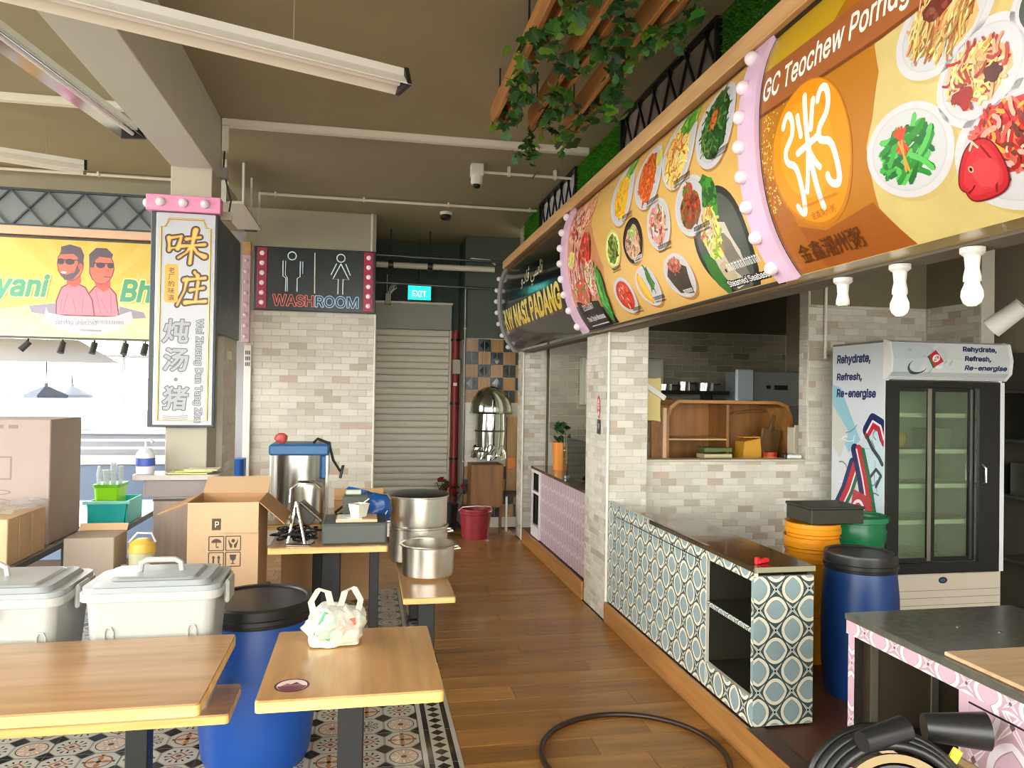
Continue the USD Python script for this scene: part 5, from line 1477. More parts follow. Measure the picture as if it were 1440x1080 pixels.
t.part("yellow_parcel", crumple(cbx(3.60, 3.78, FY0 + 0.2, FY0 + 0.4, 1.305, 1.42, 0.03), 0.02, 12, 3, 2), mat("parcel_yellow", (206, 170, 90), 0.6))
t.part("clear_tub", rbx(3.92, 4.10, FY0 + 0.15, FY0 + 0.35, 1.302, 1.44, 0.02, 0.01), film_mat("tub_clear", (200, 206, 200), 0.5))
# bulging lit-box top
cp = [(FY0 - 0.0, 1.785), (FY0 - 0.045, 1.83), (FY0 - 0.055, 1.92), (FY0 - 0.03, 2.03), (FY0 + 0.02, 2.045), (FY0 + 0.02, 1.785)]
t.part("canopy", prism(Polygon(cp), FX1 - FX0 + 0.01, lambda v: np.stack([FX0 - 0.005 + v[:, 2], v[:, 0], v[:, 1]], 1)), M_FW, smooth=40)
for x in (FX0 - 0.012, FX1 + 0.002):
    t.part("canopy_cheek", prism(Polygon(cp).buffer(0.006), 0.012, lambda v, x=x: np.stack([x + v[:, 2], v[:, 0], v[:, 1]], 1)), mat("cheek_white", (236, 236, 232), 0.3))
t.part("top_lid", bx(FX0, FX1, FY0 + 0.02, FY1, FZ1 - 0.015, FZ1), mat("lid_grey", (120, 120, 112), 0.5))


def canopy(u, v, w):
    z = np.asarray(v)
    ys = np.interp(z, [1.785, 1.83, 1.92, 2.03], [FY0, FY0 - 0.045, FY0 - 0.055, FY0 - 0.03])
    return np.stack([np.asarray(u), ys - w - 0.0006, z], 1)


NV, RD, GR, WH = (30, 44, 96), (196, 40, 56), (40, 110, 70), (240, 240, 244)
P = Print(canopy, clip=sbox(FX0 + 0.005, 1.80, FX1 - 0.008, 2.025), strip=0.03)
P.add(sbox(3.45, 1.80, 4.37, 2.025), (206, 212, 214))
P.add(Polygon([(3.45, 1.80), (3.45, 2.03), (3.8, 2.03), (3.62, 1.80)]), (190, 204, 208))
for k in range(14):
    P.add(ell(3.56 + R_.uniform(0, 0.38), 1.84 + R_.uniform(0, 0.16), R_.uniform(0.008, 0.04), R_.uniform(0.004, 0.014), R_.uniform(0, 180), 10), R_.choice([(226, 232, 234), (170, 188, 192), (238, 240, 242)]))
P.add(ell(3.64, 1.865, 0.075, 0.05, 10).difference(ell(3.65, 1.875, 0.07, 0.045, 10)), (70, 78, 84))
can = affinity.translate(affinity.rotate(sbox(-0.085, -0.04, 0.085, 0.04).buffer(0.008), 32, origin=(0, 0)), 3.78, 1.925)
P.add(can, (196, 206, 206)); P.add(affinity.translate(affinity.rotate(sbox(-0.04, -0.046, 0.045, 0.046), 32, origin=(0, 0)), 3.775, 1.92), RD)
P.add(affinity.translate(affinity.rotate(sbox(-0.045, -0.046, -0.03, 0.046), 32, origin=(0, 0)), 3.775, 1.92), GR)
lg = affinity.rotate(ell(0, 0, 0.032, 0.024), 32, origin=(0, 0)); P.add(affinity.translate(lg, 3.782, 1.925), WH)
P.add(affinity.translate(affinity.rotate(fit(text_shape("A&W", bold=4), -0.026, -0.012, 0.026, 0.012), 32, origin=(0, 0)), 3.782, 1.925), RD)
for i, tx in enumerate(("Rehydrate,", "Refresh,", "Re-energise")):
    P.add(fit(text_shape(tx, bold=5), 4.0 + 0.004 * i, 1.968 - i * 0.064, 4.0 + 0.004 * i + (0.27, 0.21, 0.34)[i], 2.012 - i * 0.064, slant=8), NV)
laid(t, P, PRINT, "canopy_print")
P = Print(lambda u, v, w: np.stack([FX0 - w, FY1 - u, v], 1), clip=sbox(0.005, FZ0 + 0.02, 0.575, 2.02))
P.add(sbox(0, 0.1, 0.6, 2.03), (214, 220, 226))
P.add(Polygon([(0, 1.75), (0.1, 1.72), (0.33, 1.35), (0.2, 1.25), (0, 1.5)]), (150, 200, 216)); P.add(Polygon([(0, 1.6), (0.2, 1.4), (0.1, 1.2), (0, 1.3)]), (208, 210, 200))
P.add(Polygon([(0.3, 1.3), (0.58, 1.5), (0.58, 0.9), (0.4, 0.6)]), (200, 222, 230))
for i, tx in enumerate(("Rehydrate,", "Refresh,", "Re-energise")):
    P.add(fit(text_shape(tx, bold=5), 0.05, (1.885, 1.765, 1.635)[i], (0.43, 0.34, 0.49)[i], (1.965, 1.83, 1.715)[i], slant=6), NV)
for k in range(40):
    P.add(strand(0.12 + R_.uniform(0, 0.4), R_.uniform(0.75, 1.45), R_.uniform(0.03, 0.14), R_.uniform(0.004, 0.012), R_.uniform(0, 3.1), R_.uniform(-0.03, 0.03)), R_.choice([(236, 240, 244), (90, 104, 116), (170, 190, 200), (244, 246, 248), (120, 140, 150)]))


def arcband(pts, w, c):
    P.add(LineString(pts).buffer(w / 2, quad_segs=4), c)


for off, w, c in ((0.0, 0.09, NV), (-0.035, 0.05, RD), (-0.01, 0.016, WH)):
    arcband([(0.40, 1.42 + off), (0.46, 1.50 + off), (0.54, 1.47 + off), (0.575, 1.38 + off)], w, c)
arcband([(0.40, 1.38), (0.46, 1.30), (0.53, 1.24), (0.56, 1.2)], 0.03, (60, 70, 78)); arcband([(0.44, 1.1), (0.50, 1.16), (0.55, 1.12), (0.50, 1.04)], 0.022, (60, 70, 78))
for dx, c, w in ((-0.045, NV, 0.075), (0.0, RD, 0.075), (0.045, GR, 0.035), (0.02, WH, 0.014)):
    arcband([(0.29 + dx, 1.18), (0.20 + dx, 0.98), (0.08 + dx, 0.80), (0.03 + dx, 0.6), (0.02 + dx, 0.4)], w, c)
for dx, c, w in ((-0.01, NV, 0.085), (0.035, RD, 0.075), (0.08, GR, 0.04), (0.01, WH, 0.014)):
    arcband([(0.28 + dx, 1.28), (0.35 + dx, 1.08), (0.41 + dx, 0.85), (0.46 + dx, 0.6), (0.48 + dx, 0.35)], w, c)
P.add(affinity.rotate(sbox(0.20, 0.5, 0.40, 0.98), -12, origin=(0.3, 0.7)), (190, 60, 70)); P.add(ell(0.31, 0.83, 0.075, 0.1, -12), WH); P.add(ell(0.31, 0.83, 0.055, 0.075, -12), RD)
P.add(fit(text_shape("A&W", bold=4), 0.255, 0.80, 0.37, 0.865), WH)
P.add(ell(0.33, 0.66, 0.09, 0.08), GR); P.add(ell(0.30, 0.62, 0.05, 0.05), NV)
laid(t, P, PRINT, "side_print")

# ------------------------------------------------------------------ buckets and drums in the stall
def drum(name, label, x, y, z, r, h, col, lid=M_BLACKP):
    t = Thing(name, label, "drum")
    t.part("barrel", lathe([(0, 0), (r * 0.86, 0), (r * 0.93, h * 0.06), (r * 0.99, h * 0.25), (r, h * 0.5), (r * 0.985, h * 0.7), (r * 0.93, h * 0.86), (r * 0.85, h * 0.93), (r * 0.85, h * 0.985), (0, h * 0.985)], (x, y, z), 48), col, smooth=35)
    k = t.part("lid", lathe([(r * 0.86, h * 0.88), (r * 0.93, h * 0.88), (r * 0.945, h * 0.90), (r * 0.945, h * 0.985), (r * 0.92, h), (r * 0.84, h), (r * 0.82, h * 0.99), (0, h * 0.99), (0, h * 0.986), (r * 0.86, h * 0.986)], (x, y, z), 48), lid, smooth=30)
    t.part("clamp_ring", lathe([(r * 0.945, h * 0.90), (r * 0.965, h * 0.905), (r * 0.965, h * 0.93), (r * 0.945, h * 0.935)], (x, y, z), 48), lid, under=k)
    return t


M_DRUM = mat("drum_blue", (16, 70, 148), 0.4, vary=0.12, scale=3)
drum("blue_drum", "dark blue drum with a black lid standing before the drinks cooler", 2.50, 3.42, 0.14, 0.185, 0.725, mat("drum_blue_dark", (18, 56, 110), 0.4, vary=0.12, scale=3))
drum("blue_drum", "large blue drum with a black lid between the two front tables", -0.455, 3.52, 0.0, 0.25, 0.715, M_DRUM)


def bucket(t, x, y, z, r0, r1, h, m, name="pail"):
    return t.part(name, lathe([(0, 0), (r0, 0), (r0 + (r1 - r0) * 0.8, h * 0.8), (r1 * 1.03, h * 0.82), (r1 * 1.04, h * 0.9), (r1, h * 0.92), (r1, h * 0.985), (r1 * 1.05, h), (r1 * 1.05 - 0.006, h), (r1 * 0.95, h * 0.97), (r0 * 0.95, 0.01), (0, 0.01)], (x, y, z), 36), m, smooth=35)


M_YB = mat("bucket_yellow", (216, 140, 16), 0.35)
t = Thing("yellow_bucket_stack", "stack of nested yellow buckets left of the green bucket", "bucket", None)
for k, z in enumerate((0.142, 0.44, 0.52, 0.60)):
    bucket(t, 2.555 + 0.006 * (k % 2), 3.93, z, 0.125, 0.15, 0.33, M_YB, "bucket")
t = Thing("green_bucket", "tall green bucket behind the dark blue drum", "bucket")
bucket(t, 2.985, 4.15, 0.142, 0.15, 0.18, 0.775, mat("bucket_green", (20, 110, 66), 0.3))
t.part("rim", lathe([(0.187, 0.89), (0.2, 0.895), (0.2, 0.925), (0.187, 0.93)], (2.985, 4.15, 0), 36), mat("bucket_green_rim", (34, 128, 82), 0.3))
t = Thing("black_box", "flat black box lying on top of the yellow buckets", "box")
t.part("box", cbx(2.47, 2.80, 3.80, 4.06, 0.932, 1.015, 0.004), mat("box_olive_black", (46, 44, 32), 0.5))
t.part("lid", cbx(2.465, 2.805, 3.795, 4.065, 1.015, 1.03, 0.003), mat("box_olive_black", (46, 44, 32), 0.5))

# ------------------------------------------------------------------ things seen through the serving window
KT = Thing("kitchen_table", "low steel work table behind the serving window, under the wooden cabinet", "table")
KT.part("table_top", cbx(2.15, 3.9, 5.45, 6.4, 0.90, 0.93, 0.004), M_STEELD)
for x in (2.2, 3.8):
    for y in (5.5, 6.3):
        KT.part("leg", cbx(x, x + 0.04, y, y + 0.04, 0.14, 0.90, 0.003), M_STEELD)
M_PLY = wood("orange_ply", (180, 126, 68), (134, 86, 40), "z", 0.4, 3.3, 4)
t = Thing("wooden_cabinet", "orange plywood two-bay cabinet with rounded corners behind the serving window", "cabinet")
t.part("back_board", prism(Polygon([(2.40, 0.931), (2.40, 1.52), (2.46, 1.58), (2.52, 1.60), (3.44, 1.60), (3.50, 1.57), (3.54, 1.48), (3.56, 0.931)]), 0.02, lambda v: np.stack([v[:, 0], 6.05 + v[:, 2], v[:, 1]], 1)), M_PLY)
_o = Polygon([(2.40, 0.931), (2.40, 1.47), (2.43, 1.56), (2.50, 1.61), (3.40, 1.61), (3.49, 1.575), (3.53, 1.48), (3.545, 0.931)])
_i = Polygon([(2.425, 0.9), (2.425, 1.46), (2.452, 1.54), (2.51, 1.585), (3.39, 1.585), (3.465, 1.555), (3.505, 1.475), (3.52, 0.9)])
t.part("rounded_shell", prism(_o.difference(_i), 0.32, lambda v: np.stack([v[:, 0], 5.72 + v[:, 2], v[:, 1]], 1)), wood("shell_ply", (206, 150, 84), (160, 106, 54), "x", 0.4, 3.3, 4))
t.part("divider", cbx(2.93, 2.955, 5.72, 6.05, 0.931, 1.58, 0.004), M_PLY)
t.part("left_shelf", cbx(2.425, 2.93, 5.72, 6.05, 1.28, 1.295, 0.003), mat("shelf_pale", (206, 176, 120), 0.5))
t.part("arch_trim", tube([(3.02, 6.035, 0.95), (3.02, 6.035, 1.3), (3.06, 6.035, 1.42), (3.16, 6.035, 1.5), (3.3, 6.035, 1.52), (3.46, 6.035, 1.52)], 0.012, 6), M_PLY)


def small(name, mesh, m, label, cat, **k):
    return one(name, mesh, m, label, cat, **k)


M_YLW = mat("carton_yellow", (206, 150, 40), 0.5)
t = Thing("tray_stack", "short stack of green and cream trays under the cabinet's left shelf", "tray stack")
for k in range(6):
    t.part("tray", cbx(2.66, 2.90, 5.56, 5.71, 0.935 + k * 0.052, 0.972 + k * 0.052, 0.004), mat("tray_green" if k % 2 else "tray_cream", (96, 110, 60) if k % 2 else (226, 214, 170), 0.5))
t = Thing("yellow_carton", "yellow carton with a slanted top in the middle of the serving window", "carton")
t.part("carton", hull([(2.97, 5.55, 0.931), (3.17, 5.55, 0.931), (2.97, 5.70, 0.931), (3.17, 5.70, 0.931), (3.0, 5.55, 1.28), (3.14, 5.55, 1.31), (3.0, 5.7, 1.28), (3.14, 5.7, 1.31)]), M_YLW)
t.part("carton_lid", cbx(2.995, 3.145, 5.56, 5.69, 1.312, 1.322, 0.002), M_YLW)
t = Thing("orange_jar", "small jar of orange and red packets beside the yellow carton", "jar")
t.part("jar", lathe([(0, 0), (0.055, 0), (0.06, 0.02), (0.06, 0.22), (0.05, 0.24), (0, 0.24)], (3.20, 5.50, 0.931), 20), mat("jar_orange", (206, 110, 30), 0.4))
t.part("lid", lathe([(0, 0), (0.055, 0), (0.055, 0.03), (0, 0.03)], (3.20, 5.50, 1.172), 20), mat("jar_red", (176, 40, 26), 0.4))
t = Thing("wooden_peel", "leaning dark wooden peel in the cabinet's right bay", "peel")
t.part("blade", rot(cbx(3.22, 3.40, 5.78, 5.80, 0.94, 1.38, 0.01), Ry(9), (3.3, 5.79, 0.931)), wood("peel_wood", (120, 90, 44), (80, 56, 26), "z", 0.5, 1, 5))
t.part("handle", rot(cbx(3.285, 3.325, 5.775, 5.80, 1.36, 1.5, 0.006), Ry(9), (3.3, 5.79, 0.931)), wood("peel_wood", (120, 90, 44), (80, 56, 26), "z", 0.5, 1, 5))
t = Thing("white_carton", "tall cream carton at the right end of the wooden cabinet", "carton")
t.part("carton", cbx(3.42, 3.515, 5.52, 5.62, 0.931, 1.40, 0.003), mat("carton_cream", (232, 224, 196), 0.5))
t.part("flap", cbx(3.42, 3.50, 5.51, 5.52, 1.36, 1.42, 0.002), mat("carton_cream", (232, 224, 196), 0.5))
t = Thing("white_packet", "small white and black packet on the window ledge by the right jamb", "packet")
t.part("packet", crumple(cbx(3.22, 3.34, 5.27, 5.36, 1.17, 1.20, 0.008), 0.006, 20, 2, 2), M_WHITE)
t.part("dark_tip", cbx(3.20, 3.23, 5.29, 5.34, 1.17, 1.205, 0.006), M_BLACKP)
t = Thing("steel_oven", "grey steel oven with a control panel at the back right of the kitchen", "oven")
t.part("body", cbx(4.05, 4.88, 7.35, 7.95, 1.0, 1.92, 0.006), mat("oven_grey", (150, 160, 158), 0.35, metal=0.4))
t.part("upper_panel", cbx(4.06, 4.87, 7.335, 7.35, 1.55, 1.91, 0.004), mat("oven_panel", (164, 174, 170), 0.4, metal=0.3))
t.part("control_display", cbx(4.30, 4.46, 7.325, 7.335, 1.72, 1.77, 0.003), M_BLACKP)
t.part("knob", cyl((4.23, 7.335, 1.75), (4.23, 7.31, 1.75), 0.02, n=12), M_BLACKP)
for k in range(5):
    t.part("vent_slat", cbx(4.62, 4.80, 7.328, 7.335, 1.62 + k * 0.04, 1.64 + k * 0.04, 0.002), mat("slat_grey", (90, 98, 96), 0.4))
t.part("side_door", cbx(3.86, 4.04, 7.30, 7.36, 1.2, 1.93, 0.005), mat("oven_white_side", (214, 224, 232), 0.35))
t.part("plinth", bx(4.05, 4.88, 7.40, 7.95, 0.14, 1.0), mat("oven_plinth", (60, 62, 56), 0.5))
t = Thing("wall_shelf", "black kitchen shelf holding pots along the back tiled wall", "shelf")
t.part("shelf_board", cbx(2.5, 4.0, 7.75, 8.08, 1.66, 1.70, 0.004), M_BLACKP)
for x in (2.6, 3.8):
    t.part("bracket", cbx(x, x + 0.02, 7.80, 8.075, 1.50, 1.66, 0.002), M_BLACKP)
for i, (x, r, h) in enumerate(((3.28, 0.09, 0.07), (3.52, 0.07, 0.10), (3.78, 0.10, 0.09))):
    t = Thing("kitchen_pot", ["low steel pot, left of the three on the black shelf", "small steel pot, middle of the three on the black shelf", "steel pot by the oven end of the black shelf"][i], "pot", "pots on the black shelf")
    t.part("pot", lathe([(0, 0), (r, 0), (r, h), (r + 0.008, h), (r - 0.004, h - 0.002), (r - 0.004, 0.004), (0, 0.004)], (x, 7.9, 1.7005), 20), M_STEEL, smooth=30)
    t.part("handle", tube([(x + r, 7.9, 1.70 + h * 0.8), (x + r + 0.08, 7.9, 1.70 + h * 0.9)], 0.008, 6), M_BLACKP)
t = Thing("dish_rack", "dark wire dish rack on the kitchen shelf at the left of the window", "dish rack")
for k in range(7):
    t.part("rail", cyl((2.55, 7.85, 1.73 + k * 0.045), (3.05, 7.85, 1.73 + k * 0.045), 0.008, n=5), M_STEELD)
for x in (2.55, 3.05):
    t.part("upright", cbx(x - 0.014, x + 0.014, 7.835, 7.865, 1.7005, 2.05, 0.003), M_WHITEM)
t = Thing("hanging_sheet", "cream folded sheet hanging at the left jamb of the serving window", "sheet")
t.part("sheet", crumple(cbx(2.05, 2.22, 5.40, 5.43, 1.45, 1.78, 0.005), 0.01, 9, 5, 3), mat("sheet_cream", (224, 206, 140), 0.7))
t.part("white_rail", rot(cbx(2.05, 2.30, 5.385, 5.40, 1.73, 1.77, 0.004), Ry(32), (2.05, 5.4, 1.77)), M_WHITE)
t.part("post", cbx(2.24, 2.27, 5.40, 5.43, 0.94, 1.55, 0.003), mat("post_pink", (206, 170, 140), 0.5))

# first stall beyond the pillar
t = Thing("white_wall_cabinet", "pale flat wall cabinet seen past the tiled pillar", "cabinet")
t.part("carcass", cbx(2.35, 3.3, 7.95, 8.085, 1.52, 2.05, 0.005), mat("cabinet_grey", (176, 178, 160), 0.5))
t.part("door", cbx(2.38, 3.28, 7.93, 7.95, 1.54, 2.03, 0.004), mat("cabinet_door", (190, 190, 172), 0.45))
t.part("handle", cbx(2.43, 2.53, 7.922, 7.93, 1.985, 2.0, 0.002), M_BLACKP)
t = Thing("orange_container", "tall orange container with dark leafy stems on the far counter", "container")
t.part("container", lathe([(0, 0), (0.085, 0), (0.095, 0.28), (0.09, 0.28), (0.08, 0.01), (0, 0.01)], (1.96, 7.35, 0.8725), 24), mat("container_orange", (214, 130, 30), 0.35), smooth=30)
r = random.Random(9)
for k in range(26):
    a = r.uniform(0, 6.28)
    t.part("leaf", leaf(np.array([1.96 + 0.09 * math.cos(a) * r.random(), 7.35 + 0.09 * math.sin(a) * r.random(), 1.17 + r.uniform(0, 0.16)]), r.uniform(0.07, 0.12), r.uniform(0, 360), r.uniform(-60, 60), r.uniform(-60, 60)), M_IVY[r.choice([0, 3, 1])], smooth=False)
    if k % 4 == 0:
        t.part("stem", cyl((1.96, 7.35, 1.0), (1.96 + 0.05 * math.cos(a), 7.35 + 0.05 * math.sin(a), 1.2), 0.004, n=5), M_STEM)
t = Thing("glass_guard", "clear glass guard standing on the far counter", "glass panel")
t.part("pane", bx(1.80, 1.808, 5.85, 6.7, 0.8725, 1.25), M_GL)
t.part("clip", cbx(1.792, 1.816, 5.9, 5.94, 0.8725, 0.90, 0.003), M_STEEL)
t.part("clip", cbx(1.792, 1.816, 6.6, 6.64, 0.8725, 0.90, 0.003), M_STEEL)

# right edge of the kitchen
t = Thing("kitchen_rack", "dark tall kitchen rack at the right edge beside the cooler", "rack")
for x in (4.52, 4.86):
    t.part("upright", bx(x, x + 0.03, 4.3, 4.33, 0.14, 2.0), M_STEELD)
t.part("back_sheet", bx(4.55, 4.86, 4.66, 4.68, 0.14, 2.0), M_NICHE)
for z in (0.5, 0.95, 1.35, 1.7):
    t.part("shelf", bx(4.52, 4.89, 4.3, 4.66, z, z + 0.02), M_STEELD)
t.part("door_panel", bx(4.55, 4.86, 4.315, 4.33, 1.37, 1.69), mat("panel_dark", (46, 50, 44), 0.4))
t.part("steel_bin", bx(4.57, 4.84, 4.34, 4.6, 0.97, 1.2), M_STEELD)
t = Thing("white_spotlight", "white spotlight on an arm at the right edge above the cooler", "spotlight")
t.part("can", cyl((3.60, 3.55, 2.18), (3.52, 3.68, 2.06), 0.05, 0.06, 18), M_WHITE)
t.part("arm", tube([(3.64, 3.50, 2.20), (3.72, 3.48, 2.16), (3.74, 3.5, 2.4), (3.74, 3.5, H)], 0.012, 8), M_WHITEM)
# ------------------------------------------------------------------ tables and benches
TW = [wood("table_wood_%d" % i, (200, 158, 106), (180, 134, 82), "y", 0.3, 1.7 * i, 5, coat=0.25) for i in range(2)]
TWX = wood("table_wood_x", (192, 152, 108), (178, 136, 92), "x", 0.3, 5.1, 5, coat=0.25)
M_EDGE = wood("table_edge", (244, 206, 130), (226, 180, 100), "x", 0.45, 2.5, 12)
M_LEG = mat("table_leg_black", (15, 16, 16), 0.45)


def table(name, label, x0, x1, y0, y1, z, m, legs, th=0.036, base=True, cat="table", sub=True, edge=None):
    t = Thing(name, label, cat)
    t.part("tabletop" if cat == "table" else "seat", rbx(x0 + 0.002, x1 - 0.002, y0 + 0.002, y1 - 0.002, z - 0.006, z, 0.014, n=4), m)
    t.part("edge_band", rbx(x0, x1, y0, y1, z - th, z - 0.006, 0.016, n=4), edge or M_EDGE)
    if sub:
        t.part("cleat", cbx(x0 + 0.10, x1 - 0.13, (y0 + y1) / 2 - 0.2, (y0 + y1) / 2 + 0.2, z - th - 0.02, z - th, 0.003), M_EDGE)
    zz = z - th - (0.02 if sub else 0)
    fp = 0.2 if len(legs) <= 2 and cat == "table" and sub else 0.07
    for lx, ly, s_ in legs:
        t.part("leg", cbx(lx - s_, lx + s_, ly - s_, ly + s_, 0.012 if base else 0.0005, zz, 0.004), M_LEG)
        if base:
            t.part("foot_plate", cbx(lx - fp, lx + fp, ly - fp, ly + fp, 0.0005, 0.012, 0.003), M_LEG)
    return t


t = table("dining_table", "small light-wood table in the front with a plastic bag and a round sticker on it", -0.30, 0.248, 2.255, 2.885, 0.75, TW[0], [(-0.03, 2.56, 0.042)])
P = Print(lambda u, v, w: np.stack([-0.205 + u, 2.36 + v, 0.75 + w], 1))
P.add(ell(0, 0, 0.052, 0.052, 0, 40), (74, 26, 36)); P.add(ell(0, 0, 0.045, 0.045, 0, 40), (226, 206, 206)); P.add(ell(0, -0.002, 0.043, 0.043, 0, 40).intersection(sbox(-1, -1, 1, -0.004)), (110, 58, 70))
P.add(Polygon([(-0.034, -0.004), (-0.014, 0.018), (-0.004, 0.008), (0.012, 0.024), (0.034, -0.004)]), (150, 100, 110)); P.add(Polygon([(-0.006, 0.006), (0.012, 0.024), (0.02, 0.010)]), (60, 24, 34))
laid(t, P, PRINT, "round_sticker", label="round maroon and white sticker")
table("dining_table", "light-wood table at the lower left with its right end in view", -2.3, -0.45, 2.265, 2.885, 0.75, TWX, [(-1.30, 2.56, 0.045), (-2.1, 2.56, 0.045)])
t = table("bench", "low light-wood bench behind the lower left table, under the grey storage boxes", -2.4, -0.475, 2.905, 3.20, 0.45, TWX, [(-0.82, 3.06, 0.04), (-1.62, 3.06, 0.04), (-2.3, 3.06, 0.04)], cat="bench", sub=False)
table("bench", "narrow wooden bench with cooking pots on it, along the walkway", 0.232, 0.538, 4.36, 5.75, 0.45, TW[1], [(0.385, 4.62, 0.05), (0.385, 5.45, 0.05)], cat="bench", sub=False)
table("dining_table", "wooden table at mid distance cluttered with a dark till and laptop parts", -0.53, 0.14, 4.40, 5.02, 0.75, TW[1], [(-0.19, 4.72, 0.055), (0.07, 4.90, 0.03)], sub=False)
table("dining_table", "table behind the cluttered one carrying the water boiler", -0.75, 0.14, 5.16, 5.85, 0.75, TW[0], [(-0.3, 5.5, 0.05)], sub=False)
table("dining_table", "long row table at far left carrying the cartons and the crate", -3.2, -1.70, 3.95, 5.15, 0.75, mat("left_table_grey", (140, 134, 130), 0.3), [(-1.78, 4.05, 0.035), (-1.78, 5.05, 0.035), (-3.1, 4.05, 0.035)], sub=False, edge=M_SLATE)
table("dining_table", "second far left table behind, under the teal crate", -3.2, -1.50, 5.2, 6.4, 0.75, mat("left_table_grey", (140, 134, 130), 0.3), [(-1.58, 5.3, 0.035), (-1.58, 6.3, 0.035)], sub=False, edge=M_SLATE)

# ------------------------------------------------------------------ carrier bag on the front table
M_FILM = film_mat("bag_film", (236, 238, 228), 0.28, 0.3)
t = Thing("carrier_bag", "crumpled clear plastic carrier bag of packets on the front table", "plastic bag")
m = ellip((-0.09, 2.72, 0.825), (0.11, 0.085, 0.075), 4)
v = np.array(m.vertices)
v[:, 2] = np.maximum(v[:, 2], 0.753)
up = np.clip((v[:, 2] - 0.82) / 0.08, 0, 1)
v[:, 0] = -0.09 + (v[:, 0] + 0.09) * (1 - 0.25 * up)
q = np.stack([meshkit.fbm(v * 26 + 9 * k, 3, k) - 0.5 for k in range(3)], 1)
v = v + q * 0.05 * np.clip((v[:, 2:3] - 0.752) / 0.03, 0, 1)
v[:, 2] = np.maximum(v[:, 2], 0.752)
t.part("bag", trimesh.Trimesh(v, m.faces, process=False), M_FILM, smooth=50)
for sx in (-1, 1):
    pts = [(-0.09 + sx * 0.075, 2.70, 0.86), (-0.09 + sx * 0.085, 2.69, 0.91), (-0.09 + sx * 0.06, 2.69, 0.955), (-0.09 + sx * 0.03, 2.70, 0.94), (-0.09 + sx * 0.015, 2.71, 0.885)]
    ms = []
    for a, b in zip(pts, pts[1:]):
        ms.append(hull([np.array(a) + d for d in ((-0.011, -0.004, 0), (0.011, 0.004, 0), (0, 0.002, 0.004))] + [np.array(b) + d for d in ((-0.011, -0.004, 0), (0.011, 0.004, 0), (0, 0.002, 0.004))]))
    t.part("handle", crumple(join(ms), 0.004, 40, 3), M_FILM, smooth=False)
for i, (x, y, c, s_) in enumerate(((-0.13, 2.71, (226, 236, 216), 0.05), (-0.06, 2.72, (238, 226, 196), 0.05))):
    tt = t.part("packet", crumple(rbx(x - s_, x + s_, y - 0.035, y + 0.035, 0.756, 0.83, 0.02), 0.012, 18, i, 2), mat("packet_%d" % i, c, 0.5))
t.part("red_label", rot(cbx(-0.12, -0.02, 2.66, 2.664, 0.82, 0.85, 0.001), Ry(-8), (-0.07, 2.66, 0.83)), mat("label_red", (206, 90, 70), 0.5))
t.part("green_label", rot(cbx(-0.15, -0.09, 2.655, 2.659, 0.79, 0.875, 0.001), Ry(25), (-0.12, 2.66, 0.83)), mat("label_green", (90, 160, 110), 0.5))

# ------------------------------------------------------------------ grey storage boxes
M_BOX = mat("storage_grey", (180, 183, 178), 0.35)
M_LID = mat("storage_lid", (160, 167, 170), 0.28)


def storage(label, x0, x1, y0, y1, z0, z1, seed):
    t = Thing("storage_box", label, "storage box", "grey storage boxes on the bench")
    t.part("tub", rbx(x0 + 0.02, x1 - 0.02, y0 + 0.015, y1 - 0.015, z0, z1 - 0.03, 0.04, 0.03), M_BOX)
    t.part("rim", rbx(x0, x1, y0, y1, z1 - 0.03, z1, 0.05), M_BOX)
    l = t.part("lid", rbx(x0 + 0.006, x1 - 0.006, y0 + 0.006, y1 - 0.006, z1, z1 + 0.018, 0.05), M_LID)
    t.part("lid_step", rbx(x0 + 0.05, x1 - 0.05, y0 + 0.03, y1 - 0.03, z1 + 0.018, z1 + 0.034, 0.04, -0.012), M_LID, under=l)
    t.part("lid_panel", rbx(x0 + 0.10, x1 - 0.10, y0 + 0.06, y1 - 0.06, z1 + 0.034, z1 + 0.042, 0.03, -0.01), M_LID, under=l)
    cx, cy, zz = (x0 + x1) / 2, (y0 + y1) / 2, z1 + 0.042
    t.part("lid_handle", tube([(cx - 0.075, cy, zz - 0.004), (cx - 0.07, cy, zz + 0.03), (cx - 0.05, cy, zz + 0.042), (cx + 0.05, cy, zz + 0.042), (cx + 0.07, cy, zz + 0.03), (cx + 0.075, cy, zz - 0.004)], 0.011, 8), M_BOX, under=l)
    for f in ((0.22, 0.80) if seed == 1 else (0.3, 0.44, 0.58, 0.9)):
        x = x0 + (x1 - x0) * f
        t.part("rib", tube([(x - 0.014, y0 + 0.045, z0 + 0.03), (x - 0.014, y0 + 0.018, z1 - 0.14), (x - 0.007, y0 + 0.016, z1 - 0.125), (x + 0.007, y0 + 0.016, z1 - 0.125), (x + 0.014, y0 + 0.018, z1 - 0.14), (x + 0.014, y0 + 0.045, z0 + 0.03)], 0.0035, 5), M_BOX)
    for x in (x1 - 0.002,):
        t.part("side_clip", cbx(x, x + 0.018, (y0 + y1) / 2 - 0.06, (y0 + y1) / 2 + 0.06, z1 - 0.075, z1 + 0.012, 0.006), M_BOX)
    t.part("front_clip", cbx(cx - 0.12, cx + 0.12, y0 - 0.012, y0, z1 - 0.07, z1 + 0.01, 0.005), M_BOX) if seed == 2 else None


storage("grey lidded storage box on the bench, the right one of the two", -1.0, -0.515, 2.905, 3.235, 0.4505, 0.905, 1)
storage("grey lidded storage box on the bench, the left one with a front clip", -1.70, -1.05, 2.905, 3.30, 0.4505, 0.895, 2)

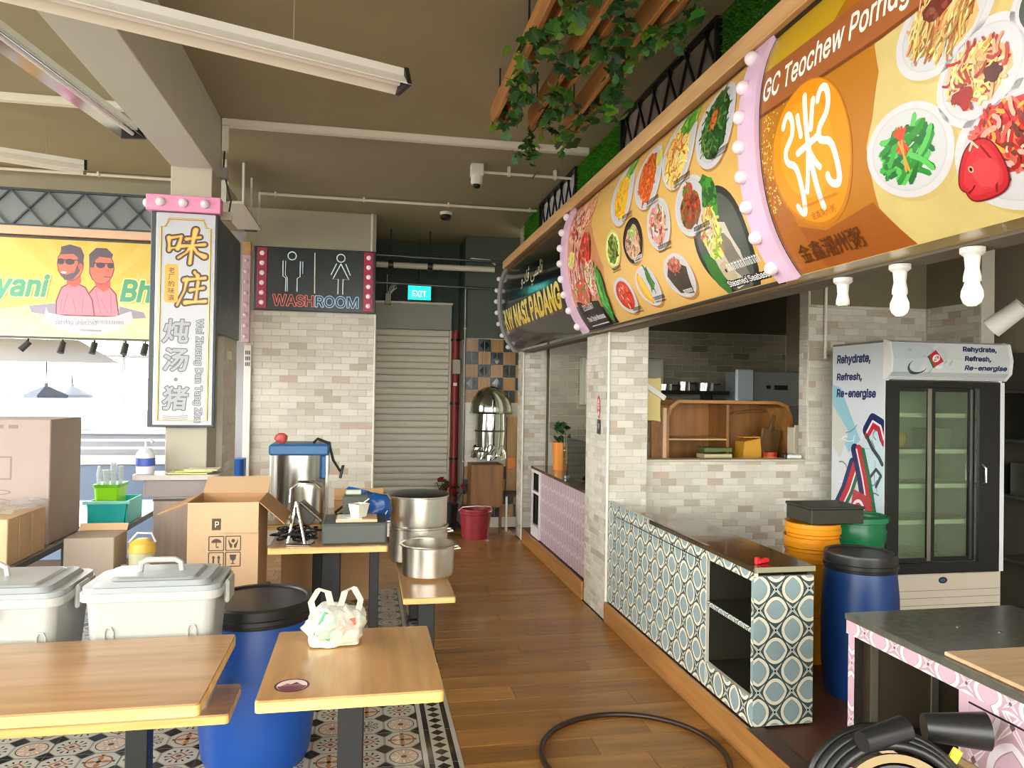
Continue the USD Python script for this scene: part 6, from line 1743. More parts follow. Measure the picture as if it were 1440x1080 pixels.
# ------------------------------------------------------------------ cooking pots on the walkway bench
t = Thing("stock_pot", "tall stacked aluminium stock pots with a dark rim, far end of the walkway bench", "pot")
c = (0.385, 5.36, 0.4505)
t.part("lower_pot", lathe([(0, 0), (0.19, 0), (0.205, 0.015), (0.205, 0.235), (0.214, 0.24), (0.214, 0.25), (0, 0.25)], c, 40), M_ALU, smooth=30)
t.part("upper_pot", lathe([(0, 0.251), (0.195, 0.251), (0.20, 0.27), (0.20, 0.45), (0.212, 0.455), (0.212, 0.463), (0.19, 0.463), (0.19, 0.27), (0, 0.265)], c, 40), M_ALU, smooth=30)
t.part("pot_lid", lathe([(0.192, 0.464), (0.216, 0.466), (0.20, 0.476), (0.11, 0.486), (0, 0.488), (0, 0.478), (0.19, 0.464)], c, 40), M_STEELD, smooth=30)
for z, s_ in ((0.20, 1), (0.40, -1), (0.20, -1)):
    t.part("handle", tube([(c[0] + s_ * 0.20, c[1] - 0.05, c[2] + z), (c[0] + s_ * 0.235, c[1] - 0.05, c[2] + z + 0.005), (c[0] + s_ * 0.235, c[1] + 0.05, c[2] + z + 0.005), (c[0] + s_ * 0.20, c[1] + 0.05, c[2] + z)], 0.009, 8), M_ALU)
t = Thing("cooking_pot", "shiny open aluminium cooking pot at the near end of the walkway bench", "pot")
c = (0.415, 4.88, 0.4505)
t.part("pot", lathe([(0, 0), (0.145, 0), (0.165, 0.02), (0.170, 0.20), (0.185, 0.206), (0.186, 0.212), (0.166, 0.212), (0.158, 0.03), (0.14, 0.01), (0, 0.008)], c, 48), M_ALU, smooth=30)
t.part("handle", tube([(c[0] + 0.165, c[1] - 0.04, c[2] + 0.175), (c[0] + 0.20, c[1] - 0.04, c[2] + 0.18), (c[0] + 0.20, c[1] + 0.04, c[2] + 0.18), (c[0] + 0.165, c[1] + 0.04, c[2] + 0.175)], 0.007, 8), M_ALU)

# ------------------------------------------------------------------ clutter on the middle table
t = Thing("cash_till", "low dark grey cash drawer box on the middle table", "cash drawer")
t.part("case", cbx(-0.235, 0.135, 4.45, 4.78, 0.7505, 0.875, 0.006), mat("till_grey", (72, 78, 76), 0.45))
t.part("drawer_front", cbx(-0.225, 0.125, 4.443, 4.45, 0.76, 0.862, 0.002), mat("till_front", (82, 88, 84), 0.45))
t.part("white_clip", cbx(0.135, 0.15, 4.5, 4.53, 0.78, 0.86, 0.004), M_WHITE)
t = Thing("serving_tray", "white and tan tray with papers on the dark cash drawer", "tray")
t.part("tray", cbx(-0.16, 0.08, 4.46, 4.66, 0.8755, 0.892, 0.004), mat("tray_tan", (216, 188, 150), 0.5))
t.part("paper", bx(-0.15, -0.01, 4.47, 4.64, 0.892, 0.895), M_WHITE)
t = Thing("foam_tub", "small white tapered tub on the tray", "tub")
t.part("tub", lathe([(0, 0), (0.045, 0), (0.062, 0.075), (0.066, 0.078), (0.058, 0.078), (0.042, 0.006), (0, 0.006)], (-0.03, 4.55, 0.8955), 4), mat("foam_white", (222, 220, 206), 0.5), smooth=False)
t.part("spoon", tube([(-0.04, 4.55, 0.95), (0.03, 4.56, 1.0)], 0.004, 5), M_WHITE)
t = Thing("card_terminal", "dark green-grey boxy device behind the foam tub on the cash drawer", "device")
t.part("case", cbx(-0.13, 0.03, 4.68, 4.77, 0.8755, 1.005, 0.01), mat("device_grey", (70, 78, 66), 0.5))
t.part("top_roll", cyl((-0.11, 4.725, 1.015), (-0.02, 4.725, 1.015), 0.018, n=12), mat("roll_pale", (190, 200, 180), 0.6))
t.part("cable", tube([(-0.13, 4.72, 0.93), (-0.17, 4.69, 0.90), (-0.16, 4.67, 0.885), (-0.135, 4.70, 0.89)], 0.008, 6), M_BLACKP)
t = Thing("plastic_bag", "crumpled bright blue plastic bag with white print beside the stock pots", "plastic bag")
m = crumple(ellip((0.055, 4.90, 0.885), (0.125, 0.085, 0.12), 3), 0.03, 13, 4)
v = np.array(m.vertices); v[:, 2] = np.maximum(v[:, 2], 0.752); m.vertices = v
t.part("bag", m, mat("bag_blue", (24, 84, 160), 0.3), smooth=50)
t.part("neck", crumple(hull([(-0.06, 4.92, 0.97), (-0.01, 4.90, 0.93), (0.03, 4.92, 1.0), (-0.12, 4.92, 1.01), (-0.10, 4.93, 1.03), (-0.02, 4.95, 0.98)]), 0.01, 20, 2, 2), mat("bag_blue", (24, 84, 160), 0.3), smooth=50)
for k in range(6):
    a = -0.5 + k * 0.2
    t.part("white_mark", rot(cbx(0.04 + 0.018 * k, 0.052 + 0.018 * k, 4.828 + 0.004 * abs(k - 2), 4.832 + 0.004 * abs(k - 2), 0.865 + 0.01 * (k % 3), 0.925 - 0.01 * (k % 2), 0.001), Ry(24), (0.07, 4.83, 0.88)), M_WHITE)
t = Thing("cable_heap", "heap of black cables and adapters on the left of the middle table", "cables", None, "stuff")
r = random.Random(8)
ms = []
for k in range(26):
    c0 = np.array([-0.38 + r.gauss(0, 0.05), 4.55 + r.gauss(0, 0.04), 0.765 + r.uniform(0, 0.07)])
    R3 = Rz(r.uniform(0, 180)) @ Rx(r.uniform(-35, 35))
    q = r.uniform(0.03, 0.07)
    ms.append(tube([c0 + R3 @ np.array([q * math.cos(a), q * 0.7 * math.sin(a), 0]) for a in np.linspace(0, 5.2, 10)], 0.0055, 5))
hp = join(ms); v = np.array(hp.vertices); v[:, 2] = np.maximum(v[:, 2], 0.7505); hp.vertices = v
t.part("cables", hp, M_BLACKP, smooth=False)
t = Thing("monitor_stand", "tilted flat screens on thin chrome legs over the cable heap", "monitor stand")
M_CHR = mat("chrome", (216, 216, 212), 0.12, metal=1.0)
for (a, b) in (((-0.43, 4.50, 0.755), (-0.39, 4.56, 0.985)), ((-0.33, 4.46, 0.755), (-0.385, 4.54, 0.98)), ((-0.24, 4.50, 0.88), (-0.37, 4.56, 0.985))):
    t.part("leg", cyl(a, b, 0.010, n=8), M_CHR)
t.part("base_bar", tube([(-0.43, 4.44, 0.757), (-0.30, 4.43, 0.757), (-0.28, 4.5, 0.757)], 0.006, 6), M_CHR)
#t.part("screen_panel", rot(cbx(-0.60, -0.42, 4.86, 4.872, 0.82, 0.94, 0.003), Ry(36), (-0.5, 4.87, 0.88)), mat("screen_brown", (110, 104, 94), 0.3))
t.part("screen_panel", rot(cbx(-0.40, -0.27, 4.585, 4.597, 0.86, 0.97, 0.003), Ry(42), (-0.34, 4.6, 0.92)), mat("screen_dark", (64, 62, 56), 0.3))
t.part("curved_rail", tube([(-0.43, 4.57, 0.98), (-0.425, 4.58, 1.06), (-0.38, 4.59, 1.10), (-0.30, 4.59, 1.10), (-0.25, 4.58, 1.06)], 0.007, 8), M_CHR)

# ------------------------------------------------------------------ water boiler and cartons behind
t = Thing("water_boiler", "steel water boiler with a blue top behind the middle table", "boiler")
c = (-0.44, 5.50, 0.7505)
t.part("tank", lathe([(0, 0), (0.16, 0), (0.165, 0.02), (0.165, 0.44), (0, 0.44)], c, 40), M_STEEL, smooth=30)
t.part("top_rim", cbx(-0.645, -0.245, 5.32, 5.68, 1.192, 1.268, 0.012), mat("boiler_blue", (36, 96, 150), 0.35))
t.part("back_shield", cbx(-0.30, -0.255, 5.40, 5.69, 1.02, 1.19, 0.01), mat("boiler_blue", (36, 96, 150), 0.35))
t.part("front_tank", lathe([(0, 0), (0.095, 0), (0.095, 0.24), (0.085, 0.265), (0, 0.27)], (-0.37, 5.25, 0.7505), 32), M_ALU, smooth=30)
for x, y in ((-0.63, 5.34), (-0.60, 5.34), (-0.255, 5.34)):
    t.part("post", cyl((x, y, 0.7505), (x, y, 1.192), 0.010, n=8), M_WHITEM)
t.part("red_knob", crumple(ellip((-0.575, 5.42, 1.305), (0.045, 0.04, 0.038), 2), 0.012, 30, 1), mat("knob_red", (214, 96, 90), 0.5))
t.part("hose", tube([(-0.36, 5.5, 1.27), (-0.33, 5.45, 1.30), (-0.25, 5.45, 1.27), (-0.22, 5.45, 1.15), (-0.17, 5.45, 1.07), (-0.15, 5.46, 1.11), (-0.17, 5.46, 1.02)], 0.010, 6), M_BLACKP)
t = Thing("flat_carton", "brown flat carton lying behind the blue plastic bag", "carton")
M_CARD = mat("cardboard", (186, 144, 98), 0.75, vary=0.06, scale=6)
M_CARDP = mat("cardboard_pale", (204, 172, 134), 0.75, vary=0.05, scale=5)
M_TAPE = mat("parcel_tape", (206, 180, 140), 0.25)
t.part("box", cbx(-0.20, 0.13, 5.22, 5.55, 0.7505, 0.90, 0.003), M_CARD)
t.part("flap", rot(cbx(-0.20, 0.13, 5.20, 5.22, 0.895, 0.975, 0.002), Rx(-12), (0, 5.22, 0.9)), M_CARD)
t.part("box_line", bx(-0.198, 0.128, 5.219, 5.2205, 0.82, 0.824), mat("card_dark", (130, 96, 60), 0.8))

# ------------------------------------------------------------------ open carton with printed handling marks
t = Thing("stool", "dark low stool under the open carton", "stool")
t.part("seat", cbx(-0.98, -0.56, 4.42, 4.86, 0.41, 0.45, 0.006), M_LEG)
for x in (-0.95, -0.59):
    for y in (4.45, 4.83):
        t.part("leg", cbx(x - 0.018, x + 0.018, y - 0.018, y + 0.018, 0.0005, 0.41, 0.003), M_LEG)
t = Thing("open_carton", "open brown carton printed with four handling symbols", "carton")
X0, X1, Y0, Y1, Z0, Z1 = -0.965, -0.585, 4.44, 4.84, 0.4505, 1.005
t.part("front_side", bx(X0, X1, Y0, Y0 + 0.006, Z0, Z1), M_CARDP)
t.part("back_side", bx(X0, X1, Y1 - 0.006, Y1, Z0, Z1), M_CARD)
t.part("left_side", bx(X0, X0 + 0.006, Y0 + 0.006, Y1 - 0.006, Z0, Z1), M_CARD)
t.part("right_side", bx(X1 - 0.006, X1, Y0 + 0.006, Y1 - 0.006, Z0, Z1), M_CARD)
t.part("bottom_side", bx(X0 + 0.006, X1 - 0.006, Y0 + 0.006, Y1 - 0.006, Z0, Z0 + 0.006), M_CARD)
t.part("flap", rot(bx(X1 - 0.003, X1 + 0.002, Y0, Y1, Z1, Z1 + 0.19), Ry(132), (X1, 0, Z1)), M_CARD)
t.part("flap", rot(bx(X0 - 0.002, X0 + 0.003, Y0, Y1, Z1, Z1 + 0.17), Ry(-112), (X0, 0, Z1)), M_CARD)
t.part("flap", rot(bx(X0, X1, Y1 - 0.003, Y1 + 0.002, Z1, Z1 + 0.16), Rx(-58), (0, Y1, Z1)), M_CARDP)
t.part("flap", rot(bx(X0 + 0.18, X1, Y0 - 0.006, Y0 - 0.001, Z1 - 0.17, Z1), Rx(-3), (0, Y0, Z1)), M_CARDP)
P = Print(lambda u, v, w: np.stack([X0 + u, Y0 - 0.0005 - w, v], 1))
DK = (84, 72, 60)


def frame_(cx, cz_):
    P.add(sbox(cx - 0.036, cz_ - 0.036, cx + 0.036, cz_ + 0.036).buffer(0.006).difference(sbox(cx - 0.033, cz_ - 0.033, cx + 0.033, cz_ + 0.033).buffer(0.004)), DK)


a, b, c1, c2 = 0.155, 0.245, 0.775, 0.685
for xx in (a, b):
    for zz in (c1, c2):
        frame_(xx, zz)
P.add(ell(a, c1 + 0.004, 0.027, 0.022).intersection(sbox(0, c1 + 0.004, 1, 2)), DK); P.add(LineString([(a, c1 + 0.004), (a, c1 - 0.018), (a + 0.006, c1 - 0.024), (a + 0.011, c1 - 0.018)]).buffer(0.0025), DK)
for s_ in (-1, 1):
    P.add(Polygon([(b + s_ * 0.006, c1 - 0.026), (b + s_ * 0.016, c1 - 0.026), (b + s_ * 0.026, c1 + 0.01), (b + s_ * 0.024, c1 + 0.026), (b + s_ * 0.018, c1 + 0.006), (b + s_ * 0.004, c1 - 0.008)]), DK)
    P.add(Polygon([(a + s_ * 0.014 - 0.004, c2 - 0.022), (a + s_ * 0.014 + 0.004, c2 - 0.022), (a + s_ * 0.014 + 0.004, c2 + 0.008), (a + s_ * 0.014 + 0.010, c2 + 0.008), (a + s_ * 0.014, c2 + 0.024), (a + s_ * 0.014 - 0.010, c2 + 0.008), (a + s_ * 0.014 - 0.004, c2 + 0.008)]), DK)
P.add(ell(b, c1 + 0.014, 0.010, 0.010), DK); P.add(sbox(a - 0.027, c2 - 0.028, a + 0.027, c2 - 0.024), DK)
P.add(Polygon([(b - 0.018, c2 + 0.026), (b + 0.018, c2 + 0.026), (b + 0.014, c2), (b + 0.003, c2 - 0.008), (b + 0.003, c2 - 0.02), (b + 0.014, c2 - 0.026), (b - 0.014, c2 - 0.026), (b - 0.003, c2 - 0.02), (b - 0.003, c2 - 0.008), (b - 0.014, c2)]), DK)
P.add(sbox(0.13, 0.85, 0.18, 0.915), DK); P.add(fit(text_shape("P", bold=3), 0.146, 0.865, 0.168, 0.90), (214, 190, 160))
laid(t, P, PRINT_MATT, "handling_marks")

# ------------------------------------------------------------------ things on the far left tables
t = Thing("tall_carton", "large pale carton with faint printed marks at the left edge", "carton")
t.part("box", cbx(-2.6, -1.735, 4.62, 5.08, 0.7505, 1.455, 0.005), mat("carton_pale", (166, 150, 142), 0.75, vary=0.04, scale=4))
P = Print(lambda u, v, w: np.stack([u, 4.62 - w, v], 1))
CL = (138, 122, 114)
for k in range(9):
    P.add(sbox(-2.55 + k * 0.075, 1.405, -2.50 + k * 0.075, 1.425), CL)
    P.add(sbox(-2.40 + k * 0.06, 0.80, -2.37 + k * 0.06, 0.86), CL)
P.add(sbox(-2.08, 1.12, -1.93, 1.25).difference(sbox(-2.072, 1.128, -1.938, 1.242)), CL); P.add(ell(-2.10, 1.18, 0.03, 0.04), (110, 112, 110))
P.add(ell(-2.0, 1.05, 0.07, 0.015).difference(ell(-2.0, 1.05, 0.06, 0.01)), CL); P.add(ell(-2.0, 1.0, 0.07, 0.015).difference(ell(-2.0, 1.0, 0.06, 0.01)), CL)
laid(t, P, PRINT_MATT, "faint_marks")
t = Thing("wrapped_carton", "taped brown carton under crumpled clear film at the left edge", "carton")
t.part("box", cbx(-2.15, -1.715, 4.08, 4.52, 0.7505, 0.985, 0.004), M_CARDP)
for x in (-1.85, -1.92):
    t.part("tape", bx(x, x + 0.02, 4.075, 4.08, 0.77, 0.98), M_TAPE)
t.part("tape", bx(-1.714, -1.712, 4.2, 4.23, 0.78, 0.97), M_TAPE); t.part("tape", bx(-1.714, -1.712, 4.34, 4.37, 0.78, 0.97), M_TAPE)
g = np.array([[x, y, 1.0] for x in np.linspace(-2.2, -1.70, 26) for y in np.linspace(4.07, 4.54, 24)])
g[:, 2] = 0.99 + 0.05 * meshkit.fbm(g * 9, 4, 2)
f = []
for i in range(25):
    for j in range(23):
        k = i * 24 + j
        f += [[k, k + 24, k + 25], [k, k + 25, k + 1]]
t.part("clear_film", trimesh.Trimesh(g, np.array(f), process=False), film_mat("wrap_film", (214, 216, 220), 0.45, 0.15), smooth=50)
t = Thing("plastic_crate", "teal plastic crate with a lime tub and clear glasses inside", "crate")
M_TL = mat("crate_teal", (30, 180, 176), 0.35)
cx0, cx1, cy0, cy1 = -1.755, -1.515, 5.25, 5.60
t.part("crate_side", hull([(cx0 + 0.02, cy0 + 0.012, 0.7505), (cx1 - 0.02, cy0 + 0.012, 0.7505), (cx0, cy0, 0.90), (cx1, cy0, 0.90), (cx0 + 0.02, cy0 + 0.02, 0.7505), (cx1 - 0.02, cy0 + 0.02, 0.7505), (cx0, cy0 + 0.01, 0.90), (cx1, cy0 + 0.01, 0.90)]), M_TL)
t.part("crate_side", cbx(cx0, cx1, cy1 - 0.012, cy1, 0.7505, 0.90, 0.003), M_TL)
t.part("crate_side", cbx(cx0, cx0 + 0.012, cy0 + 0.02, cy1 - 0.012, 0.7505, 0.90, 0.003), M_TL)
t.part("crate_side", cbx(cx1 - 0.012, cx1, cy0 + 0.02, cy1 - 0.012, 0.7505, 0.90, 0.003), M_TL)
t.part("crate_base", bx(cx0 + 0.012, cx1 - 0.012, cy0 + 0.02, cy1 - 0.012, 0.7505, 0.76), M_TL)
t.part("rim", cbx(cx0 - 0.02, cx1 + 0.02, cy0 - 0.015, cy0 + 0.002, 0.885, 0.905, 0.004), mat("crate_teal_pale", (150, 232, 226), 0.35))
t = Thing("lime_tub", "bright lime green tub standing in the teal crate", "tub")
t.part("tub", rbx(-1.735, -1.58, 5.30, 5.50, 0.7605, 0.985, 0.03, 0.012), mat("lime", (150, 226, 16), 0.35))
t.part("lid", rbx(-1.742, -1.573, 5.293, 5.507, 0.985, 1.005, 0.03), mat("lime_dark", (96, 190, 20), 0.35))
M_CLR = film_mat("clear_cup", (226, 234, 240), 0.45, 0.1)
gl = ["tall clear bottle, left on the lime tub", "clear glass, second from the left on the lime tub", "clear jug, third from the left on the lime tub", "clear glass at the right end of the lime tub"]
for k, (x, h, r0) in enumerate(((-1.725, 0.11, 0.016), (-1.68, 0.085, 0.023), (-1.635, 0.13, 0.020), (-1.593, 0.11, 0.016))):
    t = Thing("clear_glass", gl[k], "glassware", "clear glassware on the lime tub")
    t.part("glass", lathe([(0, 0), (r0 * 0.8, 0), (r0, h * 0.6), (r0 * (0.5 if k == 0 else 1.1), h), (r0 * (0.4 if k == 0 else 1.0), h), (r0 * 0.9, h * 0.6), (r0 * 0.7, 0.006), (0, 0.006)], (x, 5.38, 1.0055), 18), M_CLR, smooth=30)
    t.part("rim", lathe([(r0 * (0.4 if k == 0 else 1.0), h), (r0 * (0.55 if k == 0 else 1.14), h), (r0 * (0.55 if k == 0 else 1.14), h + 0.005), (r0 * (0.4 if k == 0 else 1.0), h + 0.005)], (x, 5.38, 1.0055), 18), M_WHITE)
# shelf round the column with odds and ends
t = Thing("column_shelf", "stone-topped shelf unit wrapped round the foot of the sign column", "shelf unit")
t.part("top", rbx(-1.42, -0.90, 4.98, 5.23, 1.07, 1.10, 0.05), mat("shelf_stone", (190, 182, 176), 0.4))
t.part("apron", rbx(-1.36, -0.96, 5.02, 5.22, 0.96, 1.07, 0.03), mat("shelf_grey", (146, 138, 138), 0.6))
t.part("cabinet", cbx(-1.30, -0.985, 5.04, 5.23, 0.0005, 0.96, 0.005), wood("shelf_wood", (176, 158, 146), (150, 132, 122), "z", 0.5, 1.1, 5))
t.part("dark_line", bx(-1.302, -0.983, 5.038, 5.04, 0.93, 0.945), M_SLATE)
t = Thing("folded_cloths", "yellow-green folded cloths lying on the column shelf", "cloths")
for k in range(3):
    t.part("cloth", crumple(cbx(-1.22 + 0.05 * k, -0.98 + 0.03 * k, 5.02, 5.18, 1.1015 + k * 0.010, 1.109 + k * 0.010, 0.003), 0.004, 14, k, 3), mat("cloth_%d" % k, [(226, 228, 160), (206, 216, 120), (232, 230, 190)][k], 0.8))
t = Thing("soap_dispenser", "white pump bottle with a blue label at the left end of the column shelf", "bottle")
t.part("bottle", lathe([(0, 0), (0.05, 0), (0.055, 0.02), (0.055, 0.13), (0.03, 0.16), (0.018, 0.165), (0, 0.165)], (-1.36, 5.08, 1.1005), 24), mat("bottle_white", (226, 232, 240), 0.3), smooth=30)
t.part("label", lathe([(0.0555, 0.05), (0.0562, 0.05), (0.0562, 0.10), (0.0555, 0.10)], (-1.36, 5.08, 1.1005), 24), mat("label_blue", (70, 96, 190), 0.4))
t.part("pump", tube([(-1.36, 5.08, 1.265), (-1.36, 5.08, 1.31), (-1.33, 5.06, 1.315), (-1.31, 5.05, 1.30)], 0.009, 8), mat("bottle_white", (226, 232, 240), 0.3))
one("blue_bin", rbx(-1.155, -0.985, 6.5, 6.68, 0.0005, 1.06, 0.04, 0.01), mat("bin_blue", (40, 110, 206), 0.4), "tall bright blue bin behind the sign column", "bin")
# low carton, bags and white tub behind the storage boxes
t = Thing("low_table", "small dark side table under the low carton, behind the storage boxes", "table")
t.part("tabletop", cbx(-1.62, -1.02, 4.2, 4.6, 0.555, 0.585, 0.004), M_SLATE)
for x in (-1.6, -1.04):
    for y in (4.23, 4.57):
        t.part("leg", cbx(x - 0.016, x + 0.016, y - 0.016, y + 0.016, 0.0005, 0.555, 0.002), M_LEG)
t = Thing("low_carton", "small grey-brown carton behind the left storage box", "carton")
t.part("box", cbx(-1.565, -1.315, 4.36, 4.58, 0.5855, 0.835, 0.004), mat("carton_greybrown", (176, 162, 146), 0.75))
t.part("flap", rot(bx(-1.565, -1.315, 4.575, 4.58, 0.835, 0.88), Rx(-40), (0, 4.58, 0.835)), M_CARDP)
t = Thing("white_tub", "white tub with a yellow band near the column foot", "tub")
t.part("tub", lathe([(0, 0), (0.06, 0), (0.07, 0.16), (0.062, 0.19), (0, 0.19)], (-1.20, 4.45, 0.5855), 28), mat("tub_cream", (206, 204, 170), 0.4), smooth=30)
t.part("yellow_band", lathe([(0.067, 0.15), (0.072, 0.155), (0.066, 0.20), (0.03, 0.225), (0, 0.225), (0, 0.19), (0.06, 0.19)], (-1.20, 4.45, 0.5855), 28), mat("tub_yellow", (236, 196, 84), 0.4))
t.part("handle", tube([(-1.27, 4.45, 0.79), (-1.22, 4.43, 0.845), (-1.15, 4.44, 0.84), (-1.13, 4.45, 0.79)], 0.006, 6), M_WHITE)
t = Thing("film_heap", "heap of shiny clear plastic film behind the right storage box", "plastic film")
m = crumple(ellip((-1.17, 4.27, 0.64), (0.13, 0.06, 0.055), 4), 0.05, 16, 7)
v = np.array(m.vertices); v[:, 2] = np.maximum(v[:, 2], 0.5855); m.vertices = v
t.part("film", m, film_mat("wrap_film", (214, 216, 220), 0.45, 0.15), smooth=60)

# left stall counter under the window
t = Thing("stall_counter", "blue-grey stall counter with pale rails under the bright window", "counter")
M_BGC = mat("counter_bluegrey", (104, 124, 150), 0.4)
t.part("body", cbx(-5.5, -1.6, 7.75, 8.35, 0.0005, 0.90, 0.004), M_BGC)
t.part("top", cbx(-5.5, -1.58, 7.72, 8.38, 0.90, 0.935, 0.004), mat("counter_pale_top", (206, 212, 224), 0.3))
for z in (1.0, 1.08):
    t.part("rail", cbx(-5.5, -1.6, 8.33, 8.36, z, z + 0.025, 0.003), mat("rail_pale", (196, 204, 220), 0.4))
for x in (-5.4, -4.2, -3.0, -1.7):
    t.part("rail_post", cbx(x, x + 0.03, 8.335, 8.355, 0.935, 1.08, 0.002), mat("rail_pale", (196, 204, 220), 0.4))
# low red tin and black tray under the middle table
t = Thing("red_tin", "red and white tins standing on the floor left of the middle table", "tin")
for k in range(2):
    t.part("tin", lathe([(0, 0), (0.05, 0), (0.05, 0.24), (0, 0.24)], (-0.62 + 0.115 * k, 4.93, 0.0005), 20), mat("tin_red" if k else "tin_pink", (120, 40, 44) if k else (190, 150, 144), 0.4))
    t.part("lid", lathe([(0, 0), (0.052, 0), (0.052, 0.012), (0, 0.012)], (-0.62 + 0.115 * k, 4.93, 0.2405), 20), M_STEEL)
t = Thing("floor_box", "low wooden box with a dark tray on the floor behind the middle table", "box")
t.part("box", cbx(-0.62, 0.05, 6.0, 6.35, 0.0005, 0.42, 0.004), M_CARD)
t.part("dark_tray", cbx(-0.5, -0.2, 6.02, 6.3, 0.42, 0.47, 0.01), M_BLACKP)

# ------------------------------------------------------------------ sink corner
t = Thing("steel_hood", "arched polished steel hood on the chequered wall", "hood")
hm = ellip((1.50, 8.99, 1.42), (0.26, 0.22, 0.30), 4)
v = np.array(hm.vertices); v[:, 2] = np.maximum(v[:, 2], 1.40); v[:, 1] = np.minimum(v[:, 1], 8.99); hm.vertices = v
M_MIR = mat("polished_steel", (190, 196, 188), 0.12, metal=1.0)
t.part("dome", hm, M_MIR, smooth=40)
t.part("lip", tube([(1.24, 8.985, 1.40), (1.27, 8.86, 1.40), (1.38, 8.78, 1.40), (1.5, 8.765, 1.40), (1.62, 8.78, 1.40), (1.73, 8.86, 1.40), (1.76, 8.985, 1.40)], 0.012, 8), M_MIR)
t.part("duct", lathe([(0.17, 0.0), (0.18, 0.2), (0.17, 0.40), (0, 0.40)], (1.46, 8.80, 0.99), 28), M_MIR, smooth=30)
t.part("seam", lathe([(0.181, 0.19), (0.188, 0.2), (0.181, 0.21)], (1.46, 8.80, 0.99), 28), M_STEELD)
t.part("foil", crumple(lathe([(0.20, -0.09), (0.18, -0.01), (0.175, 0.06)], (1.44, 8.77, 0.96), 28), 0.05, 11, 3, 1), M_MIR, smooth=False)
t = Thing("wood_cupboard", "worn wooden cupboard under the steel hood", "cupboard")
M_CUP = wood("cupboard_wood", (150, 106, 60), (110, 74, 38), "z", 0.5, 2.4, 4)
t.part("carcass", cbx(1.22, 1.60, 8.62, 8.985, 0.30, 0.80, 0.004), M_CUP)
t.part("door", cbx(1.235, 1.585, 8.605, 8.62, 0.315, 0.785, 0.003), M_CUP)
for x in (1.24, 1.56):
    t.part("leg", cbx(x, x + 0.03, 8.65, 8.68, 0.0005, 0.30, 0.002), M_CUP)
t = Thing("side_table", "small black-topped table with pale legs right of the wooden cupboard", "table")
t.part("tabletop", cbx(1.62, 1.90, 8.66, 8.96, 0.42, 0.45, 0.004), M_BLACKP)
for x in (1.64, 1.86):
    t.part("leg", cbx(x, x + 0.025, 8.68, 8.705, 0.0005, 0.42, 0.002), M_WHITEM)
t = Thing("wooden_board", "upright tan board with an orange card leaning right of the steel duct", "board")
t.part("board", cbx(1.69, 1.82, 8.94, 8.985, 0.4505, 1.35, 0.004), M_TAN)
t.part("card", cbx(1.70, 1.80, 8.92, 8.938, 0.72, 0.86, 0.003), mat("card_orange", (206, 120, 40), 0.5))
t = Thing("red_riser", "red upright pipe with a grey box beside the shutter", "pipe")
M_RP = mat("riser_red", (150, 44, 40), 0.45)
t.part("pipe", cyl((1.10, 9.42, 0.0005), (1.10, 9.42, 2.42), 0.045, n=16), M_RP, smooth=True)
t.part("grey_box", cbx(1.065, 1.16, 9.32, 9.40, 1.87, 2.05, 0.005), mat("riser_box", (176, 174, 148), 0.5))
t.part("label", cbx(1.075, 1.125, 9.366, 9.373, 1.72, 1.76, 0.001), M_WHITE)
for z in (0.8, 1.5, 2.3):
    t.part("clamp", lathe([(0.046, -0.015), (0.056, -0.015), (0.056, 0.015), (0.046, 0.015)], (1.10, 9.42, z), 14), M_BLACKP)
t = Thing("steel_conduit", "thin steel conduit rising beside the red pipe", "conduit")
t.part("pipe", cyl((1.165, 8.98, 0.0005), (1.165, 8.98, 2.9), 0.014, n=8), M_STEELD)
for z in (0.8, 1.6, 2.4):
    t.part("clip", cbx(1.145, 1.185, 8.965, 8.995, z, z + 0.02, 0.002), M_STEELD)
t = Thing("red_bucket", "dull red plastic bucket on the floor by the sink corner", "bucket")
bucket(t, 1.24, 8.39, 0.0005, 0.15, 0.185, 0.34, mat("bucket_red", (150, 50, 56), 0.4), "bucket")
t.part("handle", tube([(1.05, 8.39, 0.31), (1.08, 8.30, 0.36), (1.24, 8.24, 0.38), (1.40, 8.30, 0.36), (1.43, 8.39, 0.31)], 0.006, 6), M_WHITE)
t = Thing("red_flowers", "pot of small dark red flowers at the shutter foot", "flowers")
t.part("pot", lathe([(0, 0), (0.09, 0), (0.12, 0.32), (0.105, 0.32), (0.08, 0.02), (0, 0.02)], (0.98, 8.85, 0.0005), 24), M_BLACKP, smooth=30)
r = random.Random(12)
for k in range(26):
    a = r.uniform(0, 6.28); q = r.random() ** 0.5 * 0.17
    p = np.array([0.98 + q * math.cos(a), 8.85 + q * math.sin(a), 0.42 + r.uniform(0, 0.22)])
    t.part("petal_leaf", leaf(p, r.uniform(0.07, 0.11), r.uniform(0, 360), r.uniform(-50, 50), r.uniform(-50, 50)), leaf_mat("petal_red", (150, 26, 50)) if k % 3 else leaf_mat("leaf_dull", (60, 74, 40)), smooth=False)
    if k % 4 == 0:
        t.part("stem", cyl((0.98, 8.85, 0.2), p, 0.004, n=5), M_STEM)

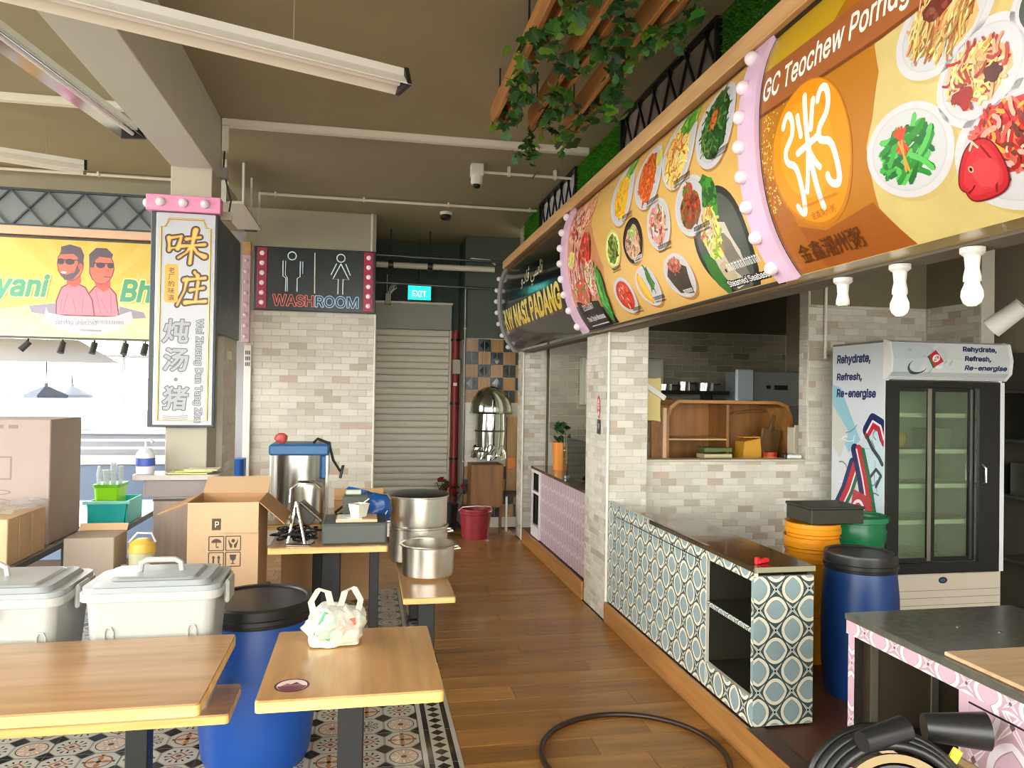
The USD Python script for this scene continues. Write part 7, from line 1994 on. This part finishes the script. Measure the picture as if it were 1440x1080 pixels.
# ------------------------------------------------------------------ hose on the walkway and cable reel by the pink counter
hp = []
for k in range(41):
    a = math.radians(205 - 270 * k / 40)
    hp.append((1.225 + 0.42 * math.cos(a), 3.24 + 0.42 * math.sin(a), 0.0135))
hp = [(0.80, 2.30, 0.0135), (0.78, 2.6, 0.0135), (0.79, 2.85, 0.0135)] + [p for p in hp if True] + [(1.42, 2.75, 0.0135), (1.45, 2.4, 0.0135), (1.47, 2.15, 0.0135)]
cs_ = CubicSpline(np.arange(len(hp)), np.array(hp))
hq = cs_(np.linspace(0, len(hp) - 1, 220)); hq[:, 2] = 0.0135
one("rubber_hose", tube(hq, 0.013, 10), mat("hose_dark", (46, 30, 20), 0.4), "dark rubber hose lying in a loop on the wooden walkway", "hose", smooth=True)
t = Thing("cable_reel", "black cable reel with two tubular grips and a pink string, at the bottom right", "cable reel")
cc = np.array([1.375, 1.75, 0.56])
AX = Rz(-18) @ Rx(-14)
tf = lambda m: trimesh.Trimesh(np.array(m.vertices) @ AX.T + cc, m.faces, process=False)
M_CAB = mat("cable_black", (26, 27, 26), 0.35)
M_BRASS = mat("reel_brass", (128, 110, 70), 0.4, metal=0.3)
for k in range(7):
    rr = 0.175 + 0.012 * (k % 3)
    t.part("cable_turn", tf(tube([(rr * math.cos(a), -0.07 + k * 0.022, rr * math.sin(a)) for a in np.linspace(0, 2 * math.pi, 49)[:-1]], 0.013, 8, True)), M_CAB, smooth=True)
t.part("drum_ring", tf(lathe([(0.136, -0.085), (0.156, -0.085), (0.156, -0.07), (0.136, -0.07), (0.136, -0.085)], (0, 0, 0), 48, "y")), M_BRASS, smooth=30)
t.part("hub_disc", tf(lathe([(0, -0.09), (0.13, -0.085), (0.134, -0.06), (0.124, 0.08), (0, 0.08)], (0, 0, 0), 40, "y")), M_CAB, smooth=30)
t.part("stand", join([tube([cc + [-0.16, 0.1, -0.1], cc + [-0.18, 0.12, -0.547]], 0.012, 8), tube([cc + [0.16, 0.1, -0.1], cc + [0.18, 0.12, -0.547]], 0.012, 8), tube([cc + [-0.18, -0.12, -0.547], cc + [-0.18, 0.14, -0.547]], 0.012, 8), tube([cc + [0.18, -0.12, -0.547], cc + [0.18, 0.14, -0.547]], 0.012, 8), tube([cc + [-0.16, 0.1, -0.1], cc + [0.16, 0.1, -0.1]], 0.012, 8)]), M_BLACK)
t.part("grip", cyl(cc + [-0.10, -0.02, 0.20], cc + [0.04, 0.0, 0.215], 0.026, 0.034, 20), M_BLACKP)
t.part("grip", cyl(cc + [0.15, 0.06, 0.185], cc + [0.295, 0.0, 0.19], 0.036, 0.050, 20), M_BLACKP)
t.part("brass_plug", cyl(cc + [0.185, 0.0, 0.13], cc + [0.26, -0.02, 0.085], 0.014, n=10), M_BRASS)
t.part("yellow_tag", rot(cbx(cc[0] + 0.155, cc[0] + 0.185, cc[1] - 0.03, cc[1] - 0.02, cc[2] + 0.12, cc[2] + 0.165, 0.002), Ry(35), cc + [0.17, 0, 0.14]), mat("tag_yellow", (236, 216, 60), 0.5))
M_STR = mat("string_pink", (240, 120, 190), 0.5)
t.part("string", tube([cc + [-0.21, -0.06, -0.05], cc + [-0.205, -0.05, 0.10], cc + [-0.19, -0.05, 0.145], cc + [-0.15, -0.05, 0.15], cc + [-0.155, -0.05, 0.115], cc + [-0.20, -0.06, 0.09]], 0.004, 6), M_STR)
t.part("string_tag", rot(cbx(cc[0] - 0.16, cc[0] - 0.10, cc[1] - 0.075, cc[1] - 0.07, cc[2] + 0.10, cc[2] + 0.125, 0.002), Ry(38), cc + [-0.13, 0, 0.11]), M_STR)

# ------------------------------------------------------------------ far building outside the window
t = Thing("apartment_block", "pale apartment block outside the bright window", "building")
M_BLD = mat("block_pale", (222, 220, 222), 0.8)
t.part("wall", bx(-26, -13.5, 34, 40, -0.13, 30), M_BLD)
for i in range(6):
    for j in range(5):
        x, z = -25.4 + i * 2.0, 1.0 + j * 2.8
        k = t.part("window", bx(x, x + 1.1, 33.93, 33.99, z, z + 1.5), mat("block_frame", (150, 150, 160), 0.5))
        t.part("pane", bx(x + 0.1, x + 1.0, 33.91, 33.93, z + 0.1, z + 1.4), mat("block_glass", (110, 120, 134), 0.2), under=k)
t = Thing("covered_walkway", "thin pale canopy outside the window at its upper right", "canopy")
t.part("roof", rot(cbx(-5.6, -4.2, 15.0, 18.0, 2.42, 2.50, 0.01), Ry(4), (-5, 16, 2.45)), mat("canopy_blue", (150, 170, 196), 0.5))
for x in (-5.5, -4.3):
    t.part("post", cyl((x, 15.2, -0.13), (x, 15.2, 2.42), 0.03, n=8), M_FRAME)

flush()
